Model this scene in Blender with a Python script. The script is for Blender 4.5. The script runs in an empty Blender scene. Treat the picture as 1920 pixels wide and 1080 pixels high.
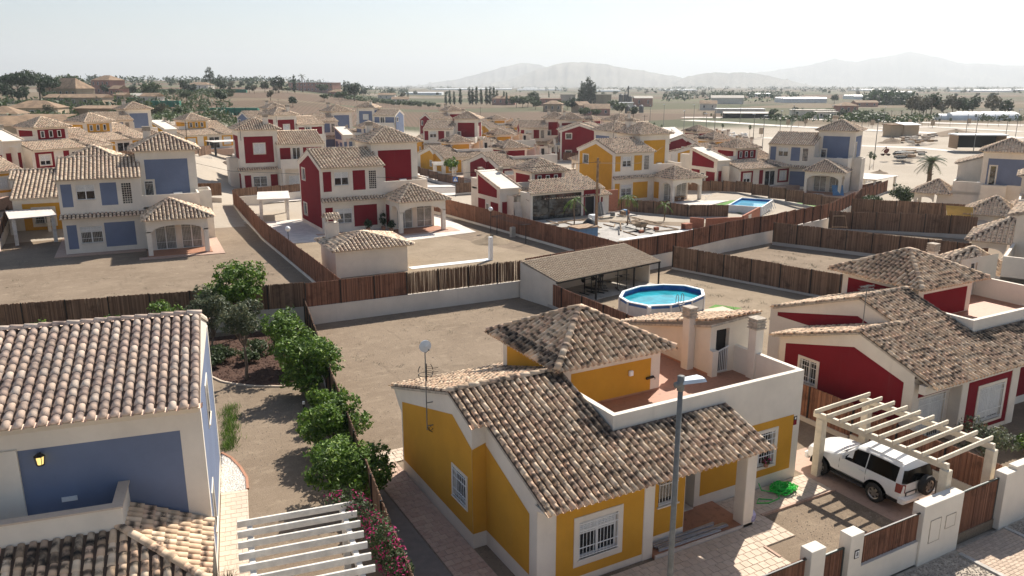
import bpy, bmesh, math, random
import numpy as np
from mathutils import Vector, Matrix
R = math.radians
random.seed(7); rng = np.random.default_rng(7)
S = bpy.context.scene; COL = S.collection

# ---------------------------------------------------------------- camera, sky, sun, exposure
HC = 15.0; F_PX = 1480.0; PITCH = R(14.4); YAW = R(61.0)
cam = bpy.data.cameras.new('camera'); cam_o = bpy.data.objects.new('camera', cam); COL.objects.link(cam_o)
cam.sensor_width = 36; cam.lens = 36*F_PX/1920; cam.clip_start = 0.5; cam.clip_end = 60000
HEAD = Vector((math.cos(YAW), math.sin(YAW), 0)); RIGHT = Vector((math.sin(YAW), -math.cos(YAW), 0))
FWD = HEAD*math.cos(PITCH) - Vector((0, 0, 1))*math.sin(PITCH)
cam_o.location = (0, 0, HC); cam_o.rotation_euler = FWD.to_track_quat('-Z', 'Y').to_euler(); S.camera = cam_o
SUN_AZ = 32.0; SUN_EL = 45.0
w = bpy.data.worlds.new('World'); S.world = w; w.use_nodes = True
nt = w.node_tree; bg = nt.nodes['Background']; sky = nt.nodes.new('ShaderNodeTexSky'); sky.sky_type = 'NISHITA'
sky.sun_disc = False; sky.sun_elevation = R(SUN_EL); sky.sun_rotation = R(90-SUN_AZ)
sky.air_density = 1.0; sky.dust_density = 1.0; sky.ozone_density = 1.2; sky.altitude = 200
nt.links.new(sky.outputs[0], bg.inputs[0]); bg.inputs[1].default_value = 0.066
sl = bpy.data.lights.new('sun', 'SUN'); sl.energy = 4.8; sl.angle = R(0.55); sl.color = (1.0, 0.93, 0.83)
so = bpy.data.objects.new('sun', sl); COL.objects.link(so)
sd = Vector((math.cos(R(SUN_AZ))*math.cos(R(SUN_EL)), math.sin(R(SUN_AZ))*math.cos(R(SUN_EL)), math.sin(R(SUN_EL))))
so.rotation_euler = sd.to_track_quat('Z', 'Y').to_euler(); so.location = (30, 40, 60)
S.view_settings.view_transform = 'Standard'; S.view_settings.look = 'None'
S.view_settings.exposure = 0.78; S.view_settings.gamma = 1; S.view_settings.use_curve_mapping = False
S.cycles.max_bounces = 6; S.cycles.volume_bounces = 0; S.cycles.use_denoising = True
S.cycles.volume_step_rate = 4

# ---------------------------------------------------------------- terrain height
def polar(x, y):
    f = x*HEAD.x + y*HEAD.y; r = x*RIGHT.x + y*RIGHT.y
    return math.hypot(x, y), math.degrees(math.atan2(r, f))
def sm(a, b, x):
    t = min(1, max(0, (x-a)/(b-a))); return t*t*(3-2*t)
def hz(x, y):
    D, a = polar(x, y)
    if D < 92: return 0.0
    f_ = sm(250, 500, D); left = 1 - sm(-22.5+5.5*f_, -18+12*f_, a)
    z = left*np.interp(D, [92, 103, 130, 200, 350, 480, 1000, 1500, 2600, 4000], [0, 1.3, 3.8, 3.8, 5.8, 8.5, 15, 23, 20, 0])
    mid = sm(-9, -5, a)*(1-sm(10, 16, a))
    z += mid*np.interp(D, [93, 118, 145, 205, 260, 500], [0, -1.1, -1.4, -1.9, -1.0, 0])
    rt = sm(16, 21, a)
    z += rt*np.interp(D, [72, 92, 135, 190, 300], [0, -.5, -2.2, -1.2, 0])
    return float(z)

# ---------------------------------------------------------------- materials
def new_mat(name):
    m = bpy.data.materials.new(name); m.use_nodes = True
    return m, m.node_tree, m.node_tree.nodes['Principled BSDF']
def N(nt, t, **kw):
    n = nt.nodes.new(t)
    for k, v in kw.items(): setattr(n, k, v)
    return n
def mixc(nt, a, b, fac, mode='MIX'):
    n = N(nt, 'ShaderNodeMix', data_type='RGBA', blend_type=mode)
    for sock, v in ((n.inputs[0], fac), (n.inputs[6], a), (n.inputs[7], b)):
        if hasattr(v, 'is_output'): nt.links.new(v, sock)
        elif isinstance(v, (int, float)): sock.default_value = v
        else: sock.default_value = (*v, 1)
    return n.outputs[2]
def noise(nt, scale, detail=4, rough=.55, vec=None, coord='Object'):
    n = N(nt, 'ShaderNodeTexNoise'); n.inputs['Scale'].default_value = scale
    n.inputs['Detail'].default_value = detail; n.inputs['Roughness'].default_value = rough
    if vec is None:
        if coord == 'World': vec = N(nt, 'ShaderNodeNewGeometry').outputs['Position']
        else: vec = N(nt, 'ShaderNodeTexCoord').outputs[coord]
    nt.links.new(vec, n.inputs['Vector']); return n.outputs['Fac']
def mrange(nt, v, a, b, c=0, d=1):
    n = N(nt, 'ShaderNodeMapRange'); n.interpolation_type = 'SMOOTHSTEP'
    n.inputs[1].default_value = a; n.inputs[2].default_value = b; n.inputs[3].default_value = c; n.inputs[4].default_value = d
    nt.links.new(v, n.inputs[0]); return n.outputs[0]
def mth(nt, op, a, b=None):
    n = N(nt, 'ShaderNodeMath', operation=op)
    for i, v in enumerate((a, b)):
        if v is None: continue
        if hasattr(v, 'is_output'): nt.links.new(v, n.inputs[i])
        else: n.inputs[i].default_value = v
    return n.outputs[0]
def bump(nt, b, h, strength=.3, dist=.02):
    n = N(nt, 'ShaderNodeBump'); n.inputs['Strength'].default_value = strength; n.inputs['Distance'].default_value = dist
    nt.links.new(h, n.inputs['Height']); nt.links.new(n.outputs[0], b.inputs['Normal'])
def rnd_sock(nt):
    a = N(nt, 'ShaderNodeObjectInfo').outputs['Random']; g = N(nt, 'ShaderNodeNewGeometry').outputs['Random Per Island']
    return mth(nt, 'FRACT', mth(nt, 'ADD', a, g))
def plain(name, col, rough=.6, metal=0, var=.12, scale=3, spec=None, bmp=0, coord='Object'):
    m, nt, b = new_mat(name)
    n = noise(nt, scale, 5, .6, coord=coord)
    dark = tuple(c*(1-var) for c in col); lite = tuple(min(1, c*(1+var)) for c in col)
    nt.links.new(mixc(nt, dark, lite, mrange(nt, n, .3, .7)), b.inputs['Base Color'])
    b.inputs['Roughness'].default_value = rough; b.inputs['Metallic'].default_value = metal
    if spec is not None: b.inputs['Specular IOR Level'].default_value = spec
    if bmp: bump(nt, b, noise(nt, scale*8, 4, coord=coord), bmp, .02)
    return m
def stucco(name, col, dirt=(.30, .26, .22)):
    m, nt, b = new_mat(name)
    p = N(nt, 'ShaderNodeNewGeometry').outputs['Position']
    big = noise(nt, .45, 5, .65, p)
    c = mixc(nt, tuple(x*.90 for x in col), tuple(min(1, x*1.06) for x in col), mrange(nt, big, .3, .7))
    # rain streaks: noise stretched down the wall
    mp = N(nt, 'ShaderNodeMapping'); mp.inputs['Scale'].default_value = (2.6, 2.6, .18); nt.links.new(p, mp.inputs[0])
    st = noise(nt, 1.0, 4, .7, mp.outputs[0])
    c = mixc(nt, c, tuple(x*.62+d*.2 for x, d in zip(col, dirt)), mrange(nt, st, .56, .86, 0, .38))
    nt.links.new(c, b.inputs['Base Color']); b.inputs['Roughness'].default_value = .92; b.inputs['Specular IOR Level'].default_value = .2
    bump(nt, b, noise(nt, 34, 3, .7, p), .28, .012)
    return m
def tile_mat(name, pale, tan, pink, dark, amount, c0=.2, cw=.55, wid=.34, nsc=4.5, thr=.30, soot=0):
    m, nt, b = new_mat(name); r = rnd_sock(nt)
    p = N(nt, 'ShaderNodeNewGeometry').outputs['Position']
    c = mixc(nt, pale, tan, mrange(nt, r, .15, .6)); r2 = mth(nt, 'FRACT', mth(nt, 'MULTIPLY', r, 7.31))
    c = mixc(nt, c, pink, mrange(nt, r2, .55, .85, 0, .8))
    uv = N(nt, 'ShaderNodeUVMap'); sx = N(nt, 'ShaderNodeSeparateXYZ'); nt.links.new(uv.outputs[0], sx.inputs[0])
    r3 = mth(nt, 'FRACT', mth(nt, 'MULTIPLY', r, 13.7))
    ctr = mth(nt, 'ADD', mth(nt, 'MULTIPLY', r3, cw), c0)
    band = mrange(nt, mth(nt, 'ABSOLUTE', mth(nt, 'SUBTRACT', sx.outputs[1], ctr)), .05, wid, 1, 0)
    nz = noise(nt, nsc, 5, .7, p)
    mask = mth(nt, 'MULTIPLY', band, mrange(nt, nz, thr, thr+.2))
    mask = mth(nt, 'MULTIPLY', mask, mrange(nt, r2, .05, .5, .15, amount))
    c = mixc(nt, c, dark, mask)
    c = mixc(nt, c, tuple(x*.45 for x in tan), mrange(nt, noise(nt, 40, 3, .6, p), .58, .8, 0, .45))
    lich = mrange(nt, noise(nt, .55, 4, .6, p), .56, .72, 0, .4*amount)
    c = mixc(nt, c, tuple(x*1.4 for x in dark), lich)
    if soot: c = mixc(nt, c, dark, mrange(nt, noise(nt, 3, 4, .6, p), .30, .62, soot, .25))
    nt.links.new(c, b.inputs['Base Color']); b.inputs['Roughness'].default_value = .82; b.inputs['Specular IOR Level'].default_value = .3
    bump(nt, b, noise(nt, 60, 3, .6, p), .2, .01)
    return m
def leaf_mat(name, c0, c1, tip=None):
    m, nt, b = new_mat(name); r = N(nt, 'ShaderNodeNewGeometry').outputs['Random Per Island']
    c = mixc(nt, c0, c1, r)
    if tip: c = mixc(nt, c, tip, mrange(nt, r, .86, .93))
    n2 = noise(nt, .9, 2, coord='World'); c = mixc(nt, c, tuple(x*.62 for x in c0), mrange(nt, n2, .45, .7, 0, .45))
    nt.links.new(c, b.inputs['Base Color']); b.inputs['Roughness'].default_value = .55; b.inputs['Specular IOR Level'].default_value = .35
    tr = N(nt, 'ShaderNodeBsdfTranslucent'); nt.links.new(c, tr.inputs[0]); mx = N(nt, 'ShaderNodeMixShader'); mx.inputs[0].default_value = .28
    nt.links.new(b.outputs[0], mx.inputs[1]); nt.links.new(tr.outputs[0], mx.inputs[2]); nt.links.new(mx.outputs[0], nt.nodes['Material Output'].inputs[0])
    return m
def soil(name, c0, c1, c2, s1=.22, s2=3.0, grit=70, bmp=.5, streak=0):
    m, nt, b = new_mat(name); p = N(nt, 'ShaderNodeNewGeometry').outputs['Position']
    c = mixc(nt, c0, c1, mrange(nt, noise(nt, s1, 6, .65, p), .33, .67))
    c = mixc(nt, c, c2, mrange(nt, noise(nt, s2, 7, .75, p), .50, .72, 0, .75))
    if streak:   # raked and driven-over streaks, and pale worn patches
        mp = N(nt, 'ShaderNodeMapping'); mp.inputs['Scale'].default_value = (.35, 2.6, 1); mp.inputs['Rotation'].default_value = (0, 0, R(25)); nt.links.new(p, mp.inputs[0])
        c = mixc(nt, c, c2, mrange(nt, noise(nt, 1.1, 7, .75, mp.outputs[0]), .52, .74, 0, streak))
        mp = N(nt, 'ShaderNodeMapping'); mp.inputs['Scale'].default_value = (1.9, .16, 1); mp.inputs['Rotation'].default_value = (0, 0, R(-12)); nt.links.new(p, mp.inputs[0])
        c = mixc(nt, c, tuple(x*.72 for x in c0), mrange(nt, noise(nt, 1.0, 6, .7, mp.outputs[0]), .55, .75, 0, .6))
        c = mixc(nt, c, tuple(x*.66 for x in c0), mrange(nt, noise(nt, .55, 6, .7, p), .56, .70, 0, .55))
    c = mixc(nt, c, tuple(x*.42 for x in c0), mrange(nt, noise(nt, grit, 2, .6, p), .56, .70, 0, .65))
    c = mixc(nt, c, tuple(x*.55 for x in c0), mrange(nt, noise(nt, grit*.22, 3, .7, p), .56, .72, 0, .6))
    c = mixc(nt, c, tuple(min(1, x*1.6) for x in c1), mrange(nt, noise(nt, grit*.6, 2, .6, p), .60, .72, 0, .6))
    nt.links.new(c, b.inputs['Base Color']); b.inputs['Roughness'].default_value = .95; b.inputs['Specular IOR Level'].default_value = .15
    bump(nt, b, noise(nt, grit*.5, 4, .7, p), bmp, .03)
    return m
def rndmat(name, c0, c1, rough=.8, var=.25, scale=14, bmp=.2, metal=0):
    m, nt, b = new_mat(name); c = mixc(nt, c0, c1, rnd_sock(nt)); p = N(nt, 'ShaderNodeNewGeometry').outputs['Position']
    c = mixc(nt, c, tuple(x*(1-var*1.6) for x in c0), mrange(nt, noise(nt, scale, 5, .7, p), .48, .75, 0, .8))
    nt.links.new(c, b.inputs['Base Color']); b.inputs['Roughness'].default_value = rough; b.inputs['Metallic'].default_value = metal
    if bmp: bump(nt, b, noise(nt, scale*5, 3, .6, p), bmp, .01)
    return m
M = {}
M['white'] = stucco('white_render', (.74, .675, .58))
M['cream'] = stucco('cream_render', (.72, .65, .54))
M['greywall'] = stucco('garden_wall_render', (.55, .50, .44))
M['yellow'] = stucco('ochre_paint', (.60, .305, .038))
M['red'] = stucco('red_paint', (.20, .013, .021))
M['blue'] = stucco('blue_paint', (.160, .195, .285))
M['tile'] = tile_mat('weathered_tile', (.82, .635, .45), (.66, .475, .315), (.70, .465, .315), (.030, .025, .022), .88, .2, .55, .32, 4.5, .32)
M['tile_soft'] = tile_mat('pink_tile', (.84, .67, .53), (.74, .55, .42), (.76, .54, .42), (.13, .10, .095), .8, .55, .3, .45, 2.5, .2)  # grey band high on each tile also paints in the lip shadow
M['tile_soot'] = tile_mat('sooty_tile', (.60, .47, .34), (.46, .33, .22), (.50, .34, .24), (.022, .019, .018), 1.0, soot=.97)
M['tile_far'] = tile_mat('far_tile', (.84, .67, .49), (.72, .55, .385), (.74, .52, .37), (.060, .046, .040), .75)
M['tile_plain'] = tile_mat('plain_tan_tile', (.46, .36, .255), (.42, .32, .22), (.40, .30, .21), (.16, .12, .085), .4)
M['roofbase'] = rndmat('tile_channel', (.15, .10, .07), (.13, .085, .058), .9, .3, 7)  # colour darkened to paint in the shade between the cover tiles
M['mortar'] = plain('mortar', (.42, .36, .29), .95, 0, .25, 6)
M['frame'] = plain('white_frame', (.80, .80, .78), .4, 0, .04)
M['shutter'] = plain('roller_shutter', (.74, .74, .71), .55, 0, .05)
m, nt, b = new_mat('window_glass'); b.inputs['Base Color'].default_value = (.02, .024, .028, 1); b.inputs['Roughness'].default_value = .06; b.inputs['Specular IOR Level'].default_value = .7
nt.links.new(mixc(nt, (.012, .015, .018), (.09, .10, .10), mrange(nt, noise(nt, 1.3, 3, coord='World'), .45, .7)), b.inputs['Base Color']); M['glass'] = m
M['glass2'] = plain('curtained_glass', (.20, .20, .185), .12, 0, .35, 1.5, .6)
M['dirtyslab'] = soil('dirty_slab', (.34, .32, .29), (.46, .43, .39), (.56, .53, .49), .3, 1.0, 20, .3, .5)
M['dark'] = plain('dark_interior', (.018, .016, .015), .8)
M['iron'] = plain('black_iron', (.02, .02, .021), .45, .3, .2)
M['steel'] = plain('galvanised_steel', (.17, .17, .16), .6, .0, .15, 8, .3)
M['alu'] = rndmat('aluminium', (.42, .45, .50), (.62, .64, .66), .35, .15, 6, 0, .8)
M['reed'] = rndmat('brushwood_reed', (.125, .072, .046), (.31, .19, .12), .9, .35, 1.2, .2)
M['reed2'] = rndmat('brushwood_reed_red', (.13, .055, .034), (.34, .165, .098), .9, .35, 1.2, .2)
M['cane'] = rndmat('split_cane', (.235, .145, .085), (.11, .05, .03), .85, .35, 3, .2)
M['conc'] = plain('concrete', (.47, .43, .37), .9, 0, .15, 2, bmp=.2, coord='Object')
M['kerb'] = plain('kerb_stone', (.46, .43, .39), .9, 0, .15, 4, bmp=.2)
M['stamp'] = rndmat('stamped_paving', (.46, .31, .235), (.54, .385, .29), .85, .22, 5)
M['stamp2'] = rndmat('pale_paving', (.56, .45, .345), (.63, .51, .40), .85, .15, 5)
M['terra'] = rndmat('terracotta_floor', (.36, .165, .095), (.43, .21, .125), .6, .25, 5)
M['paver'] = rndmat('pavement_block', (.47, .36, .27), (.58, .45, .34), .9, .2, 9)
M['slab'] = plain('pale_slab', (.62, .56, .50), .85, 0, .12, 1.2, bmp=.1)
M['yard'] = soil('yard_soil', (.205, .155, .110), (.265, .205, .148), (.34, .27, .195), .16, 1.2, 38, .8, .75)
M['yard2'] = soil('yard_soil_sandy', (.27, .21, .145), (.33, .26, .185), (.22, .165, .115), .3, 1.6, 38, .7, .6)
M['mulch'] = soil('bark_mulch', (.075, .042, .032), (.11, .065, .048), (.16, .10, .075), 2, 14, 45, 1.0)
M['asph'] = plain('grey_asphalt', (.22, .19, .165), .9, 0, .1, 3, bmp=.15, coord='Object')
M['pebble'] = rndmat('white_pebble', (.86, .83, .77), (.70, .66, .60), .8, .2, 20)
M['grav'] = rndmat('grey_gravel', (.42, .36, .29), (.24, .20, .165), .9, .3, 20)
M['bark'] = plain('bark', (.17, .125, .09), .95, 0, .35, 9, bmp=.6)
M['leaf_citrus'] = leaf_mat('citrus_leaf', (.040, .095, .012), (.16, .27, .030), (.26, .36, .06))
M['leaf_olive'] = leaf_mat('olive_leaf', (.065, .085, .045), (.14, .165, .09), (.24, .22, .11))
M['leaf_dark'] = leaf_mat('dark_leaf', (.018, .040, .018), (.045, .080, .030))
M['leaf_mid'] = leaf_mat('mid_leaf', (.040, .065, .022), (.085, .125, .045))
M['leaf_dry'] = leaf_mat('dry_leaf', (.085, .085, .050), (.15, .135, .085))
M['bougain'] = leaf_mat('bougainvillea_bract', (.42, .018, .12), (.62, .045, .22))
M['water'] = plain('pool_water', (.03, .33, .40), .05, 0, .25, 1.2, .6)
M['water_light'] = plain('pale_pool_water', (.16, .47, .66), .06, 0, .15, .8, .6)
M['poolblue'] = plain('pool_liner', (.02, .12, .38), .5, 0, .2, 2)
M['poolwall'] = plain('pool_wall_sheet', (.62, .63, .62), .5, 0, .06)
M['carpaint'] = plain('white_car_paint', (.80, .80, .78), .16, 0, .02, 2, .7)
M['tyre'] = plain('tyre_rubber', (.022, .021, .02), .8)
M['alloy'] = plain('alloy_rim', (.38, .36, .33), .35, .8, .1)
M['blackplastic'] = plain('black_plastic', (.02, .02, .02), .5)
M['carglass'] = plain('tinted_glass', (.004, .0045, .005), .12, 0, .1, 3, .25)
M['redlamp'] = plain('red_lens', (.22, .01, .01), .15, 0, .1, 20, .7)
M['brick'] = rndmat('red_brick', (.34, .12, .07), (.42, .17, .10), .9, .25, 8)
M['globe'] = plain('opal_globe', (.85, .85, .83), .3, 0, .02)
M['hose'] = plain('green_hose', (.02, .50, .05), .4, 0, .1)
M['wood'] = plain('weathered_wood', (.30, .20, .12), .85, 0, .3, 5, bmp=.3)
M['grass'] = plain('artificial_turf', (.09, .22, .03), .9, 0, .25, 2, bmp=.5)
M['palmtrunk'] = plain('palm_trunk', (.15, .10, .065), .95, 0, .4, 5, bmp=.6)
M['tarp'] = plain('black_tarpaulin', (.02, .022, .022), .5, 0, .3, 3)
M['sheet'] = plain('white_sheeting', (.74, .75, .74), .5, 0, .08, .5)
M['rust'] = plain('rusty_red_steel', (.17, .05, .035), .9, 0, .35, 3)
M['greennet'] = plain('green_netting', (.03, .20, .13), .8, 0, .2, 1)
M['rubble'] = rndmat('rubble_stone', (.30, .25, .20), (.42, .35, .28), .95, .3, 5)
M['awning'] = plain('yellow_awning', (.66, .50, .18), .8, 0, .08, 2)
M['villa'] = plain('villa_render', (.40, .31, .215), .9, 0, .12, .2)
M['villaroof'] = plain('villa_roof', (.25, .165, .10), .9, 0, .3, .6)
M['pinkwall'] = plain('pink_wall', (.42, .22, .17), .9, 0, .12, .2)
M['signblue'] = plain('sign_blue', (.02, .13, .45), .4, 0, .03)
M['signwhite'] = plain('sign_white', (.8, .8, .8), .4, 0, .03)

# ---------------------------------------------------------------- mesh helpers
class MB:
    def __init__(s): s.v = []; s.f = []; s.m = []; s.T = None
    def add(s, vs, fs, m=0):
        k = len(s.v)
        if s.T is not None: vs = [s.T @ Vector(p) for p in vs]
        s.v += [tuple(p) for p in vs]; s.f += [tuple(i+k for i in f) for f in fs]; s.m += [m]*len(fs)
    def poly(s, pts, m=0): s.add(pts, [tuple(range(len(pts)))], m)
    def box(s, x0, y0, z0, x1, y1, z1, m=0):
        s.add([(x0, y0, z0), (x1, y0, z0), (x1, y1, z0), (x0, y1, z0), (x0, y0, z1), (x1, y0, z1), (x1, y1, z1), (x0, y1, z1)],
              [(0, 3, 2, 1), (4, 5, 6, 7), (0, 1, 5, 4), (1, 2, 6, 5), (2, 3, 7, 6), (3, 0, 4, 7)], m)
    def bbox(s, x0, y0, z0, x1, y1, z1, c=.02, m=0):   # box with chamfered upright edges and top
        a = [(x0+c, y0), (x1-c, y0), (x1, y0+c), (x1, y1-c), (x1-c, y1), (x0+c, y1), (x0, y1-c), (x0, y0+c)]
        b = [(x0+2*c, y0+c), (x1-2*c, y0+c), (x1-c, y0+2*c), (x1-c, y1-2*c), (x1-2*c, y1-c), (x0+2*c, y1-c), (x0+c, y1-2*c), (x0+c, y0+2*c)]
        vs = [(x, y, z0) for x, y in a]+[(x, y, z1-c) for x, y in a]+[(x, y, z1) for x, y in b]
        fs = [tuple(range(7, -1, -1)), tuple(range(16, 24))]
        for r in (0, 8):
            for i in range(8): j = (i+1) % 8; fs.append((r+i, r+j, r+8+j, r+8+i))
        s.add(vs, fs, m)
    def prism(s, pts, h, m=0):      # extrude a closed 3d polygon by vector h
        n = len(pts); h = Vector(h); vs = [Vector(p) for p in pts]; vs = vs+[p+h for p in vs]
        s.add(vs, [tuple(range(n-1, -1, -1)), tuple(range(n, 2*n))]+[(i, (i+1) % n, n+(i+1) % n, n+i) for i in range(n)], m)
    def cyl(s, x, y, z0, z1, r, n=10, r2=None, m=0, cap=True):
        r2 = r if r2 is None else r2
        vs = [(x+r*math.cos(2*math.pi*i/n), y+r*math.sin(2*math.pi*i/n), z0) for i in range(n)]+[(x+r2*math.cos(2*math.pi*i/n), y+r2*math.sin(2*math.pi*i/n), z1) for i in range(n)]
        fs = [(i, (i+1) % n, n+(i+1) % n, n+i) for i in range(n)]
        if cap: fs += [tuple(range(n-1, -1, -1)), tuple(range(n, 2*n))]
        s.add(vs, fs, m)
    def tube(s, pts, r, n=6, m=0, cap=True):
        pts = [Vector(p) for p in pts]; vs = []; k = len(pts); rs = r if isinstance(r, (list, tuple)) else [r]*k
        up = None
        for i, p in enumerate(pts):
            d = (pts[min(i+1, k-1)]-pts[max(i-1, 0)]).normalized()
            if up is None: up = Vector((0, 0, 1)) if abs(d.z) < .9 else Vector((1, 0, 0))
            a = d.cross(up)
            if a.length < 1e-4: a = d.orthogonal()
            a.normalize(); b = a.cross(d)
            vs += [p+(a*math.cos(2*math.pi*j/n)+b*math.sin(2*math.pi*j/n))*rs[i] for j in range(n)]
        fs = [(i*n+j, i*n+(j+1) % n, (i+1)*n+(j+1) % n, (i+1)*n+j) for i in range(k-1) for j in range(n)]
        if cap: fs += [tuple(range(n-1, -1, -1)), tuple(range((k-1)*n, k*n))]
        s.add(vs, fs, m)
    def bar(s, a, b, w, h, m=0):     # square bar
        a = Vector(a); b = Vector(b); d = (b-a).normalized(); u = Vector((0, 0, 1)) if abs(d.z) < .95 else Vector((0, 1, 0))
        x = d.cross(u).normalized()*w/2; y = x.cross(d).normalized()*h/2
        s.add([a-x-y, a+x-y, a+x+y, a-x+y, b-x-y, b+x-y, b+x+y, b-x+y], [(3, 2, 1, 0), (4, 5, 6, 7), (0, 1, 5, 4), (1, 2, 6, 5), (2, 3, 7, 6), (3, 0, 4, 7)], m)
    def sphere(s, c, r, n=10, k=6, sz=1, m=0):
        vs = [(c[0], c[1], c[2]-r*sz)]
        for i in range(1, k):
            t = math.pi*i/k-math.pi/2
            vs += [(c[0]+r*math.cos(t)*math.cos(2*math.pi*j/n), c[1]+r*math.cos(t)*math.sin(2*math.pi*j/n), c[2]+r*sz*math.sin(t)) for j in range(n)]
        vs.append((c[0], c[1], c[2]+r*sz)); fs = [(0, 1+(j+1) % n, 1+j) for j in range(n)]
        for i in range(k-2): fs += [(1+i*n+j, 1+i*n+(j+1) % n, 1+(i+1)*n+(j+1) % n, 1+(i+1)*n+j) for j in range(n)]
        l = len(vs)-1; fs += [(l, 1+(k-2)*n+j, 1+(k-2)*n+(j+1) % n) for j in range(n)]
        s.add(vs, fs, m)
    def mesh(s, name, mats, smooth=False):
        me = bpy.data.meshes.new(name); me.from_pydata(s.v, [], s.f)
        for t in (mats if isinstance(mats, (list, tuple)) else [mats]): me.materials.append(M[t] if isinstance(t, str) else t)
        if any(s.m): me.polygons.foreach_set('material_index', s.m)
        if smooth: me.polygons.foreach_set('use_smooth', [True]*len(s.f))
        me.update(); return me
    def build(s, name, mats, parent=None, smooth=False): return link(name, s.mesh(name, mats, smooth), parent)
def link(name, me, parent=None):
    o = bpy.data.objects.new(name, me); COL.objects.link(o)
    if parent is not None: o.parent = parent
    return o
def thing(name, label, cat, loc=(0, 0, 0), rz=0, group=None):
    o = bpy.data.objects.new(name, None); COL.objects.link(o); o.empty_display_size = .1
    o.location = loc; o.rotation_euler = (0, 0, rz); o['label'] = label; o['category'] = cat
    if group: o['group'] = group
    return o
def tag(o, label, cat, group=None):
    o['label'] = label; o['category'] = cat
    if group: o['group'] = group
    return o
def struct(o): o['kind'] = 'structure'; return o
def stuff(o): o['kind'] = 'stuff'; return o
def copy_tree(o, parent=None):
    c = o.copy(); COL.objects.link(c)
    if parent is not None: c.parent = parent; c.matrix_parent_inverse = o.matrix_parent_inverse.copy()
    for ch in list(o.children): copy_tree(ch, c)
    return c
def place(proto, used, loc, rz=0, label=None, group=None, sc=None):
    o = proto if not used.get(proto.name) else copy_tree(proto)
    used[proto.name] = True
    o.location = loc; o.rotation_euler = (0, 0, rz)
    if label: o['label'] = label
    if group: o['group'] = group
    if sc: o.scale = (sc, sc, sc) if not isinstance(sc, tuple) else sc
    return o
USED = {}
def repaint(o, mat):
    for ch in o.children_recursive:
        if ch.name.split('.')[0] == 'painted_panel':
            sl_ = ch.material_slots[0]; sl_.link = 'OBJECT'; sl_.material = M[mat]

# ---------------------------------------------------------------- roof tiles
def tile_template(n=5, L=.45, r0=.096, r1=.078, hz_=.9, end=True, lip=.03):
    vs = []; uv = []
    for y, r, z in ((0, r0, lip), (L, r1, .0)):
        for i in range(n+1):
            a = math.pi*i/n; vs.append((-r*math.cos(a), y, z+r*hz_*math.sin(a))); uv.append((i/n, y/L))
    tris = []
    for i in range(n): tris += [(i, i+1, n+2+i), (i, n+2+i, n+1+i)]
    if end:
        for i in range(1, n): tris.append((0, i+1, i))
    return np.array(vs), np.array(tris), np.array(uv)
T_NEAR = tile_template(7, .42, .088, .080, 1.05, True, .024); T_FAR = tile_template(3, .50, r0=.122, r1=.098, hz_=.95); T_BIG = tile_template(8, .45, .126, .098, .88)
def pan_template(r=.062, L=.22, n=6, t=.013):
    vs, tr = [], []
    for y in (0, L):
        for q in (r, r+t):
            for i in range(n+1): a = math.pi*i/n; vs.append((-q*math.cos(a), y, .05-q*.8*math.sin(a)))
    k = n+1
    for i in range(n):
        for a, b in ((0, 2*k), (k, 3*k), (0, k)): tr += [(a+i, a+i+1, b+i+1), (a+i, b+i+1, b+i)]
    return np.array(vs), np.array(tr), np.array([(i % k/n, .02) for i in range(len(vs))])
T_PAN = pan_template()
RIDGE_T = tile_template(6, .46, .135, .122, .8); RIDGE_F = tile_template(3, .46, .14, .125, .8)
def arr_mesh(name, V, T, UV, mat, smooth=True):
    me = bpy.data.meshes.new(name); me.vertices.add(len(V)); me.vertices.foreach_set('co', np.asarray(V, np.float32).ravel())
    nT = len(T); me.loops.add(nT*3); me.loops.foreach_set('vertex_index', np.asarray(T, np.int32).ravel())
    me.polygons.add(nT); me.polygons.foreach_set('loop_start', np.arange(0, nT*3, 3, dtype=np.int32))
    me.polygons.foreach_set('loop_total', np.full(nT, 3, np.int32))
    if UV is not None:
        u = me.uv_layers.new(name='UVMap'); u.data.foreach_set('uv', np.asarray(UV, np.float32)[np.asarray(T).ravel()].ravel())
    me.materials.append(M[mat] if isinstance(mat, str) else mat)
    if smooth: me.polygons.foreach_set('use_smooth', np.ones(nT, bool))
    me.update(calc_edges=True); me.validate(); return me
def join_tiles(name, mats4, tpl, mat):
    V0, T0, U0 = tpl; A = np.array(mats4); n = len(A)
    V = np.einsum('nij,kj->nki', A[:, :3, :3], V0)+A[:, None, :3, 3]
    T = T0[None]+(np.arange(n)*len(V0))[:, None, None]
    return arr_mesh(name, V.reshape(-1, 3), T.reshape(-1, 3), np.tile(U0, (n, 1)), mat, smooth=len(V0) > 9)
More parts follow.
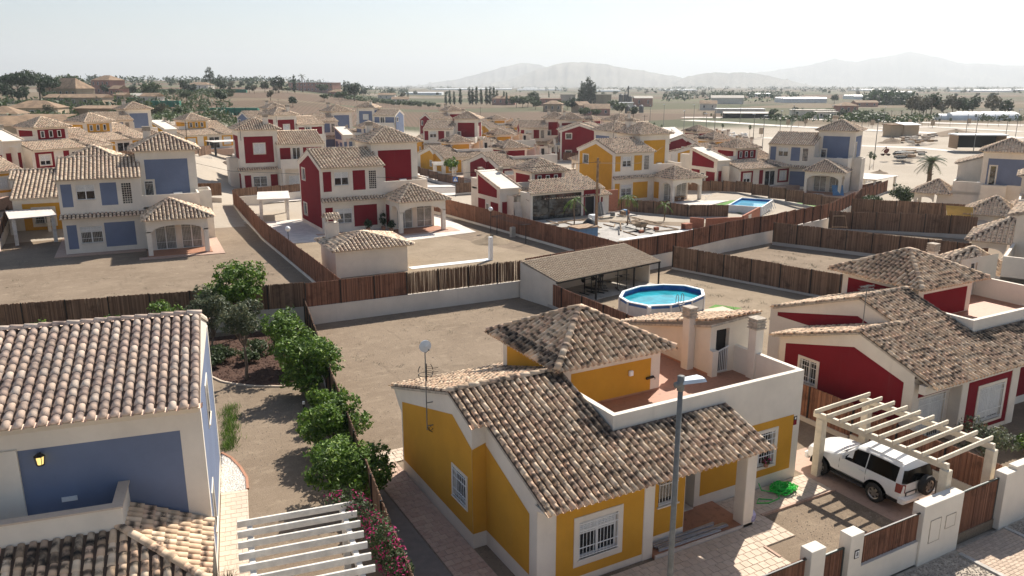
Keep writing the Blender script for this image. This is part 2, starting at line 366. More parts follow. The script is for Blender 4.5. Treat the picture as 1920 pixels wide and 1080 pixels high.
class Roof:
    """collects sloped faces of one roof: slab, tiles, ridges"""
    PITCH = .33; COURSE = .42
    def __init__(s, pitch=None, course=None, tpl=None):
        s.COURSE = course or s.COURSE; s.dark = None; s.pans = []; s.tpl = tpl; s.slab = MB(); s.tiles = []; s.ridge = []; s.p = pitch or s.PITCH
    def face(s, pts, thick=.09, holes=()):
        P = [Vector(p) for p in pts]; e = (P[1]-P[0]); L = e.length; e.normalize(); n = e.cross(P[-1]-P[0]).normalized(); u = n.cross(e)
        low = [p-n*thick for p in P]; k = len(P)
        s.slab.add(P+low, [tuple(range(k)), tuple(range(2*k-1, k-1, -1))]+[(i, k+i, k+(i+1) % k, (i+1) % k) for i in range(k)]); s.slab.m[-k-1:] = [1]*(k+1)
        q = [((p-P[0]).dot(e), (p-P[0]).dot(u)) for p in P]; H = max(b for a, b in q)
        nc = max(1, round(L/s.p)); pw = L/nc
        lo = min(a for a, b in q); hi = max(a for a, b in q)
        def inside(x, y):
            for i in range(k):
                ax, ay = q[i]; bx, by = q[(i+1) % k]
                d = ((bx-ax)*(y-ay)-(by-ay)*(x-ax))/(math.hypot(bx-ax, by-ay)+1e-9)
                if d < (.02 if i else -.25): return False
            return True
        for c in range(int(math.floor(lo/pw)), int(math.ceil(hi/pw))+1):
            x = (c+.5)*pw
            for r in range(int(H/s.COURSE)+1):
                y = r*s.COURSE-.11
                if not inside(x, y+.22 if r else .05): continue
                pos = P[0]+e*(x+random.uniform(-.006, .006))+u*(y+random.uniform(-.008, .008))+n*(.006+random.uniform(0, .006))
                if any(h(pos) for h in holes): continue
                a = random.gauss(0, .012); ee = e*math.cos(a)+u*math.sin(a); uu = u*math.cos(a)-e*math.sin(a)
                Mx = np.eye(4); Mx[:3, 0] = ee; Mx[:3, 1] = uu; Mx[:3, 2] = n; Mx[:3, 3] = pos
                s.tiles.append(Mx)
        for c in range(nc+1):
            Mx = np.eye(4); Mx[:3, 0] = e; Mx[:3, 1] = u; Mx[:3, 2] = n; Mx[:3, 3] = P[0]+e*(c*pw)-u*(.135+random.uniform(0, .012))+n*.012; s.pans.append(Mx)
        return e, u, n
    def line(s, a, b, lift=.05):     # ridge or hip, from low end a to high end b
        a = Vector(a); b = Vector(b); d = (b-a); L = d.length; d.normalize(); x = d.cross(Vector((0, 0, 1))).normalized(); n = x.cross(d)
        k = max(1, round(L/.40)); st = L/k
        for i in range(k):
            Mx = np.eye(4); Mx[:3, 0] = x; Mx[:3, 1] = d; Mx[:3, 2] = n; Mx[:3, 3] = a+d*(i*st-.03)+n*(lift+random.uniform(0, .01))
            s.ridge.append(Mx)
    def hip(s, x0, y0, x1, y1, z, ax, ay, az, sides='fblr'):
        A, B, C, D, T = (x0, y0, z), (x1, y0, z), (x1, y1, z), (x0, y1, z), (ax, ay, az)
        if 'f' in sides: s.face([A, B, T])
        if 'r' in sides: s.face([B, C, T])
        if 'b' in sides: s.face([C, D, T])
        if 'l' in sides: s.face([D, A, T])
        if 'f' in sides: s.line(A, T); s.line(B, T)
        if 'b' in sides: s.line(C, T); s.line(D, T)
    def build(s, parent, mat='tile_far', singles=0, world=None, near=False):
        rf = s.slab.build('roof', ['roofbase', 'mortar'], parent)
        tl = s.tiles; tp = s.tpl or (T_NEAR if near else T_FAR)
        if singles:
            W = world or Matrix(); cp = Vector((0, 0, HC))
            tl = sorted(tl, key=lambda m_: ((W @ Vector(m_[:3, 3]))-cp).length)
            me = arr_mesh('tile', *tp, mat); me2 = arr_mesh('tile', *tp, 'tile_soot') if s.dark else None
            for Mx in tl[:singles]:
                o = link('tile', me2 if s.dark and s.dark(Mx[:3, 3]) else me, rf); o.matrix_local = Matrix(Mx.tolist())
            pm = arr_mesh('eave_tile', *T_PAN, mat)
            for Mx in s.pans[:300]: o = link('eave_tile', pm, rf); o.matrix_local = Matrix(Mx.tolist())
            rm = arr_mesh('ridge_tile', *RIDGE_T, mat)
            for Mx in s.ridge: o = link('ridge_tile', rm, rf); o.matrix_local = Matrix(Mx.tolist())
            tl = tl[singles:]
        elif s.ridge:
            stuff(link('ridge_tiles', join_tiles('ridge_tiles', s.ridge, RIDGE_T if near else RIDGE_F, mat), rf))
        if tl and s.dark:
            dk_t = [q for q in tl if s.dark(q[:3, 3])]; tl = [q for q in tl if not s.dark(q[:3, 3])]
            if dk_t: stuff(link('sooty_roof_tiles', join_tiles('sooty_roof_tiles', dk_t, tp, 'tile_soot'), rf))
        if tl: stuff(link('roof_tiles', join_tiles('roof_tiles', tl, tp, mat), rf))
        return rf

# ---------------------------------------------------------------- wall faces, windows
class Face:
    def __init__(s, o, ex, n): s.o = Vector(o); s.x = Vector(ex); s.n = Vector(n)
    def P(s, u, v, d=0): return s.o+s.x*u+Vector((0, 0, v))+s.n*d
def FF(x, y, z=0): return Face((x, y, z), (1, 0, 0), (0, -1, 0))     # faces -Y, u runs +X
def FB(x, y, z=0): return Face((x, y, z), (-1, 0, 0), (0, 1, 0))     # faces +Y, u runs -X
def FL(x, y, z=0): return Face((x, y, z), (0, -1, 0), (-1, 0, 0))    # faces -X, u runs -Y
def FR(x, y, z=0): return Face((x, y, z), (0, 1, 0), (1, 0, 0))      # faces +X, u runs +Y
def sheet(mb, F, u0, u1, v0, v1, holes=(), d=0, reveal=.14, m=0):
    us = sorted({u0, u1, *[h[0] for h in holes if u0 < h[0] < u1], *[h[1] for h in holes if u0 < h[1] < u1]})
    vs = sorted({v0, v1, *[h[2] for h in holes if v0 < h[2] < v1], *[h[3] for h in holes if v0 < h[3] < v1]})
    for a, b in zip(us, us[1:]):
        for c, e in zip(vs, vs[1:]):
            cu, cv = (a+b)/2, (c+e)/2
            if any(h[0] < cu < h[1] and h[2] < cv < h[3] for h in holes): continue
            mb.poly([F.P(a, c, d), F.P(b, c, d), F.P(b, e, d), F.P(a, e, d)], m)
    if reveal:
        for h in holes:
            q = [(h[0], h[2]), (h[1], h[2]), (h[1], h[3]), (h[0], h[3])]
            for i in range(4):
                a, b = q[i], q[(i+1) % 4]
                mb.poly([F.P(*a, d), F.P(*a, -reveal), F.P(*b, -reveal), F.P(*b, d)], m)
def fbox(mb, F, u0, u1, v0, v1, d0, d1, m=0):
    p = [F.P(u0, v0, d0), F.P(u1, v0, d0), F.P(u1, v1, d0), F.P(u0, v1, d0)]
    mb.prism(p, F.n*(d1-d0), m)
def panel(parent, F, u0, u1, v0, v1, mat, holes=(), top=None):
    mb = MB(); sheet(mb, F, u0, u1, v0, v1, holes, .006, 0)
    if top: mb.poly([F.P(u, v, .006) for u, v in top])
    # painted edge so the panel has a thickness
    for a, b in (((u0, v0), (u1, v0)), ((u1, v0), (u1, v1)), ((u0, v1), (u0, v0))): mb.poly([F.P(*a, .006), F.P(*a, -.002), F.P(*b, -.002), F.P(*b, .006)])
    return mb.build('painted_panel', mat, parent)
def window(parent, F, u0, u1, v0, v1, surround=.12, grille=False, shutter=0, leaves=2, door=False, sill=True, fm='frame', depth=.12, rail=False, gm='frame', sm_='white', glass='glass'):
    mb = MB(); t = .055
    if surround:
        s_ = surround
        for a, b, c, e in ((u0-s_, u0, v0-(0 if door else s_), v1+s_), (u1, u1+s_, v0-(0 if door else s_), v1+s_), (u0, u1, v1, v1+s_)): fbox(mb, F, a, b, c, e, -.01, .035, 1)
        if not door: fbox(mb, F, u0, u1, v0-s_, v0, -.01, .035, 1)
    if sill and not door: fbox(mb, F, u0-.06, u1+.06, v0-.045, v0, -depth, .075, 1)
    for a, b, c, e in ((u0, u0+t, v0, v1), (u1-t, u1, v0, v1), (u0+t, u1-t, v0, v0+t), (u0+t, u1-t, v1-t, v1)): fbox(mb, F, a, b, c, e, -depth-.02, -depth+.04)
    for i in range(1, leaves):
        c = u0+(u1-u0)*i/leaves; fbox(mb, F, c-.04, c+.04, v0+t, v1-t, -depth-.02, -depth+.05)
    wn = mb.build('door' if door else 'window', [fm, sm_], parent)
    g = MB(); g.poly([F.P(u0, v0, -depth), F.P(u1, v0, -depth), F.P(u1, v1, -depth), F.P(u0, v1, -depth)]); g.build('pane', glass, wn)
    if shutter:
        sb = MB(); vb = v1-(v1-v0)*shutter; k = max(3, int((v1-vb)/.055))
        for i in range(k):
            a = vb+(v1-vb)*i/k; b = vb+(v1-vb)*(i+1)/k-.006
            sb.add([F.P(u0+t, a, -depth+.052), F.P(u1-t, a, -depth+.052), F.P(u1-t, (a+b)/2, -depth+.066), F.P(u0+t, (a+b)/2, -depth+.066), F.P(u1-t, b, -depth+.052), F.P(u0+t, b, -depth+.052)], [(0, 1, 2, 3), (3, 2, 4, 5)])
        sb.build('shutter', 'shutter', wn)
    if grille:
        gb = MB(); k = max(3, int((u1-u0)/.13)); dd = .03
        for i in range(k+1):
            x = u0+.02+(u1-u0-.04)*i/k; fbox(gb, F, x-.0065, x+.0065, v0+.01, v1-.01, dd-.0065, dd+.0065)
        for v in ((v0+.06, v0+(v1-v0)*.3, v1-.3, v1-.06) if v1-v0 > 1 else (v0+.06, v1-.06)): fbox(gb, F, u0, u1, v-.012, v+.012, dd-.006, dd+.015)
        gb.build('grille', gm, wn)
    return wn
def glass_block(parent, F, u0, u1, v0, v1):
    mb = MB(); nu = max(2, round((u1-u0)/.2)); nv = max(3, round((v1-v0)/.2))
    mb.poly([F.P(u0, v0, -.03), F.P(u1, v0, -.03), F.P(u1, v1, -.03), F.P(u0, v1, -.03)], 1)
    for i in range(nu+1):
        x = u0+(u1-u0)*i/nu; fbox(mb, F, x-.014, x+.014, v0, v1, -.03, .006)
    for j in range(nv+1):
        z = v0+(v1-v0)*j/nv; fbox(mb, F, u0, u1, z-.014, z+.014, -.029, .004)
    return mb.build('glass_block_window', ['white', 'glass'], parent)
def gable_wall(mb, F, L, h, peak_u, peak_h, holes=(), m=0):
    sheet(mb, F, 0, L, 0, h, holes, m=m); mb.poly([F.P(0, h), F.P(L, h), F.P(peak_u, peak_h)], m)
def cornice(mb, F, u0, u1, v, d=.32, h=.16, m=0):
    mb.prism([F.P(u0, v-h, 0), F.P(u0, v, d), F.P(u0, v+.02, d), F.P(u0, v+.02, -.05)], F.x*(u1-u0), m)
def chimney(parent, x, y, z0, z1, w=.42, d=.42):
    mb = MB(); mb.bbox(x, y, z0, x+w, y+d, z1, .015)
    c = mb.build('chimney', 'white', parent); cb = MB()
    cb.box(x-.06, y-.06, z1, x+w+.06, y+d+.06, z1+.06)
    for i in range(3):
        z = z1+.06+i*.13; cb.box(x-.02, y-.02, z, x+w+.02, y+d+.02, z+.07); cb.box(x-.05, y-.05, z+.07, x+w+.05, y+d+.05, z+.13)
    cb.build('chimney_cap', 'mortar', c); return c
def arch_wall(mb, F, u0, u1, v1, h, spring, m=0, n=8):
    """wall above an arched opening: opening u0..u1 up to spring + rise, wall to v1"""
    c = (u0+u1)/2; r = (u1-u0)/2; pts = [(c-r*math.cos(math.pi*i/n), spring+h*math.sin(math.pi*i/n)) for i in range(n+1)]
    for a, b in zip(pts, pts[1:]):
        mb.poly([F.P(a[0], a[1]), F.P(b[0], b[1]), F.P(b[0], v1), F.P(a[0], v1)], m)
        mb.poly([F.P(a[0], a[1]), F.P(a[0], a[1], -.3), F.P(b[0], b[1], -.3), F.P(b[0], b[1])], m)
        mb.poly([F.P(a[0], a[1], -.3), F.P(b[0], b[1], -.3), F.P(b[0], v1, -.3), F.P(a[0], v1, -.3)][::-1], m)
# ---------------------------------------------------------------- ground sheets
def grid_ground():
    rs = [0, 20, 40, 60, 80, 92, 103, 115, 130, 150, 175, 200, 240, 290, 350, 420, 500, 620, 800, 1000, 1250, 1500, 2000, 2800, 4000, 7000, 12000, 18000]
    an = list(range(-180, 180, 4)); an = [a for a in an if a < -44 or a > 44]+list(range(-44, 45, 2)); an.sort()
    v = [(0, 0, 0)]; f = []
    for r in rs[1:]:
        for a in an:
            t = YAW-R(a); x, y = r*math.cos(t), r*math.sin(t); v.append((x, y, hz(x, y)))
    n = len(an)
    for j in range(n): f.append((0, 1+(j+1) % n, 1+j))
    for i in range(len(rs)-2):
        for j in range(n): a, b = 1+i*n+j, 1+i*n+(j+1) % n; f.append((a, b, b+n, a+n))
    me = bpy.data.meshes.new('ground'); me.from_pydata(v, [], f); me.polygons.foreach_set('use_smooth', [True]*len(f)); me.update(); return me
def ground_mat():
    m, nt, b = new_mat('plain_ground'); p = N(nt, 'ShaderNodeNewGeometry').outputs['Position']
    near = mixc(nt, (.38, .325, .26), (.46, .40, .325), mrange(nt, noise(nt, .05, 7, .65, p), .3, .7))
    near = mixc(nt, near, (.31, .25, .18), mrange(nt, noise(nt, .4, 7, .7, p), .5, .75, 0, .6))
    near = mixc(nt, near, (.26, .21, .155), mrange(nt, noise(nt, 3, 6, .7, p), .55, .75, 0, .5))
    mp = N(nt, 'ShaderNodeMapping'); mp.inputs['Rotation'].default_value = (0, 0, R(29)); mp.inputs['Scale'].default_value = (.0042, .0090, .01); nt.links.new(p, mp.inputs[0])
    vo = N(nt, 'ShaderNodeTexVoronoi'); vo.inputs['Scale'].default_value = 1; nt.links.new(mp.outputs[0], vo.inputs['Vector'])
    sx = N(nt, 'ShaderNodeSeparateXYZ'); nt.links.new(vo.outputs['Color'], sx.inputs[0])
    cr = N(nt, 'ShaderNodeValToRGB'); cr.color_ramp.interpolation = 'CONSTANT'
    els = cr.color_ramp.elements; els[0].position = 0; els[0].color = (.155, .105, .075, 1); els[1].position = .2; els[1].color = (.115, .11, .065, 1)
    for ps, c in ((.36, (.19, .145, .10)), (.52, (.15, .145, .085)), (.66, (.145, .125, .09)), (.80, (.09, .095, .055)), (.92, (.24, .20, .155))):
        e = els.new(ps); e.color = (*c, 1)
    nt.links.new(sx.outputs[0], cr.inputs[0])
    far = mixc(nt, cr.outputs[0], (.09, .085, .05), mrange(nt, noise(nt, .03, 6, .7, p), .5, .7, 0, .55))
    wv = N(nt, 'ShaderNodeTexWave'); wv.inputs['Scale'].default_value = .16; wv.inputs['Distortion'].default_value = 1.0; mp2 = N(nt, 'ShaderNodeMapping'); mp2.inputs['Rotation'].default_value = (0, 0, R(20)); nt.links.new(p, mp2.inputs[0]); nt.links.new(mp2.outputs[0], wv.inputs[0])
    far = mixc(nt, far, (.05, .06, .03), mrange(nt, wv.outputs['Fac'], .6, .9, 0, .35))
    ln = N(nt, 'ShaderNodeVectorMath', operation='LENGTH'); nt.links.new(p, ln.inputs[0])
    # built-up sandy plots stop at the plain: sand lies to the right of the estate, fields beyond
    d = N(nt, 'ShaderNodeVectorMath', operation='DOT_PRODUCT'); nt.links.new(p, d.inputs[0]); d.inputs[1].default_value = (math.cos(R(70)), math.sin(R(70)), 0)
    lim = mth(nt, 'ADD', d.outputs['Value'], mth(nt, 'MULTIPLY', noise(nt, .01, 3, .6, p), 60))
    nt.links.new(mixc(nt, near, far, mrange(nt, lim, 290, 330)), b.inputs['Base Color'])
    b.inputs['Roughness'].default_value = .95; b.inputs['Specular IOR Level'].default_value = .1
    bump(nt, b, noise(nt, 6, 5, .7, p), .5, .06); return m
M['ground'] = ground_mat()
gm_ = grid_ground(); gm_.materials.append(M['ground']); ground = struct(link('ground', gm_))
def flat(name, pts, mat, z=.004, kind='structure'):
    mb = MB(); mb.poly([(x, y, hz(x, y)+z) for x, y in pts]); o = mb.build(name, mat); o['kind'] = kind; return o
def strip(name, line, wd, mat, z=.012, kerb=None):
    """a road along a polyline laid over the terrain"""
    mb = MB(); P = []
    dens = [line[0]]
    for a, b in zip(line, line[1:]):
        k = max(1, int(math.hypot(b[0]-a[0], b[1]-a[1])/12))
        dens += [(a[0]+(b[0]-a[0])*i/k, a[1]+(b[1]-a[1])*i/k) for i in range(1, k+1)]
    for i, p in enumerate(dens):
        a, b = dens[max(0, i-1)], dens[min(len(dens)-1, i+1)]; dx, dy = b[0]-a[0], b[1]-a[1]; l = math.hypot(dx, dy); nx, ny = -dy/l, dx/l
        P.append([(p[0]+nx*s, p[1]+ny*s) for s in (wd/2, -wd/2)]+[(nx, ny)])
    for A, B in zip(P, P[1:]):
        mb.poly([(*A[1], hz(*A[1])+z), (*B[1], hz(*B[1])+z), (*B[0], hz(*B[0])+z), (*A[0], hz(*A[0])+z)])
    o = struct(mb.build(name, mat))
    if kerb:
        kb = MB()
        for s in (0, 1):
            sg = 1 if s == 0 else -1
            for A, B in zip(P, P[1:]):
                q = []
                for Q in (A, B):
                    x, y = Q[s]; nx, ny = Q[2]; q.append(((x, y), (x+nx*sg*kerb, y+ny*sg*kerb)))
                if sg < 0: q = q[::-1]
                (a, a2), (b, b2) = q
                h = .13
                kb.poly([(*a, hz(*a)+h), (*b, hz(*b)+h), (*b2, hz(*b2)+h), (*a2, hz(*a2)+h)])
                kb.poly([(*a, hz(*a)), (*b, hz(*b)), (*b, hz(*b)+h), (*a, hz(*a)+h)])
        struct(kb.build('pavement', 'slab'))
    return o
def paved(name, x0, y0, x1, y1, tx, ty, mat, z=.05, gap=.012, parent=None, singles=0, stagger=True, base='mortar', clip=None, rot=0, loc=(0, 0, 0)):
    """a paved rectangle: bed plus every block; the blocks nearest the camera are parts of their own"""
    mb = MB(); mb.box(x0, y0, 0, x1, y1, z-.014); bed = mb.build(name, base, parent)
    if parent is None: struct(bed)
    bed.location = loc; bed.rotation_euler = (0, 0, rot)
    tiles = []; j = 0; y = y0
    while y < y1-.02:
        b = min(y+ty, y1); x = x0-(tx/2 if stagger and j % 2 else 0)
        while x < x1-.02:
            a, c = max(x, x0), min(x+tx, x1)
            if c-a > .04 and (clip is None or clip((a+c)/2, (y+b)/2)): tiles.append((a+gap/2, y+gap/2, c-gap/2, b-gap/2))
            x += tx
        y += ty; j += 1
    W = Matrix.Translation(loc) @ Matrix.Rotation(rot, 4, 'Z')
    tiles.sort(key=lambda t: (W @ Vector(((t[0]+t[2])/2, (t[1]+t[3])/2, 0))-Vector((0, 0, HC))).length)
    def blk(mb, a, b, c, d, zz): mb.bbox(a, b, z-.03, c, d, zz, .006)
    full = MB(); full.bbox(-(tx-gap)/2, -(ty-gap)/2, 0, (tx-gap)/2, (ty-gap)/2, .03, .006); fm = full.mesh('block', mat)
    nm = 'paving_block'
    for t in tiles[:singles]:
        if abs(t[2]-t[0]-(tx-gap)) < 1e-3 and abs(t[3]-t[1]-(ty-gap)) < 1e-3: me = fm
        else:
            q = MB(); hx, hy = (t[2]-t[0])/2, (t[3]-t[1])/2; q.bbox(-hx, -hy, 0, hx, hy, .03, .006); me = q.mesh('block', mat)
        o = link(nm, me, bed); o.location = ((t[0]+t[2])/2, (t[1]+t[3])/2, z-.03+random.uniform(-.003, .003))
    if len(tiles) > singles:
        q = MB()
        for t in tiles[singles:]: blk(q, *t, z+random.uniform(-.003, .003))
        stuff(q.build('paving_blocks', mat, bed))
    return bed

# ---------------------------------------------------------------- two storey villa
def build_two_storey(name, label, col):
    t = thing(name, label, 'house')
    Fm, Ff = FF(0, 0), FL(0, 8.6)
    mb = MB()
    hu = (1.45, 2.95, 4.95, 6.3); hg = (1.35, 3.15, .95, 2.5); gb = (5.15, 5.95, 4.4, 6.3)
    sheet(mb, Fm, 0, 6.8, 0, 6.85, [hu, hg, gb])
    lw = [(1.25, 2.55, 5.0, 6.2), (1.2, 2.6, 1.15, 2.4)]
    gable_wall(mb, Ff, 8.6, 6.85, 4.3, 8.3, lw)
    Fr = FB(6.8, 8.6); rw = [(2.2, 3.3, 4.4, 6.3), (1.4, 3.2, .9, 2.3)]
    sheet(mb, Fr, 0, 6.8, 0, 6.85, rw)
    fbox(mb, FR(6.8, 0), .012, 2.95, 3.9, 6.85, -.2, 0); mb.poly([(6.8, 0, 6.85), (6.8, 8.6, 6.85), (6.8, 4.3, 8.3)])
    for F, L in ((Fm, 6.8), (Fr, 6.8)): cornice(mb, F, -.02, L+.02, 6.85)
    for s in (-1, 1):   # raised verge on the gable
        a = Face((0, 4.3, 0), (0, s, 0), (-1, 0, 0)); mb.prism([a.P(0, 8.02), a.P(4.62, 6.53), a.P(4.62, 6.83), a.P(0, 8.36)], Vector((-.05, 0, 0)))
    mb.build('wall', 'white', t)
    wn = t
    window(t, Fm, *hu, shutter=.45, surround=.07); window(t, Fm, *hg, shutter=.35, surround=.16, grille=True); glass_block(t, Fm, *gb)
    panel(t, Fm, .25, 1.12, 4.35, 6.4, col); panel(t, Fm, 3.4, 4.75, 4.35, 6.4, col)
    panel(t, Fm, .3, 1.1, .5, 2.7, col); panel(t, Fm, 3.35, 5.9, .5, 2.75, col)
    g = MB(); pts = [(.35, .5), (8.25, .5), (8.25, 6.5), (4.3, 7.8), (.35, 6.5)]
    F = Ff; sheet(g, F, .35, 8.25, .5, 6.5, lw, .006, 0); g.poly([F.P(.35, 6.5, .006), F.P(8.25, 6.5, .006), F.P(4.3, 7.8, .006)]); g.build('painted_panel', col, t)
    for q in lw: window(t, Ff, *q, surround=.12, leaves=1)
    window(t, Fr, *rw[0], door=True); window(t, Fr, *rw[1], shutter=1); panel(t, Fr, .4, 1.9, 4.1, 6.3, col); panel(t, Fr, 3.7, 6.4, 4.1, 6.3, col); panel(t, Fr, 3.6, 6.3, .5, 2.6, col)
    bp = MB(); fbox(bp, FB(6.8, 9.7), .2, 6.5, 3.4, 4.75, -.15, 0); bp.box(.3, 8.6, 3.35, 6.6, 9.69, 3.55); bp.box(.35, 9.3, 0, .7, 9.65, 3.35); bp.box(6.1, 9.3, 0, 6.45, 9.65, 3.35); bp.build('balcony', 'white', t)
    rf = Roof(); e = 6.85
    rf.face([(-.06, -.4, e), (6.9, -.4, e), (6.9, 4.3, e+1.55), (-.06, 4.3, e+1.55)]); rf.face([(6.9, 9.0, e), (-.06, 9.0, e), (-.06, 4.3, e+1.55), (6.9, 4.3, e+1.55)])
    rf.line((-.06, 4.3, e+1.55), (6.7, 4.3, e+1.55))
    # skirt of tiles between the storeys
    rf.face([(-.15, -.62, 3.38), (6.8, -.62, 3.38), (6.8, 0, 3.66), (-.15, 0, 3.66)])
    # tower roof and porch roof
    rf.hip(6.1, 2.5, 12.35, 8.75, 8.97, 9.22, 5.62, 10.47)
    rf.hip(6.62, -4.6, 12.55, 0, 3.36, 9.0, -1.9, 4.9)
    rf.face([(12.4, 8.9, 3.38), (6.8, 8.9, 3.38), (6.8, 8.31, 3.66), (12.4, 8.31, 3.66)])
    rf.build(t, 'tile_far')
    tw = MB(); x0, x1, y0, y1 = 6.55, 11.9, 2.95, 8.3
    hd = (.55, 1.35, 3.98, 6.1); hr = (2.0, 3.5, 5.6, 7.0); hrb = (1.6, 3.5, .9, 2.4); hs = (.9, 1.6, 4.8, 7.2)
    sheet(tw, FF(x0, y0), 0, 5.35, 3.6, 8.9, [hd]); sheet(tw, FR(x1, y0), 0, 5.35, 0, 8.9, [hs]); sheet(tw, FB(x1, y1), 0, 5.35, 0, 8.9, [hr, hrb]); sheet(tw, FL(x0, y1), 0, 5.35, 6, 8.9)
    for F in (FF(x0, y0), FR(x1, y0), FB(x1, y1), FL(x0, y1)): cornice(tw, F, -.02, 5.37, 8.92, .36)
    tw.build('tower_wall', 'white', t)
    panel(t, FF(x0, y0), .75, 4.6, 4.4, 8.1, col, [(.40, 1.5, 3.9, 6.22)]); window(t, FF(x0, y0), *hd, door=True, leaves=1, surround=.1, grille=True)
    panel(t, FR(x1, y0), .6, 4.75, 4.9, 8.1, col, [(.78, 1.72, 4.6, 7.32)]); window(t, FR(x1, y0), *hs, leaves=1); panel(t, FR(x1, y0), 3.3, 4.8, .5, 2.8, col)
    panel(t, FB(x1, y1), .7, 4.7, 4.3, 8.0, col, [(1.88, 3.62, 5.48, 7.12)]); window(t, FB(x1, y1), *hr, shutter=1); panel(t, FB(x1, y1), .4, 1.3, .5, 2.6, col); window(t, FB(x1, y1), *hrb, grille=True); panel(t, FB(x1, y1), 4.0, 5.0, .5, 2.6, col)
    panel(t, FL(x0, y1), .5, 4.8, 7.6, 8.2, col)
    # terrace over the garden room
    te = MB(); te.box(6.8, 0, 3.78, 11.7, 2.95, 3.95)
    fbox(te, FF(6.8, 0), 0, 5.0, 3.4, 5.05, -.18, 0); fbox(te, FR(11.8, 0), .18, 2.95, 3.4, 5.05, -.18, 0); te.box(11.9, 3.2, 0, 13.1, 5.9, 3.6); fbox(te, FF(11.9, 3.2), 0, 1.2, 3.6, 4.9, -.15, 0); fbox(te, FR(13.1, 3.2), .15, 2.7, 3.6, 4.9, -.15, 0); fbox(te, FB(13.1, 5.9), .15, 1.2, 3.6, 4.9, -.15, 0)
    te.build('parapet', 'white', t)
    gr = MB(); ds = [(.75, 2.5, .12, 2.45), (3.0, 4.75, .12, 2.45)]
    sheet(gr, FF(6.8, -1.6), 0, 5.0, 0, 3.4, ds); sheet(gr, FR(11.8, -1.6), 0, 4.55, 0, 3.8); sheet(gr, FL(6.8, 0), 0, 1.6, 0, 3.4); gr.build('garden_room_wall', 'white', t)
    for d_ in ds: window(t, FF(6.8, -1.6), *d_, surround=0, door=True, grille=True, glass='glass2')
    panel(t, FL(6.8, 0), .3, 1.35, .45, 2.7, col)
    po = MB(); po.box(6.7, -4.4, 0, 12.2, -1.6, .12, 1)
    F = FF(6.8, -4.25); arch_wall(po, F, .45, 4.75, 3.4, .55, 2.25); fbox(po, F, 0, .45, 2.2, 3.4, -.3, 0); fbox(po, F, 4.75, 5.2, 2.2, 3.4, -.3, 0)
    for F, L in ((FL(6.8, -1.6), 2.65), (FR(12.0, -4.25), 2.65)): arch_wall(po, F, .3, L-.45, 3.4, .5, 2.3); fbox(po, F, .004, .3, 2.2, 3.4, -.3, -.004); fbox(po, F, L-.45, L-.31, 2.2, 3.4, -.29, -.004)
    for F, L in ((FF(6.8, -4.25), 5.2), (FL(6.8, 0), 4.25), (FR(12.0, -4.25), 4.25)): cornice(po, F, -.05, L+.05, 3.36, .24, .14)
    po.build('porch', ['white', 'terra'], t)
    for x in (6.8, 11.6):
        c = MB(); c.bbox(x, -4.25, 0, x+.4, -3.83, 2.32, .015); c.build('column', 'white', t)
    fd = MB(); fd.box(.01, .01, -2, 6.79, 8.59, -.01); fd.box(6.81, -4.2, -2, 11.95, 8.29, -.01); fd.box(.35, 8.6, -2, 6.45, 9.65, -.01); fd.box(11.96, 3.21, -2, 13.09, 5.89, -.01); fd.build('foundation', 'white', t)
    ap = MB(); ap.box(-.9, -1.1, -1.2, 6.6, 0, .07); ap.box(6.0, -5.3, -1.2, 13.2, -4.4, .065); ap.box(12.2, -4.4, -1.2, 13.2, 3.1, .066); ap.box(-.9, 0, -1.2, 0, 9.4, .068); ap.build('apron', 'stamp', t)
    chimney(t, 7.5, 6.9, 8.9, 10.6, .7, .5)
    ac = MB(); ac.bbox(9.6, 2.55, 4.3, 10.4, 2.9, 4.9, .03); ac.build('air_conditioner', 'frame', t)
    ae = MB(); ae.cyl(11.6, 8.5, 7.5, 11.4, .03, 6); ae.bar((11.2, 8.5, 11.2), (12.1, 8.5, 11.2), .03, .03)
    for i in range(4): ae.bar((11.3+i*.22, 8.25, 11.2), (11.3+i*.22, 8.75, 11.2), .02, .02)
    ae.build('aerial', 'iron', t)
    return t

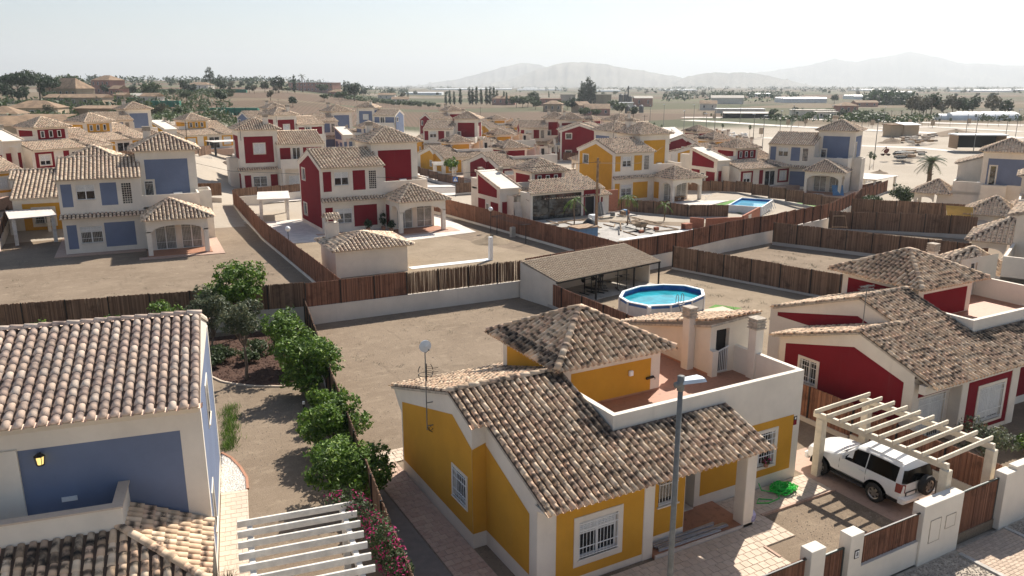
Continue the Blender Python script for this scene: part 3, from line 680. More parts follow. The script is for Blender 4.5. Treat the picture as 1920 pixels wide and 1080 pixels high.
# ---------------------------------------------------------------- one storey villa with tower room on a roof terrace
def build_one_storey(name, label, col, near=False, world=None):
    t = thing(name, label, 'house'); mat = 'tile' if near else 'tile_far'
    SL = .334; E = 3.2; zr = lambda y: E+SL*(y+.7)
    wl = MB(); wf = (1.5, 2.96, .85, 2.12); wside = (9.57-4.75, 9.57-3.72, 1.3, 2.38)
    # left gable: rear part on x=0, front part on x=.5
    FLr = FL(0, 9.57); Lr = 9.57-3.27
    zt = lambda u: min(zr(9.57-u), 5.05-.305*((9.57-u)-4.84))-.06
    sheet(wl, FLr, 0, Lr, 0, 2.6, [wside]); us = [0, 9.57-4.84, Lr]
    wl.poly([FLr.P(0, 2.6), FLr.P(Lr, 2.6), FLr.P(Lr, zt(Lr)), FLr.P(us[1], zt(us[1])), FLr.P(0, zt(0))])
    wl.prism([FLr.P(-.85, 3.36, 0), FLr.P(0, zt(0), 0), FLr.P(0, 2.55, 0), FLr.P(-.28, 2.75, 0)], Vector((.25, 0, 0)))
    wl.poly([(0, 3.27, 0), (.5, 3.27, 0), (.5, 3.27, zr(3.27)-.06), (0, 3.27, zr(3.27)-.06)])
    FLf = FL(.5, 3.27); wl.poly([FLf.P(0, 0), FLf.P(3.27, 0), FLf.P(3.27, zr(0)-.06), FLf.P(0, zr(3.27)-.06)])
    Fm = FF(.5, 0); sheet(wl, Fm, 0, 4.0, 0, 3.2, [wf]); fbox(wl, Fm, 4.0, 4.4, 0, 3.2, -.45, .02); fbox(wl, Fm, .008, .3, 0, 3.1, .0, .02)
    fbox(wl, Fm, .012, 8.8, 2.72, 3.12, -.25, .03); cornice(wl, Fm, -.05, 8.85, 3.1, .55, .16)
    fbox(wl, FR(9.28, -.2), 0, 1.8, 2.72, 3.3, -.25, 0)
    ws = (5.45-4.9, 6.25-4.9, 1.45, 2.3)
    sheet(wl, FF(4.9, .45), 0, 1.7, 0, 3.4, [ws]); sheet(wl, FR(6.6, .45), 0, 2.3, 0, 3.6); sheet(wl, FL(8.05, 2.75), 0, 1.2, 0, 3.6)
    wb = (10.55-8.05, 12.0-8.05, .95, 2.3)
    Fb = FF(8.05, 1.6); sheet(wl, Fb, 0, 5.25, 0, 3.4, [wb])
    fbox(wl, FF(4.35, 1.6), 0, 8.95, 3.4, 4.5, -.2, 0); wl.box(6.6, 2.7, 0, 8.05, 2.8, 3.4)
    # terrace parapets and rear body
    wl.box(4.35, 1.8, 3.2, 4.55, 4.6, 4.5); wl.prism([(4.35, 4.6, 3.2), (4.35, 5.3, 3.2), (4.35, 5.3, 4.75), (4.35, 4.6, 4.5)], (.2, 0, 0))
    wl.box(13.1, 1.8, 3.2, 13.3, 5.1, 4.5); wl.box(13.3, 3.0, 0, 13.301, 3.1, .1)
    sheet(wl, FR(13.3, 1.6), 0, 11, 0, 3.4)
    wl.build('wall', 'white', t)
    # painted fields
    g = MB(); F = FLr; g.poly([F.P(.12, .55, .006), F.P(wside[0]-.1, .55, .006), F.P(wside[0]-.1, 2.6, .006), F.P(.12, 2.6, .006)])
    sheet(g, F, wside[0]-.1, Lr, .55, 2.6, [(wside[0]-.1, wside[1]+.1, wside[2]-.1, wside[3]+.1)], .006, 0)
    g.poly([F.P(.12, 2.6, .006), F.P(Lr, 2.6, .006), F.P(Lr, zt(Lr)-.85, .006), F.P(us[1]+.1, 4.28, .006), F.P(.12, 3.02, .006)])
    g.poly([(-.0, 3.264, .55), (.5, 3.264, .55), (.5, 3.264, 3.75), (0, 3.264, 3.6)])
    F = FLf; g.poly([F.P(0, .55, .006), F.P(2.85, .55, .006), F.P(2.85, 2.62, .006), F.P(0, zr(3.27)-.85, .006)]); g.build('painted_panel', col, t)
    panel(t, Fm, .68, 3.98, .25, 2.62, col, [(wf[0]-.19, wf[1]+.21, wf[2]-.26, wf[3]+.15)])
    panel(t, FF(4.9, .45), .02, 1.68, .4, 2.7, col, [ws]); panel(t, Fb, .3, 4.9, .5, 2.75, col, [(wb[0]-.14, wb[1]+.14, wb[2]-.14, wb[3]+.14)])
    window(t, FLr, *wside, surround=.1, grille=True, leaves=1); window(t, Fm, *wf, surround=.19, grille=True, shutter=.38); window(t, FF(4.9, .45), *ws, surround=0, grille=True, leaves=1); window(t, Fb, *wb, surround=.14, grille=True)
    window(t, FF(6.6, 2.72), .15, 1.2, .17, 2.3, surround=0, door=True, leaves=1, depth=-.03)
    fl = MB(); fl.box(4.9, -.15, 0, 9.25, .45, .14); fl.box(6.6, .45, 0, 8.05, 2.7, .14); fl.box(8.05, .45, 0, 9.0, 1.6, .14); fl.box(6.7, 1.5, .14, 8.0, 2.7, .17, 1); fl.build('porch_floor', ['terra', 'slab'], t)
    pk = MB(); pk.box(4.9, -.2, 0, 9.3, -.152, .15); pk.build('porch_edge', 'slab', t)
    c = MB(); c.bbox(8.75, -.2, 0, 9.22, .3, 2.74, .02); c.build('column', 'white', t)
    # terrace floor, tower room
    tf = MB(); tf.box(4.55, 1.8, 3.2, 13.1, 9.4, 3.4); tf.build('terrace_floor', 'terra', t)
    tz = 0 if near else .4; x0, x1, y0, y1 = 4.4, 9.0, 4.9, 9.3; tw = MB()
    for F, L, z0 in ((FF(x0, y0), x1-x0, 3.3), (FR(x1, y0), y1-y0, 3.3), (FB(x1, y1), x1-x0, 3.0), (FL(x0, y1), y1-y0, 3.0)):
        sheet(tw, F, 0, L, z0, 5.2+tz); cornice(tw, F, -.02, L+.02, 5.2+tz, .38, .22)
    tw.build('tower_wall', 'white', t)
    panel(t, FF(x0, y0), .45, 4.15, 3.42, 4.78+tz, col); panel(t, FL(x0, y1), .35, 4.4, 3.6, 4.8+tz, col)
    panel(t, FB(x1, y1), .4, 4.2, 4.0, 4.92+tz, col)
    for i in range(3): window(t, FB(x1, y1), .8+i*1.15, 1.3+i*1.15, 4.25, 4.9+tz*.6, surround=.03, leaves=1, depth=-.012, sill=False)
    panel(t, FR(x1, y0), .5, 3.9, 3.5, 4.8+tz, col)
    for q in ((9.0, 5.0, 3.4, 9.012, 9.3, 3.48), (4.6, 4.885, 3.4, 9.0, 4.899, 3.47), (11.735, 5.15, 3.4, 11.75, 9.2, 3.48)):
        if near: sk = MB(); sk.box(*q); sk.build('skirting', 'terra', t)
    # stair wing
    wg = MB(); dr = (.32, 1.03, 3.42, 5.3); Fw = FF(11.75, 5.1); zw = lambda y: 5.55-.243*(y-5.1)
    sheet(wg, Fw, 0, 2.5, 3.0, 5.42, [dr], reveal=.2); wg.poly([Fw.P(0, 5.42), Fw.P(2.5, 5.42), Fw.P(2.5, 5.75), Fw.P(0, 5.53)])
    wg.poly([(11.75, 5.1, 3.2), (11.75, 5.1, zw(5.1)), (11.75, 11, zw(11)), (11.75, 11, 3.2)]); wg.poly([(14.25, 5.1, 0), (14.25, 11, 0), (14.25, 11, zw(11)), (14.25, 5.1, zw(5.1)+.2)]); sheet(wg, FB(14.25, 11), 0, 2.5, 0, zw(11)); wg.poly([(13.3, 5.1, 0), (14.25, 5.1, 0), (14.25, 5.1, 3.2), (13.3, 5.1, 3.2)])
    wg.box(11.7, 4.85, 3.4, 12.0, 5.1, 4.5); wg.build('stair_wing', 'cream' if near else 'white', t)
    Fq = FR(14.25, 5.1); g = MB(); g.poly([Fq.P(u, v, .006) for u, v in ((.35, 3.0), (5.2, 3.0), (5.2, zw(10.3)-.35), (.35, zw(5.45)-.2))]); g.build('painted_panel', col, t); panel(t, Fq, .35, 2.2, .4, 2.5, col); panel(t, Fq, 3.6, 5.5, .4, 2.4, col); window(t, Fq, 2.5, 3.3, .1, 2.1, surround=.06, door=True, leaves=1, depth=-.03); panel(t, FB(14.25, 11), .3, 2.2, .5, 2.6, col)
    dk = MB(); dk.poly([Fw.P(dr[0], dr[2], -.19), Fw.P(dr[1], dr[2], -.19), Fw.P(dr[1], dr[3], -.19), Fw.P(dr[0], dr[3], -.19)]); dk.build('doorway', 'dark', t)
    if near:
        gt = MB()
        for i in range(7): x = dr[0]+.05+i*.1; fbox(gt, Fw, x-.012, x+.012, 3.47, 4.35+i*.025, .0, .024)
        gt.bar(Fw.P(dr[0], 4.33, .012), Fw.P(dr[1], 4.52, .012), .04, .04); gt.bar(Fw.P(dr[0], 3.48, .012), Fw.P(dr[1], 3.48, .012), .03, .03); gt.build('stair_gate', 'frame', t)
    rf = Roof(.242, .335) if near else Roof()
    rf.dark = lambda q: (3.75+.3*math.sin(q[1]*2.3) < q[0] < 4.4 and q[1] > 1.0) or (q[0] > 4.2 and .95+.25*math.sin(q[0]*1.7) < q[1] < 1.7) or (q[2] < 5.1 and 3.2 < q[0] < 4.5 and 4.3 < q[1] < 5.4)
    rf.face([(.42, -.7, E), (4.35, -.7, E), (4.35, 4.84, zr(4.84)), (.42, 4.84, zr(4.84))])
    rf.face([(4.35, -.7, E), (9.32, -.7, E), (9.32, 1.6, zr(1.6)), (4.35, 1.6, zr(1.6))])
    rf.face([(-.1, 3.12, zr(3.12)), (.42, 3.12, zr(3.12)), (.42, 4.84, zr(4.84)), (-.1, 4.84, zr(4.84))])
    rf.face([(5.2, 10.4, 3.36), (-.1, 10.4, 3.36), (-.1, 4.84, zr(4.84)), (5.2, 4.84, zr(4.84))])
    rf.line((-.1, 4.84, zr(4.84)), (4.3, 4.84, zr(4.84)))
    rf.hip(3.94, 4.42, 9.28, 9.72, 5.22+tz, 6.6, 7.05, 6.52+tz)
    if near:
        rf.face([(14.4, 11.3, zw(11.3)), (11.65, 11.3, zw(11.3)), (11.65, 5.0, zw(5.0)+.02), (14.4, 5.0, zw(5.0)+.2)])
    else:
        # garden side: lower roof, rear wall and the smooth capping of the stair wing
        rb = MB(); Fr = FB(11.75, 13.0); hw = [(1.0, 2.4, .9, 2.2), (5.4, 7.6, .15, 2.4), (8.6, 9.9, .9, 2.2)]
        sheet(rb, Fr, 0, 11.4, 0, 2.97, hw); rb.poly([(.35, 9.5, 0), (.35, 13, 0), (.35, 13, 2.9), (.35, 9.5, 3.7)][::-1]); sheet(rb, FR(11.75, 9.3), 0, 3.7, 0, 2.95); rb.poly([(11.75, 9.3, 2.95), (11.75, 13, 2.95), (11.75, 9.3, 3.8)]); rb.box(9.01, 9.25, 3.3, 11.74, 9.42, 4.5)
        rb.build('rear_wall', 'white', t)
        window(t, Fr, *hw[0], surround=.14, shutter=.6); window(t, Fr, *hw[1], door=True); window(t, Fr, *hw[2], surround=.14, shutter=1)
        panel(t, Fr, .4, 2.9, .5, 2.6, col, [(hw[0][0]-.14, hw[0][1]+.14, hw[0][2]-.14, hw[0][3]+.14)]); panel(t, Fr, 8.1, 10.5, .5, 2.6, col, [(hw[2][0]-.14, hw[2][1]+.14, hw[2][2]-.14, hw[2][3]+.14)]); panel(t, Fr, 4.2, 5.0, .5, 2.6, col)
        rf.face([(11.85, 13.45, 2.92), (.2, 13.45, 2.92), (.2, 9.3, 3.9), (11.85, 9.3, 3.9)])
        cp = MB(); cp.prism([(11.6, 5.0, zw(5.0)), (11.6, 11.3, zw(11.3)), (11.6, 11.3, zw(11.3)+.14), (11.6, 5.0, zw(5.0)+.14)], (2.85, 0, 0)); cp.build('wing_roof', 'white', t); rf.line((11.6, 11.2, zw(11.2)+.1), (11.6, 5.0, zw(5)+.1)); rf.line((14.4, 11.2, zw(11.2)+.1), (14.4, 5.0, zw(5)+.1))
    rf.build(t, mat, 300 if near else 0, world, near)
    chimney(t, 13.0, 3.85, 3.4, 5.5); chimney(t, 11.4, 6.0, 3.4, 5.65, .35, .42)
    if not near:
        fd = MB(); fd.box(.01, .01, -2, 14.2, 12.98, -.01); fd.build('foundation', 'white', t)
        ap = MB(); ap.box(-1.2, -.9, -1.2, 14.5, 0, .06); ap.box(-1.2, 0, -1.2, 0, 13.5, .062); ap.box(0, 13, -1.2, 13, 14.5, .064); ap.build('apron', 'stamp', t)
    return t
# ---------------------------------------------------------------- the houses
def rot2(x, y, a): c, s = math.cos(R(a)), math.sin(R(a)); return x*c-y*s, x*s+y*c
def house(proto, loc, deg, col, label, group=None):
    x, y = loc; o = place(proto, USED, (x, y, hz(x, y) if math.hypot(x, y) > 100 else 0), R(deg), label, group)
    repaint(o, col); return o
def by_apex(ap, loc, deg): dx, dy = rot2(*ap, deg); return loc[0]-dx, loc[1]-dy
A2 = (9.22, 5.62); A1 = (6.6, 7.05); P2 = (12.55, -4.6)
two = build_two_storey('two_storey_villa', '', 'blue')
G2 = 'two storey villas of the estate'; G1 = 'one storey villas of the estate'
L2 = [
 ((-1.36, 81.3), None, -4, 'blue', 'blue and white two storey villa facing the bare yard, car port at its left'),
 ((22.14, 80.37), None, 0, 'red', 'red and white two storey villa behind the little tiled shed with a chimney'),
 ((23.68, 119.35), A2, 178, 'red', 'red two storey villa seen from behind, left of the red villa with the shed'),
 ((106.4, 170), A2, -25, 'red', 'distant red villa facing the camera, hipped porch below its red tower'),
 ((73.1, 92.6), A2, 0, 'yellow', 'yellow two storey villa right of the wooden utility pole'),
 ((82.8, 112.5), A2, 178, 'blue', 'pale villa with blue panels just behind the yellow two storey villa'),
 ((105, 84.2), A2, -63, 'blue', 'blue and white villa beside the sandy field, right of the rectangular pool'),
 ((103.5, 57.5), A2, 208, 'blue', 'blue villa at the right edge, behind the clipped bush and the palm'),
 ((78.8, 47.5), P2, 208, 'yellow', 'villa at the right edge with the yellow awning on its porch'),
 ((60.2, 35.7), P2, 206, 'blue', 'villa at the right edge with a blue gable, nearer than the yellow awning'),
 ((45.8, 30.2), P2, 204, 'blue', 'villa half hidden behind the near red house and its tower'),
 ((10.8, 157.5), A2, 16, 'blue', 'small blue gabled villa in the left distance above the yellow ones'),
 ((79.3, 231.3), A2, 142, 'blue', 'distant blue villa seen from behind with its gable to the right'),
 ((101, 219), A2, 0, 'red', 'farthest red villa of the row, near the dark cypresses'),
 ((80.7, 166.3), A2, -36, 'red', 'distant red villa with a tall narrow red panel on its right side'),
 ((49.8, 222.5), A2, 8, 'blue', 'distant blue villa in the left middle, behind two red roofs with chimneys'),
 ((39.7, 174), A2, 200, 'red', 'villa roof with a chimney showing red panels, far behind the red tower'),
 ((57.5, 191), A2, 8, 'blue', 'distant blue villa left of the blue villa with a balcony'),
 ((104.4, 160.0), A2, 62, 'red', 'distant red villa squeezed right of the one with the hipped porch'),
 ((113, 152), A2, 180, 'blue', 'far pale villa roof just left of the road to the sandy field'),
]
for loc, ap, deg, col, lab in L2:
    k = .8 if loc[0] == 10.8 else 1.0
    h_ = house(two, by_apex((ap[0]*k, ap[1]*k), loc, deg) if ap else loc, deg, col, lab, G2); h_.scale = (k, k, k)
one = build_one_storey('one_storey_villa', '', 'yellow')
L1 = [
 ((-2.9, 130.1), 210, 'red', 'red one storey villa at the left between two yellow ones'),
 ((3.4, 145.7), 212, 'yellow', 'yellow one storey villa right of the red one in the left row'),
 ((-13.5, 109), 208, 'yellow', 'yellow one storey villa cut by the left edge of the picture'),
 ((22.3, 173.7), 200, 'yellow', 'small yellow villa with a dark pergola, above the blue tower roof'),
 ((2.4, 102.9), -6, 'yellow', 'yellow villa directly behind the blue two storey villa'),
 ((67.5, 145), 0, 'yellow', 'yellow one storey villa behind the white bar pergola by the road sign'),
 ((79, 178), 0, 'yellow', 'smaller yellow one storey villa half hidden behind another yellow roof'),
 ((68.5, 124.6), 0, 'red', 'red one storey villa with a roof terrace across the street from the road sign'),
 ((50.2, 83.6), 180, 'red', 'red villa under extension with a glazed front and building works in its yard'),
 ((91.8, 92.7), 180, 'red', 'red one storey villa right of the yellow villa, pool and turf in front'),
 ((121.5, 229.8), 0, 'yellow', 'farthest yellow villa right of the red row'),
 ((112, 200), 0, 'yellow', 'distant yellow villa left of the red one with hipped porch'),
 ((128, 142), 0, 'red', 'low red villa between the road to the sandy field and the debris mound'),
 ((113.5, 152.5), 180, 'red', 'low red villa before the farthest red row, left part'),
 ((88, 165), 0, 'yellow', 'low yellow villa left of the red villa with hipped porch'),
 ((62, 181), 180, 'blue', 'low pale villa with blue panels before the distant blue row'),
 ((147, 213), 20, 'red', 'far red low villa beside the trees at the edge of the estate'),
 ((106, 113), 0, 'yellow', 'yellow gabled villa between the yellow tower and the debris mound'),
]
for loc, deg, col, lab in L1:
    k = 1.2 if loc[0] == 2.4 else 1.0; h_ = house(one, by_apex((A1[0]*k, A1[1]*k), loc, deg), deg, col, lab, G1); h_.scale = (k, k, k)
yellow = build_one_storey('ochre_house', 'large ochre house in front with roof terrace and tiled tower', 'yellow', True, Matrix.Translation((10.2, 17.8, 0)))
yellow.location = (10.2, 17.8, 0)

def near_blue():
    t = thing('blue_house', 'near blue house cut by the left edge with balcony and lantern', 'house', (2.45, 23.45, 0), R(-10)); W = t.matrix_basis.copy()
    EZ = 6.02; zr = lambda y: EZ+.33*(y+.42)
    wl = MB(); F = FF(-9, 0); Fr = FR(0, 0)
    wins = [(1.2, 2.1, 1.0, 2.3), (3.2, 4.3, 3.9, 5.2)]
    sheet(wl, F, 0, 9, 0, 5.9); sheet(wl, Fr, 0, 8, 0, 5.9, wins)
    wl.poly([Fr.P(0, 5.9), Fr.P(8, 5.9), Fr.P(8, zr(.2)-.1), Fr.P(4.1, zr(4.1)-.08), Fr.P(0, zr(0)-.1)])
    cornice(wl, F, -.1, 9.02, 5.98, .38, .34); fbox(wl, F, 8.4, 9.02, 0, 5.65, 0, .012); fbox(wl, F, 0, 9.0, 5.15, 5.66, 0, .013)
    for a, b in ((-.02, .3), (7.7, 8.02)): fbox(wl, Fr, a, b, 0, 6, 0, .02)
    s = Fr; wl.prism([s.P(-.4, EZ-.25, 0), s.P(4.1, zr(4.1)-.35, 0), s.P(4.1, zr(4.1)-.02, 0), s.P(-.4, EZ-.02, 0)], (.04, 0, 0))
    wl.build('wall', 'white', t)
    panel(t, F, 4.2, 8.4, .0, 5.15, 'blue'); panel(t, Fr, .32, 7.7, .5, 5.9, 'blue', [(w_[0]-.12, w_[1]+.12, w_[2]-.12, w_[3]+.12) for w_ in wins])
    for q in wins: window(t, Fr, *q, surround=.12, leaves=1, shutter=.5)
    # bay with window in shade at the left
    by = MB(); fbox(by, F, 3.5, 4.2, 2.9, 5.2, 0, .10); by.build('pilaster', 'white', t)
    window(t, F, 2.05, 3.45, 3.2, 5.0, surround=0, depth=-.03, leaves=2, fm='iron', rail=True, sill=False)
    rl = MB()
    for i in range(9): x = 2.07+i*.17; fbox(rl, F, x-.012, x+.012, 3.15, 4.1, .10, .124)
    fbox(rl, F, 2.0, 3.5, 4.1, 4.14, .09, .14); fbox(rl, F, 2.0, 3.5, 3.13, 3.17, .09, .14); rl.build('window_railing', 'iron', t)
    # balcony parapet above the porch roof
    bal = MB(); bal.box(-5.5, -1.55, 2.75, -2.15, -1.35, 3.75); bal.box(-2.35, -1.35, 2.75, -2.15, -.01, 3.75); bal.box(-9, -1.55, 2.75, -5.5, -1.35, 3.75); bal.box(-9, -1.35, 2.85, -2.36, 0, 2.95); bal.build('balcony', 'white', t)
    cp = MB(); cp.box(-9, -1.6, 3.752, -2.1, -1.3, 3.80); cp.box(-2.4, -1.3, 3.752, -2.1, -.01, 3.80); cp.build('coping', 'stamp2', t)
    rf = Roof(.303, .37, T_BIG)
    x0 = .05
    rf.face([(-9.5, -.42, EZ), (x0, -.42, EZ), (x0, 4.1, zr(4.1)), (-9.5, 4.1, zr(4.1))]); rf.face([(x0, 8.4, EZ+.1), (-9.5, 8.4, EZ+.1), (-9.5, 4.1, zr(4.1)), (x0, 4.1, zr(4.1))])
    rf.line((-9.5, 4.1, zr(4.1)), (x0+.02, 4.1, zr(4.1)))
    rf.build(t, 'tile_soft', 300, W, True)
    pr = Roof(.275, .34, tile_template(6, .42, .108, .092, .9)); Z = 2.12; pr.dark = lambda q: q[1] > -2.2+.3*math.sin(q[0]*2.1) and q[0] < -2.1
    pr.face([(-9.5, -3.3, Z), (-.05, -3.3, Z), (-2.3, -1.5, Z+1.0), (-9.5, -1.5, Z+1.0)])
    pr.face([(-.05, -3.3, Z), (-.05, .0, Z), (-2.3, .0, Z+1.0), (-2.3, -1.5, Z+1.0)])
    pr.line((-.05, -3.3, Z), (-2.3, -1.48, Z+1.0)); pr.build(t, 'tile', 150, W, True)
    po = MB(); po.box(-2.0, -3.0, 0, -1.6, -2.6, 1.95); po.box(-9, -3.05, 1.75, -.3, -2.75, 2.05); po.box(-.5, -2.75, 1.75, -.3, 0, 2.05); po.build('porch_beam', 'white', t)
    return t
blue_near = near_blue()

def near_red():
    ox, oy = 29.5, 18.0
    t = thing('red_house', 'large red house at the right with tiled tower and aerial', 'house', (ox, oy, 0)); W = Matrix.Translation((ox, oy, 0))
    E = 3.1; SL = .37; zr = lambda y: E+SL*(y+.1); Yf, Yr = 3.6, 5.65
    wl = MB(); wf = (8.0-5.55-.0, 8.0-4.4+.0, 1.2, 2.35)
    FLf = FL(0, 8.0); win = (1.35, 2.35, 1.2, 2.35)
    sheet(wl, FLf, 0, 7.2, 0, 2.9, [win]); wl.poly([FLf.P(0, 2.9), FLf.P(7.2, 2.9), FLf.P(7.2, zr(.8)-.06), FLf.P(4.4, zr(Yf)-.06), FLf.P(0, 3.1)])
    wl.poly([(0, .8, 0), (.35, .8, 0), (.35, .8, 3.2), (0, .8, 3.2)])
    FLr = FL(2.5, 11); sheet(wl, FLr, 0, 7, 3.0, 3.4); wl.poly([FLr.P(0, 3.4), FLr.P(7, 3.4), FLr.P(7, zr(4)-.06), FLr.P(11-Yr, zr(Yr)-.06), FLr.P(0, 3.6)]); sheet(wl, FLr, 0, 3, 0, 3.0)
    F = FF(0, .8); wA = (.5, 2.3, .2, 2.2); sheet(wl, F, .35, 2.6, 0, 3.2, [wA]); wl.poly([(2.6, .3, 0), (2.6, 1.2, 0), (2.6, 1.2, 3.2), (2.6, .3, 3.2)])
    Fm = FF(2.6, .3); wB = (1.35, 3.2, .55, 2.2); sheet(wl, Fm, 0, 4.3, 0, 3.1, [wB]); fbox(wl, Fm, .012, .45, 0, 3.0, 0, .02); fbox(wl, Fm, 3.75, 4.3, 0, 3.0, -.5, .02); fbox(wl, F, .012, .35, 0, 3.0, -.3, .02)
    fbox(wl, FF(0, .3), -.02, 12, 2.66, 3.04, -.25, .03); sheet(wl, FF(6.9, 1.4), 0, 6, 0, 3.2)
    # terrace
    fbox(wl, FF(6.0, 2.15), 0, 9.0, 3.2, 4.5, -.2, 0); wl.box(6.0, 2.35, 3.2, 6.2, 4.9, 4.5); wl.box(14.8, 2.35, 3.2, 15, 9, 4.5)
    wl.prism([(6.0, 4.9, 3.2), (6.0, 5.5, 3.2), (6.0, 5.5, 4.8), (6.0, 4.9, 4.5)], (.2, 0, 0))
    wl.build('wall', 'white', t)
    g = MB(); sheet(g, FLf, .4, 6.75, .4, 2.74, [(win[0]-.12, win[1]+.12, win[2]-.12, win[3]+.12)], .006, 0); g.poly([FLf.P(.4, 2.74, .006), FLf.P(6.75, 2.74, .006), FLf.P(6.75, 2.9, .006), FLf.P(4.2, 3.72, .006), FLf.P(.4, 2.8, .006)])
    g.poly([FLr.P(.5, 3.1, .006), FLr.P(6.6, 3.1, .006), FLr.P(6.6, 3.9, .006), FLr.P(11-Yr, 4.32, .006), FLr.P(.5, 3.3, .006)])
    g.build('painted_panel', 'red', t)
    panel(t, Fm, .5, 3.72, .2, 2.62, 'red', [(wB[0]-.14, wB[1]+.14, wB[2]-.14, wB[3]+.14)]); panel(t, FF(6.9, 1.4), .1, 5, .4, 2.6, 'red'); panel(t, F, .36, 2.55, 2.28, 2.62, 'red')
    window(t, FLf, *win, surround=.12, grille=True, leaves=2); window(t, F, *wA, surround=0, grille=True, shutter=.75); window(t, Fm, *wB, surround=.14, grille=True, shutter=.92)
    tf = MB(); tf.box(6.2, 2.35, 3.2, 14.8, 11, 3.4); tf.build('terrace_floor', 'terra', t)
    tw = MB(); x0, x1, y0, y1 = 6.9, 11.4, 5.6, 10.1
    for Fq, L, z0 in ((FF(x0, y0), x1-x0, 3.3), (FR(x1, y0), y1-y0, 3.3), (FB(x1, y1), x1-x0, 2), (FL(x0, y1), y1-y0, 3.0)):
        sheet(tw, Fq, 0, L, z0, 5.2); cornice(tw, Fq, -.02, L+.02, 5.2, .36, .2)
    tw.build('tower_wall', 'white', t)
    panel(t, FF(x0, y0), .45, 4.1, 3.42, 4.78, 'red'); panel(t, FL(x0, y1), .35, 4.4, 3.5, 4.85, 'red')
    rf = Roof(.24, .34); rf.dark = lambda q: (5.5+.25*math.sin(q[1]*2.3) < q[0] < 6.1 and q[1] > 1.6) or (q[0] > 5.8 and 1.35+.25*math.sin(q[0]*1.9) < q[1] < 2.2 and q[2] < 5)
    rf.face([(-.02, -.12, E), (6.0, -.12, E), (6.0, Yf, zr(Yf)), (-.02, Yf, zr(Yf))])
    rf.face([(2.45, Yf, zr(Yf)), (6.0, Yf, zr(Yf)), (6.0, Yr, zr(Yr)), (2.45, Yr, zr(Yr))])
    rf.face([(6.0, -.12, E), (14, -.12, E), (14, 2.15, zr(2.15)), (6.0, 2.15, zr(2.15))])
    rf.face([(2.5, 8.4, 3.0), (-.12, 8.4, 3.0), (-.12, Yf, zr(Yf)), (2.5, Yf, zr(Yf))])
    rf.face([(7.0, 10.8, 3.5), (2.4, 10.8, 3.5), (2.4, Yr, zr(Yr)), (7.0, Yr, zr(Yr))])
    rf.line((-.1, Yf, zr(Yf)), (2.6, Yf, zr(Yf))); rf.line((2.4, Yr, zr(Yr)), (5.95, Yr, zr(Yr)))
    rf.hip(6.42, 5.1, 11.85, 10.6, 5.22, 9.1, 7.85, 6.5); rf.build(t, 'tile', 300, W, True)
    chimney(t, 13.4, 9.2, 3.4, 5.7)
    wg = MB(); Fw = FF(13.2, 7.4); dr = (.9, 1.5, 3.45, 5.3); sheet(wg, Fw, 0, 3.5, 3, 5.6, [dr]); wg.build('stair_wing', 'cream', t); window(t, Fw, *dr, door=True, leaves=1, surround=.05)
    bh = MB(); bh.box(-.02, 8.0, 0, 0, 8.01, 2.6); bh.build('wall_edge', 'white', t)
    return t
red_near = near_red()
def ray_dir(px): a = math.atan((px-960)/(F_PX/math.cos(PITCH))*1.0); t = YAW-a; return math.cos(t), math.sin(t)
def at(px, D): c, s = ray_dir(px); x, y = c*D, s*D; return x, y, hz(x, y)
def gp(px, py, z=0):
    d = FWD*F_PX+RIGHT*(px-960)-(HEAD*math.sin(PITCH)+Vector((0, 0, 1))*math.cos(PITCH))*(py-540); k = (z-HC)/d.z; return d.x*k, d.y*k
# ---------------------------------------------------------------- yards and near ground
arc = []
for a in range(-70, 72, 4):
    t = YAW-R(a); x, y = 90.5*math.cos(t), 90.5*math.sin(t)
    if y > 13.75: arc.append((x, y))
mb = MB(); mb.poly([(-60, 13.75, .0), (70, 13.75, 0)]+[(x, y, 0) for x, y in arc[::-1]]); struct(mb.build('yard_ground', 'yard'))
mb = MB()
for a, b in ((-60, 9), (9, 70)): mb.poly([(a, 13.75, -.4), (b, 13.75, -.4), (b, 13.75, 0), (a, 13.75, 0)])
struct(mb.build('terrain_step', 'yard'))
for v in ground.data.vertices:
    r = math.hypot(v.co.x, v.co.y)
    if r < 91: v.co.z = -.42 if r < 70 else -.3
def sheet_at(name, pts, mat, z):
    mb = MB(); mb.poly([(x, y, hz(x, y)+z+(.07 if math.hypot(x, y) > 91 else 0)) for x, y in pts]); return struct(mb.build(name, mat))
sheet_at('garden_soil', [(15.9, 50.6), (37.8, 50.6), (39.6, 61), (37.2, 90), (22, 90), (15.9, 90)], 'yard2', .006)
sheet_at('garden_soil', [(43.2, 49), (46.3, 38), (49.5, 27), (36, 29), (28.2, 30), (28.2, 48.4)], 'yard2', .007)
sheet_at('garden_soil', [(58, 53.3), (62, 45.3), (66, 36), (53, 33), (49.6, 27), (46.5, 38), (44, 49), (44.6, 51)], 'yard', .005)
sheet_at('painted_shade', [(3.6, 13.8), (8.95, 13.8), (8.95, 28.2), (9.0, 29.5), (8.6, 29.5), (7.1, 20)], 'asph', .006)  # grey sheet that paints in the ochre house's shade beside the path
sheet_at('driveway', [(20.3, 14.1), (27.6, 14.1), (27.6, 22.5), (23.9, 22.5), (23.9, 18.0), (20.2, 18.0)], 'yard', .008)
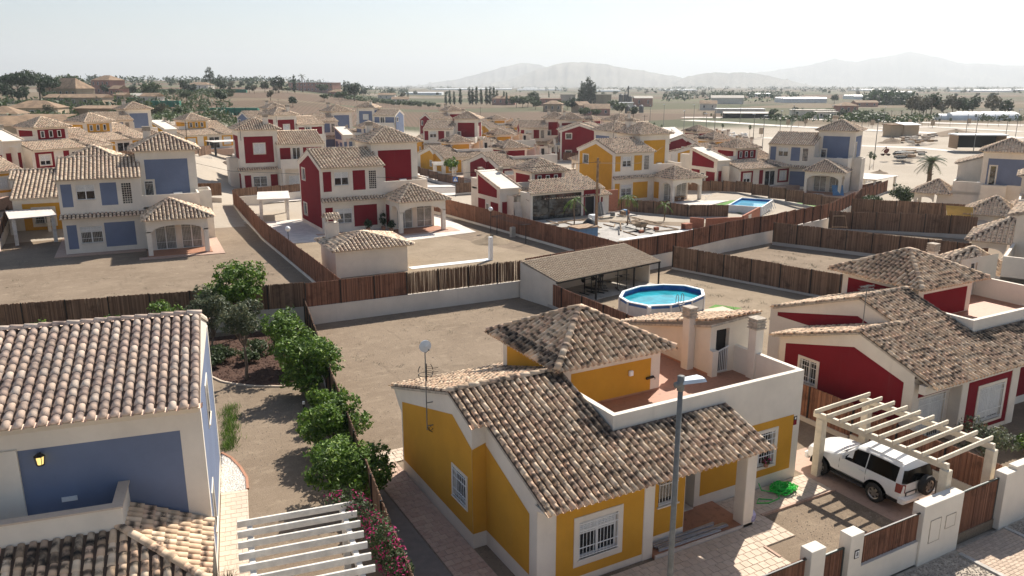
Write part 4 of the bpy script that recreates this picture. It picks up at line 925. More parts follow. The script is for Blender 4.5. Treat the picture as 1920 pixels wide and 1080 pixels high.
# paving round the ochre house
paved('garden_path', 8.98, 13.9, 10.19, 28.2, .30, .30, 'stamp', .05, .014, None, 60)
paved('garden_path', 8.98, 28.2, 15, 29.3, .30, .30, 'stamp2', .05, .014, None, 30)
paved('garden_path', 10.2, 13.95, 18.8, 17.58, .31, .31, 'stamp2', .055, .014, None, 150)
paved('garden_path', 18.8, 16.4, 20.2, 19.35, .31, .31, 'stamp2', .053, .014, None, 24)
paved('garden_path', 20.2, 17.95, 23.95, 19.35, .31, .31, 'stamp2', .053, .014, None, 30)
sheet_at('flower_bed', [(12.2, 13.95), (16.4, 13.95), (15.6, 15.1), (12.0, 15.1)], 'asph', .06)
sheet_at('drive_strip', [(24.0, 14.1), (27.0, 14.1), (27.0, 21), (24.0, 21)], 'stamp', .012)
mb = MB(); mb.box(20.15, 17.83, 0, 24.0, 17.93, .09); mb.box(18.68, 15.7, 0, 18.78, 16.38, .09); struct(mb.build('kerb', 'stamp'))
# left garden: path, gravel, mulch
def lrot(x, y): a, b = rot2(x, y, -10); return 2.45+a, 23.45+b
paved('garden_path', .03, -6, 1.0, 5.6, .36, .30, 'stamp2', .05, .012, None, 60, rot=R(-10), loc=(2.45, 23.45, 0))
gpoly = [lrot(.03, 5.65), lrot(1.0, 5.65), lrot(.98, 6.6), lrot(.75, 7.6), lrot(.4, 8.6), lrot(.03, 9.2)]
sheet_at('gravel_bed', gpoly, 'mortar', .01)
mp_ = [(5.0, 43.2), (5.15, 42.2), (5.5, 41.2), (6.0, 40.5), (6.8, 39.7), (8.0, 39.0), (9.9, 38.6), (11.6, 49), (5.5, 49.3)]
sheet_at('mulch_bed', mp_, 'mulch', .012)
def inpoly(x, y, P):
    c = False
    for (ax, ay), (bx, by) in zip(P, P[1:]+P[:1]):
        if (ay > y) != (by > y) and x < (bx-ax)*(y-ay)/(by-ay)+ax: c = not c
    return c
def pebbles(name, P, n, s, mat, z, seed=3):
    r = random.Random(seed); mb = MB(); xs = [p[0] for p in P]; ys = [p[1] for p in P]; k = 0
    while k < n:
        x, y = r.uniform(min(xs), max(xs)), r.uniform(min(ys), max(ys))
        if not inpoly(x, y, P): continue
        k += 1; q = s*r.uniform(.6, 1.4); a = r.uniform(0, 3.14); ca, sa = math.cos(a)*q, math.sin(a)*q; h = q*r.uniform(.5, .9)
        mb.add([(x-ca, y-sa, z), (x+sa*.8, y-ca*.8, z), (x+ca, y+sa, z), (x-sa*.8, y+ca*.8, z), (x+ca*.2, y+sa*.2, z+h)], [(0, 1, 4), (1, 2, 4), (2, 3, 4), (3, 0, 4)])
    return stuff(mb.build(name, mat))
pebbles('white_gravel', gpoly, 1500, .05, 'pebble', .01)
mb = MB()
def edging(mb, P, w=.1, h=.07, z=0):
    for a, b in zip(P, P[1:]): mb.bar((a[0], a[1], z+h/2), (b[0], b[1], z+h/2), w, h)
edging(mb, [gpoly[1], gpoly[2], gpoly[3], gpoly[4], gpoly[5]]); struct(mb.build('gravel_edging', 'terra'))
mb = MB(); edging(mb, [(5.0, 43.2), (5.15, 42.2), (5.5, 41.2), (6.0, 40.5), (6.8, 39.7), (8.0, 39.0), (9.9, 38.6)]); struct(mb.build('mulch_edging', 'stamp2'))
pebbles('mulch_chips', mp_, 2600, .05, 'mulch', .012, 5)
# street side, 0.35 below the plots
SZ = -.35
sheet_at('street_verge', [(-20, 9), (70, 9), (70, 13.6), (-20, 13.6)], 'mortar', SZ)
pebbles('grey_gravel', [(17, 11.2), (24.55, 11.2), (24.55, 13.5), (17, 13.5)], 4200, .035, 'grav', SZ, 8)
pebbles('grey_gravel', [(27.75, 12.85), (36, 12.85), (36, 13.5), (27.75, 13.5)], 1500, .035, 'grav', SZ, 9)
paved('pavement', 24.75, 11.0, 27.55, 13.5, .24, .13, 'paver', .03, .008, None, 220, loc=(0, 0, SZ))
paved('pavement', 27.72, 10.6, 34, 12.65, .24, .13, 'paver', .03, .008, None, 80, loc=(0, 0, SZ))
mb = MB(); mb.box(24.58, 11, SZ, 24.74, 13.3, SZ+.06); mb.box(27.56, 12.66, SZ, 27.72, 13.5, SZ+.06); mb.box(27.72, 12.66, SZ, 36, 12.8, SZ+.06); struct(mb.build('kerb', 'kerb'))

# ---------------------------------------------------------------- reed fences
def reed_mesh(seed, mat, n=64, w=2.4, gap=0, jag=.05):
    r = random.Random(seed); mb = MB()
    for i in range(n):
        if gap and r.random() < gap: continue
        x = (i+r.random()*.6)/n*w; k = w/n*(r.uniform(.75, 1.25) if gap else r.uniform(1.5, 2.3)); y = r.uniform(-.02, .02); t = 1-r.random()*jag; l = r.uniform(-.015, .015); b = (r.random()*.07 if gap else 0)
        q = [(x, y-.012), (x+k, y-.012), (x+k, y+.012), (x, y+.012)]
        mb.add([(a, c, b) for a, c in q]+[(a+l, c, t) for a, c in q], [(0, 1, 5, 4), (1, 2, 6, 5), (2, 3, 7, 6), (3, 0, 4, 7), (4, 5, 6, 7)])
    return mb.mesh('reed_panel', mat)
REED = {k: [reed_mesh(i*7+len(k), m_, *a) for i in range(4)] for k, m_, a in (('brown', 'reed', (90,)), ('red', 'reed2', (90, 2.4, 0, .02)), ('cane', 'cane', (120, 2.4, .05, .10)), ('fine', 'reed2', (110, 2.4, 0, .02)))}
POST = MB(); POST.box(-.03, -.03, 0, .03, .03, 1); POST = POST.mesh('post', 'iron')
def fence(label, pts, wall, reed, kind='brown', wmat='greywall', base0=None, side=1, name='reed_fence', step=None, z0=None, wt=.2, panel_w=2.4, kinds=None, posts=True):
    t = thing(name, label, 'fence', (pts[0][0], pts[0][1], 0)); o0 = Vector((pts[0][0], pts[0][1], 0)); cnt = 0
    for a, b in zip(pts, pts[1:]):
        L = math.hypot(b[0]-a[0], b[1]-a[1]); n = max(1, round(L/panel_w)); ang = math.atan2(b[1]-a[1], b[0]-a[0]); dx, dy = (b[0]-a[0])/L, (b[1]-a[1])/L
        za = hz(*a) if z0 is None else z0; zb = hz(*b) if z0 is None else z0
        if wall:
            mb = MB(); nx, ny = -dy*wt/2, dx*wt/2
            q = [(a[0]+nx, a[1]+ny), (a[0]-nx, a[1]-ny), (b[0]-nx, b[1]-ny), (b[0]+nx, b[1]+ny)]; zz = [za, za, zb, zb]
            vs = [(x-o0.x, y-o0.y, z-.3) for (x, y), z in zip(q, zz)]+[(x-o0.x, y-o0.y, z+wall) for (x, y), z in zip(q, zz)]
            mb.add(vs, [(0, 1, 5, 4), (1, 2, 6, 5), (2, 3, 7, 6), (3, 0, 4, 7), (4, 5, 6, 7)]); mb.build('base_wall', wmat, t)
        for i in range(n):
            f = i/n; x, y, z = a[0]+dx*L*f, a[1]+dy*L*f, za+(zb-za)*f; cnt += 1
            kd = kinds(x, y) if kinds else kind
            p = link('reed_panel', random.choice(REED[kd]), t); p.location = (x-o0.x, y-o0.y, z+wall); p.rotation_euler = (0, 0, ang)
            p.scale = (L/n/2.4, 1, reed+random.uniform(-.02, .03))
            if not posts: continue
            q = link('post', POST, t); q.location = (x-o0.x-dy*-.05, y-o0.y+dx*-.05, z+wall-.02); q.scale = (1, 1, reed+.04)
    return t
fence('long reed fence on a grey wall behind the near left garden trees', [(-22, 55.3), (-8, 53.2), (12.1, 49.3)], 1.2, 1.6, 'brown')
fence('reed fence on a pale wall along the back of the near bare yard', [(12.1, 49.1), (28.0, 48.55)], 1.2, 1.58, kinds=lambda x, y: 'red' if x < 18.4 else 'cane', wmat='white')
fence('red brown reed fence between the near bare yard and the oval pool', [(28.03, 48.4), (28.1, 34), (28.2, 20.6)], .22, 1.5, 'red')
fence('reed fence on a pale wall running behind the gym shelter', [(28.03, 48.6), (37.6, 50.3), (44.5, 51.4), (52, 53.3), (60, 54.6), (73, 59.2), (89, 68.2)], 1.2, 1.6, 'red', 'white')
fence('reed fence right of the oval pool with a low grey kerb', [(43.3, 50.2), (46.4, 38.5), (49.2, 28)], .16, 1.85, 'brown')
fence('reed fence between the first and second bare plots at the right', [(58.65, 53.6), (62.15, 45.3), (65.6, 37)], .3, 1.9, 'brown')
fence('reed fence with a low wall before the yellow awning', [(71.75, 57.9), (79.1, 46.1)], .35, 1.95, 'brown')
fence('farthest reed fence of the bare plots, partly in shade', [(86.1, 66.3), (94.0, 56.4)], .35, 1.95, 'brown')
fence('reed fence below the clipped bush, left of the blue right villa', [(89, 68.4), (101.2, 76.6), (116, 83)], .3, 1.8, 'red')
fence('panelled reed fence between the blue villa and the little tiled shed', [(15.3, 50.2), (15.6, 62), (15.9, 80), (17.2, 103)], .22, 1.8, 'red', 'white', panel_w=1.9)
fence('reed fence between the red villa garden and the building works', [(40.3, 51.0), (39.8, 61.2), (38.3, 84), (36.6, 101)], .22, 1.8, 'red', 'white', panel_w=1.9)
fence('reed fence between the building works and the yellow villa', [(57.2, 88), (59.4, 79), (62.5, 70.3)], .1, 1.5, 'brown')
fence('reed fence in front of the yellow villa porch', [(62.5, 70.3), (66.6, 68.0)], .1, 1.4, 'brown')
fence('reed fence between the yellow villa and the pool with turf', [(82, 98), (83.5, 84), (88.6, 70)], .1, 1.6, 'brown')
fence('reed fence left of the white car port at the left edge', [(-6.9, 86), (-6.4, 99)], .7, 1.3, 'brown', 'white')
fence('reed fence behind the yellow villas in the left distance', [(-20, 104), (-6, 108), (2, 118)], .4, 1.5, 'brown', panel_w=4)
fence('reed fence left of the small blue gabled villa', [(2, 128), (14, 138), (22, 150)], .3, 1.6, 'brown', panel_w=5)
fence('street fence behind the red villa car port', [(17.4, 103.6), (27, 107.5), (36, 107)], 1.0, 1.0, 'brown', 'white', panel_w=3)
fence('street fence left of the blue crossing sign', [(53.2, 133), (54.3, 124), (55.1, 115.4)], .5, 1.3, 'brown', 'white', panel_w=3)
fence('street fence behind the red villa under extension', [(50, 107.6), (61, 108.4)], .4, 1.5, 'brown', 'white', panel_w=3)
fence('dark reed fence round the distant red villa garden', [(88, 168), (100, 150), (108, 146)], .2, 1.8, 'red', panel_w=5)
fence('fence beside the far left garden with two car ports', [(7, 106), (16, 104)], .6, 1.6, 'brown', 'white', panel_w=3)
fence('red reed fence of the blue villa drive', [(107.1, 81.2), (115.1, 83.5)], .9, 1.2, 'red', 'cream')
fence('slanting reed fence between near left garden and bare yard', [(12.0, 49.0), (9.75, 35.7), (7.6, 22.5), (6.3, 14)], .05, 1.75, 'brown', panel_w=1.8)
fence('tall reed fence dividing the ochre house from the red house drive', [(28.2, 20.5), (28.3, 14.3)], .35, 1.25, 'fine', 'cream')

# ---------------------------------------------------------------- street wall in front of the ochre house
def pillar(label, x0, x1, y0=13.55, y1=13.97, h=1.82):
    t = thing('gate_pillar', label, 'pillar', (x0, y0, SZ)); mb = MB(); mb.bbox(0, 0, 0, x1-x0, y1-y0, h-SZ, .012); mb.build('shaft', 'white', t); return t
pl = pillar('white gate pillar left of the small reed gate, lamp post side', 17.5, 18.12)
pr_ = pillar('white gate pillar with the number plaque', 19.22, 19.82)
mb = MB(); F = FF(.22, 0, 1.35); fbox(mb, F, 0, .2, 0, .28, 0, .02, 0); fbox(mb, F, .02, .18, .03, .25, .02, .026, 1)
pq = mb.build('plaque', ['iron', 'signwhite'], pr_)
fc = bpy.data.curves.new('digit', 'FONT'); fc.body = '8'; fc.size = .2; fc.extrude = .004; fc.align_x = 'CENTER'; fc.materials.append(M['iron'])
do_ = link('house_number', fc, pr_); do_.location = (.32, -.031, 1.43); do_.rotation_euler = (R(90), 0, 0)
bw = thing('street_wall', 'broad white wall with two meter doors beside the sliding gate', 'wall', (22.75, 13.55, SZ)); mb = MB(); mb.bbox(0, 0, 0, 2.1, .42, 1.82-SZ, .012); mb.box(.9, .43, .0, 1.9, .7, 1.2-SZ); mb.build('wall', 'white', bw)
for u0, u1, v0, v1 in ((.42, .95, .75, 1.55), (1.25, 1.75, 1.05, 1.5)):
    mb = MB(); F = FF(0, 0); fbox(mb, F, u0, u1, v0, v1, 0, .012, 0)
    for a, b, c, e in ((u0-.02, u0, v0-.02, v1+.02), (u1, u1+.02, v0-.02, v1+.02), (u0, u1, v1, v1+.02), (u0, u1, v0-.02, v0)): fbox(mb, F, a, b, c, e, 0, .018, 1)
    mb.build('meter_door', ['white', 'mortar'], bw)
rw = thing('street_wall', 'stepped white wall and pillar right of the sliding gate', 'wall', (27.3, 13.55, SZ)); mb = MB(); mb.bbox(0, 0, 0, .62, .42, 1.82-SZ, .012); mb.bbox(.622, .03, 0, 9, .34, 1.95-SZ, .012); mb.build('wall', 'white', rw)
lw_ = fence('low white wall with fine reed screen between number pillar and broad wall', [(19.83, 13.75), (22.74, 13.75)], .55, .98, 'fine', 'white', z0=0, wt=.26, name='front_fence', panel_w=.75, posts=False)
mb = MB(); mb.bar((0, -.06, 1.55), (2.9, -.06, 1.55), .05, .04); mb.build('top_rail', 'iron', lw_)
lf = fence('low reed front fence running left from the small gate', [(8.5, 13.75), (17.49, 13.75)], .55, .98, 'fine', 'white', z0=0, wt=.26, name='front_fence', panel_w=.75, posts=False)
mb = MB(); mb.bar((0, -.06, 1.55), (8.95, -.06, 1.55), .05, .04); mb.build('top_rail', 'iron', lf)
def reed_gate(label, x0, x1, y, z0, z1):
    t = thing('reed_gate', label, 'gate', (x0, y, z0)); W = x1-x0; H = z1-z0; n = max(2, round(W/.6))
    for i in range(n):
        p = link('reed_panel', random.choice(REED['fine']), t); p.location = (.04+(W-.08)*i/n, 0, .04); p.scale = ((W-.08)/n/2.4, .8, H-.08)
    mb = MB()
    for a, b in (((0, 0, 0), (0, 0, H)), ((W, 0, 0), (W, 0, H))): mb.bar(a, b, .05, .06)
    for z in (.02, H): mb.bar((0, 0, z), (W, 0, z), .05, .05)
    mb.build('gate_frame', 'gate', t); return t
M['gate'] = plain('dark_green_steel', (.045, .06, .058), .4, .2, .1)
reed_gate('small reed gate between the two front pillars', 18.16, 19.18, 13.76, SZ+.1, 1.35)
reed_gate('wide sliding reed gate with green frame across the drive', 24.9, 27.25, 13.8, SZ+.06, 1.6)

# ---------------------------------------------------------------- pergolas and car ports
def pergola(label, loc, rz, nsl, sx0, sx1, bx, ys, z, mat, post_y, sw=.07, sh=.16, name='pergola', pw=.30):
    t = thing(name, label, 'pergola', loc, rz)
    for x in bx:
        mb = MB(); mb.bbox(x-.08, ys[0]-.25 if ys[0] < ys[-1] else ys[-1]-.25, z-.22, x+.08, (max(ys[0], ys[-1]))+.2, z, .01); mb.build('beam', mat, t)
        for y in post_y:
            mb = MB(); mb.bbox(x-pw/2, y-pw/2, 0, x+pw/2, y+pw/2, z-.22, .012); mb.build('post', mat, t)
    for i in range(nsl):
        y = ys[0]+(ys[1]-ys[0])*i/(nsl-1); mb = MB(); mb.bbox(sx0, y-sw/2, z+.002, sx1, y+sw/2, z+.002+sh, .008); mb.build('slat', mat, t)
    return t
M['perg'] = plain('cream_timber', (.66, .58, .45), .75, 0, .12, 3, bmp=.15)
M['pergw'] = plain('white_timber', (.72, .68, .61), .75, 0, .14, 3, bmp=.15)
pergola('cream timber pergola over the parked white off-roader', (24.68, 14.12, 0), R(3), 10, -.28, 3.2, (0, 2.9), (.25, 5.15), 2.62, 'perg', (.06, 5.0))
pergola('white timber pergola in the left garden under the bougainvillea', (2.5, 19.0, 0), R(-8.9), 9, .0, 3.45, (.35, 3.1), (-1.45, 3.3), 2.28, 'pergw', (-1.2, 2.9), .075, .20, pw=.2)
def carport(label, loc, rz, w, d, z, mat='pergw', roof=True):
    t = thing('car_port', label, 'car port', loc, rz)
    for x in (0, w):
        for y in (0, d):
            mb = MB(); mb.bbox(x-.16, y-.16, 0, x+.16, y+.16, z-.2, .012); mb.build('post', mat, t)
    for x in (0, w):
        mb = MB(); mb.box(x-.1, -.3, z-.2, x+.1, d+.3, z); mb.build('beam', mat, t)
    mb = MB()
    if roof: mb.prism([(-.35, -.45, z+.003), (w+.35, -.45, z+.003), (w+.35, d+.45, z+.003), (-.35, d+.45, z+.003)], (0, 0, .08)); mb.build('roof_panel', 'slab', t)
    else:
        for i in range(9): y = -.2+(d+.4)*i/8; s_ = MB(); s_.box(-.35, y-.05, z+.002, w+.35, y+.05, z+.14); s_.build('slat', mat, t)
    return t
carport('white car port left of the blue villa', (-5.5, 88.8, 0), R(6), 3.3, 5.2, 2.6)
carport('flat roofed pergola left of the red villa with the shed', (18.2, 91.5, 0), R(-12), 2.9, 6.0, 2.5)
carport('pale car port with a thin roof right of the blue villa by the sandy field', (112, 82.5, hz(112, 82)), R(14), 8, 5, 2.5)
carport('white bar pergola in front of the yellow villa by the crossing', (55.5, 127.5, hz(55, 130)), R(-20), 3.4, 5.5, 2.6, roof=False)
carport('dark pergola before the small yellow villa in the left distance', (24, 158, hz(24, 160)), R(10), 7, 4, 2.5, 'iron')
carport('white car port beside the blue gabled villa far left', (31, 176, hz(30, 176)), R(10), 5, 5, 2.6)
reed_gate('brown reed gate under the white car port', -4.9, -2.4, 95.3, .1, 2.0)

# ---------------------------------------------------------------- the parked car
def car():
    t = thing('parked_car', 'white three door off-roader with a spare wheel on its back', 'car', (25.48, 16.62, .02))
    # stations along the car: y, list of (x, z) half ring from sill to roof centre
    st = [(-1.06, [(.70, .48), (.80, .52), (.84, .80), (.80, 1.06), (.66, 1.12), (.5, 1.14), (0, 1.15)]),
          (-.98, [(.78, .45), (.89, .52), (.905, .84), (.875, 1.12), (.70, 1.50), (.58, 1.60), (0, 1.64)]),
          (-.85, [(.80, .44), (.92, .53), (.935, .85), (.905, 1.13), (.715, 1.71), (.60, 1.80), (0, 1.85)]),
          (-.3, [(.80, .44), (.92, .55), (.94, .86), (.91, 1.13), (.725, 1.74), (.61, 1.83), (0, 1.88)]),
          (.42, [(.80, .44), (.915, .55), (.935, .86), (.905, 1.12), (.725, 1.74), (.61, 1.82), (0, 1.87)]),
          (1.02, [(.80, .44), (.915, .55), (.935, .86), (.905, 1.11), (.725, 1.68), (.61, 1.765), (0, 1.81)]),
          (1.42, [(.80, .44), (.915, .55), (.935, .86), (.90, 1.10), (.78, 1.36), (.66, 1.43), (0, 1.47)]),
          (1.82, [(.80, .44), (.92, .55), (.94, .86), (.90, 1.07), (.83, 1.12), (.62, 1.15), (0, 1.18)]),
          (2.45, [(.80, .44), (.925, .55), (.945, .86), (.90, 1.02), (.80, 1.09), (.55, 1.12), (0, 1.145)]),
          (2.95, [(.78, .42), (.90, .52), (.92, .80), (.87, .95), (.76, 1.02), (.5, 1.06), (0, 1.08)]),
          (3.18, [(.66, .42), (.80, .50), (.82, .75), (.77, .88), (.66, .94), (.45, .98), (0, 1.0)]),
          (3.27, [(.58, .45), (.70, .52), (.72, .72), (.68, .80), (.58, .84), (.4, .86), (0, .88)])]
    mb = MB(); rings = [[(x, y, z) for x, z in r]+[(-x, y, z) for x, z in r[-2::-1]] for y, r in st]; n = len(rings[0])
    vs = [p for r in rings for p in r]; fs = []
    for i in range(len(rings)-1):
        for j in range(n): fs.append((i*n+j, (i+1)*n+j, (i+1)*n+(j+1) % n, i*n+(j+1) % n))
    fs += [tuple(range(n)), tuple(range((len(rings)-1)*n, len(rings)*n))[::-1]]
    mb.add(vs, fs); body = mb.build('body', 'carpaint', t, True); body.data.set_sharp_from_angle(angle=R(28))
    def sp(y, k, f, s=1, out=.006):     # point on the side surface between ring points k and k+1
        for (y0, r0), (y1, r1) in zip(st, st[1:]):
            if y0 <= y <= y1:
                g = (y-y0)/(y1-y0); a = [r0[k][i]*(1-g)+r1[k][i]*g for i in (0, 1)]; b = [r0[k+1][i]*(1-g)+r1[k+1][i]*g for i in (0, 1)]
                return (s*(a[0]*(1-f)+b[0]*f+out), y, a[1]*(1-f)+b[1]*f+out*.4)
    for s in (1, -1):
        for nm, ys in (('door_window', (.50, .75, 1.0, 1.24)), ('quarter_window', (-.76, -.3, .1, .46))):
            mb = MB(); lo = [sp(y, 3, .02, s) for y in ys]; hi = [sp(y, 3, .93 if y < 1.1 else .74, s) for y in ys]
            if nm == 'door_window': lo.append(sp(1.5, 3, .06, s)); hi.append(sp(1.5, 3, .12, s))
            mb.add(lo+hi, [(i, i+1, len(lo)+i+1, len(lo)+i) for i in range(len(lo)-1)]); mb.build(nm, 'carglass', t)
        mb = MB()   # shut lines of the door, with handle and step
        for y in (.46, 1.62): mb.tube([sp(y, 0, .6, s, .003), sp(y, 1, .5, s, .004), sp(y, 2, .5, s, .004), sp(y, 3, .03, s, .004)], .008, 4)
        mb.tube([sp(y, 0, .6, s, .003) for y in (.46, 1.0, 1.62)], .007, 4); mb.build('door_seam', 'iron', t)
        mb = MB(); p = sp(.62, 2, .4, s, .03); mb.box(p[0]-.02, .55, p[2]-.02, p[0]+.02, .75, p[2]+.02); mb.build('door_handle', 'carpaint', t)
        mb = MB(); mb.bbox(min(s*.80, s*1.0), .45, .36, max(s*.80, s*1.0), 1.95, .42, .015); mb.build('running_board', 'blackplastic', t)
        mb = MB(); p = sp(1.45, 3, .1, s, .10); mb.bbox(p[0]-.1, 1.38, p[2]-.02, p[0]+.1, 1.50, p[2]+.17, .02); mb.build('wing_mirror', 'carpaint', t)
        mb = MB(); mb.add([(s*.925, -.985, .80), (s*.952, -.80, .80), (s*.925, -.80, 1.14), (s*.895, -.99, 1.14), (s*.76, -1.075, .80), (s*.74, -1.075, 1.12)], [(0, 1, 2, 3), (4, 0, 3, 5)]); mb.build('tail_lamp', 'redlamp', t)
        mb = MB(); mb.add([(s*.86, 3.0, .78), (s*.60, 3.235, .74), (s*.58, 3.21, .90), (s*.80, 3.0, .96)], [(0, 1, 2, 3)]); mb.build('headlight', 'glass', t)
        mb = MB(); mb.bar((s*.60, -.75, 1.835), (s*.60, .75, 1.83), .03, .03); mb.build('roof_rail', 'carpaint', t)
        for y in (0, 2.455):       # wheel arch, tyre, rim
            mb = MB(); k = 12
            q = [(s*.951, y+.50*math.cos(math.pi*i/k), .36+.50*math.sin(math.pi*i/k)) for i in range(k+1)]; mb.poly(q); mb.prism(q, (-s*.2, 0, 0)); mb.build('wheel_arch', 'blackplastic', t)
            wheel(t, (s*.86, y, .37), s)
    mb = MB(); a = [(.66, 1.79, 1.19), (.56, 1.05, 1.785)]; mb.add([(-.70, 1.78, 1.185), (.70, 1.78, 1.185), (.585, 1.05, 1.775), (-.585, 1.05, 1.775), (0, 1.79, 1.215), (0, 1.05, 1.825)], [(0, 4, 5, 3), (4, 1, 2, 5)]); mb.build('windscreen', 'carglass', t)
    mb = MB(); mb.add([(-.74, -1.085, 1.16), (.74, -1.085, 1.16), (.62, -.995, 1.62), (-.62, -.995, 1.62), (.89, -.99, 1.18), (.735, -.93, 1.62), (-.89, -.99, 1.18), (-.735, -.93, 1.62)], [(0, 1, 2, 3), (1, 4, 5, 2), (6, 0, 3, 7)]); mb.build('rear_window', 'carglass', t)
    mb = MB(); mb.bbox(-.93, -1.16, .42, .93, -.9, .66, .04); mb.bbox(-.86, -1.2, .46, .86, -1.1, .60, .03); mb.build('rear_bumper', 'carpaint', t)
    mb = MB(); mb.bbox(-.84, 3.15, .36, .84, 3.36, .62, .05); mb.build('front_bumper', 'carpaint', t)
    mb = MB(); mb.box(-.72, -1.09, .68, -.1, -1.05, .82, 1); mb.box(-.68, -1.10, .69, -.2, -1.085, .79); mb.build('number_plate', ['signwhite', 'blackplastic'], t)
    wheel(t, (.20, -1.24, .97), 0, 'spare_wheel')
    mb = MB(); mb.tube([(0, -1.1, .38), (0, -1.24, .36), (0, -1.28, .42)], .03, 6); mb.build('tow_hook', 'iron', t)
    mb = MB(); mb.tube([(-.05, 1.70, 1.25), (-.55, 1.72, 1.23)], .012, 4); mb.tube([(.5, 1.70, 1.24), (.02, 1.73, 1.235)], .012, 4); mb.build('wiper', 'iron', t)
    un = MB(); un.box(-.75, -.8, .28, .75, 3.0, .45); un.build('chassis', 'blackplastic', t)
    return t
def wheel(par, c, s, name='wheel'):
    wid = .13; prof = [(-wid, .23), (-wid, .33), (-wid*.75, .37), (wid*.75, .37), (wid, .33), (wid, .23)]; k = 20; mb = MB()
    def axis(a, r, th): return (c[0]+(a if s >= 0 else -a), c[1]+r*math.cos(th), c[2]+r*math.sin(th)) if s else (c[0]+r*math.cos(th), c[1]-a, c[2]+r*math.sin(th))
    vs = [axis(a, r, 2*math.pi*j/k) for a, r in prof for j in range(k)]
    mb.add(vs, [(i*k+j, i*k+(j+1) % k, (i+1)*k+(j+1) % k, (i+1)*k+j) for i in range(len(prof)-1) for j in range(k)])
    w_ = mb.build(name, 'tyre', par, True); w_.data.set_sharp_from_angle(angle=R(40))
    mb = MB(); vs = [axis(wid*.5, 0, 0)]+[axis(wid*.5, .235, 2*math.pi*j/k) for j in range(k)]; mb.add(vs, [(0, 1+j, 1+(j+1) % k) for j in range(k)], 1)
    for q in range(6):
        a = 2*math.pi*q/6; da = .26
        mb.add([axis(wid*.8, .05, a-.9), axis(wid*.8, .05, a+.9), axis(wid*.72, .235, a+da), axis(wid*.72, .235, a-da)], [(0, 1, 2, 3)], 0)
    vs = [axis(wid*.72, .20, 2*math.pi*j/k) for j in range(k)]+[axis(wid*.95, .24, 2*math.pi*j/k) for j in range(k)]; mb.add(vs, [(j, (j+1) % k, k+(j+1) % k, k+j) for j in range(k)])
    vs = [axis(wid*.85, 0, 0)]+[axis(wid*.85, .055, 2*math.pi*j/8) for j in range(8)]; mb.add(vs, [(0, 1+j, 1+(j+1) % 8) for j in range(8)])
    mb.build('rim', ['alloy', 'blackplastic'], w_)
car()
# ---------------------------------------------------------------- things round the ochre house
lp = thing('street_lamp', 'tall grey street lamp with flat head in front of the ochre house', 'street lamp', (11.55, 12.9, SZ))
mb = MB(); mb.cyl(0, 0, 0, 8.75, .085, 12, .06); mb.cyl(0, 0, 0, .5, .12, 12, .11); mb.build('pole', 'steel', lp, True)
mb = MB(); mb.cyl(0, 0, 8.6, 8.95, .085, 12); mb.tube([(-.16, 0, 8.76), (.02, 0, 8.76)], .07, 10); mb.build('bracket', 'steel', lp, True)
mb = MB(); q = [(-.02, -.12), (.25, -.16), (.62, -.19), (.66, 0), (.62, .19), (.25, .16), (-.02, .12)]
mb.add([(x, y, 8.78-x*.04) for x, y in q]+[(x*.9+.04, y*.75, 8.86-x*.05) for x, y in q], [tuple(range(6, -1, -1)), tuple(range(7, 14))]+[(i, (i+1) % 7, 7+(i+1) % 7, 7+i) for i in range(7)]); M['lampgrey'] = plain('pale_grey_metal', (.50, .55, .60), .4, .2, .06); mb.build('lamp_head', 'lampgrey', lp)
am = thing('aerial_mast', 'thin aerial mast with white dish on the left gable of the ochre house', 'aerial', (9.96, 24.2, 0))
mb = MB(); mb.cyl(0, 0, 3.1, 6.45, .022, 6); mb.bar((0, 0, 4.13), (.3, 0, 4.13), .03, .03); mb.bar((0, 0, 3.25), (.3, 0, 3.25), .03, .03); mb.build('mast', 'steel', am)
mb = MB(); k = 18
vs = [(0, -.06, 6.25)]+[(.22*math.cos(2*math.pi*j/k), -.02, 6.25+.22*math.sin(2*math.pi*j/k)) for j in range(k)]; vs += [(0, -.09, 6.25)]+[(.22*math.cos(2*math.pi*j/k), -.045, 6.25+.22*math.sin(2*math.pi*j/k)) for j in range(k)]
mb.add(vs, [(0, 1+j, 1+(j+1) % k) for j in range(k)]+[(k+1, k+2+(j+1) % k, k+2+j) for j in range(k)]+[(1+j, k+2+j, k+2+(j+1) % k, 1+(j+1) % k) for j in range(k)]); dsh = mb.build('dish', 'lampgrey', am)
mb = MB(); mb.tube([(0, -.06, 6.02), (0, -.35, 6.2)], .012, 5); mb.sphere((0, -.36, 6.22), .035, 8, 5); mb.build('dish_receiver', 'steel', am)
mb = MB()
for z in (5.15, 5.3, 5.45): mb.tube([(-.02, 0, z), (.28, -.3, z)], .008, 4); mb.tube([(.1, .1, z), (.4, -.2, z)], .008, 4)
mb.tube([(.04, 0, 4.95), (.04, 0, 5.6)], .016, 5)
for s in (1, -1):
    for q in ((.1, .8), (-.1, -.8)): mb.tube([(s*.28*math.cos(a), 0, 5.3+.34*math.sin(a)) for a in np.linspace(q[0], q[1], 6)], .014, 5)
mb.tube([(.24*math.cos(a), .24*math.sin(a), 5.2) for a in np.linspace(0, 6.28, 14)], .01, 4); mb.build('aerial', 'iron', am)
mb = MB(); mb.tube([(.03, 0, 3.2), (.10, -.02, 3.05), (.22, 0, 3.1), (.14, 0, 3.22), (.05, 0, 3.1), (.2, 0, 2.98)], .016, 5); mb.build('cable', 'iron', am)
ar = thing('aerial_mast', 'thin aerial mast on the left gable of the near red house', 'aerial', (31.0, 22.6, 0))
mb = MB(); mb.cyl(0, 0, 3.9, 6.2, .022, 6); mb.build('mast', 'steel', ar)
mb = MB()
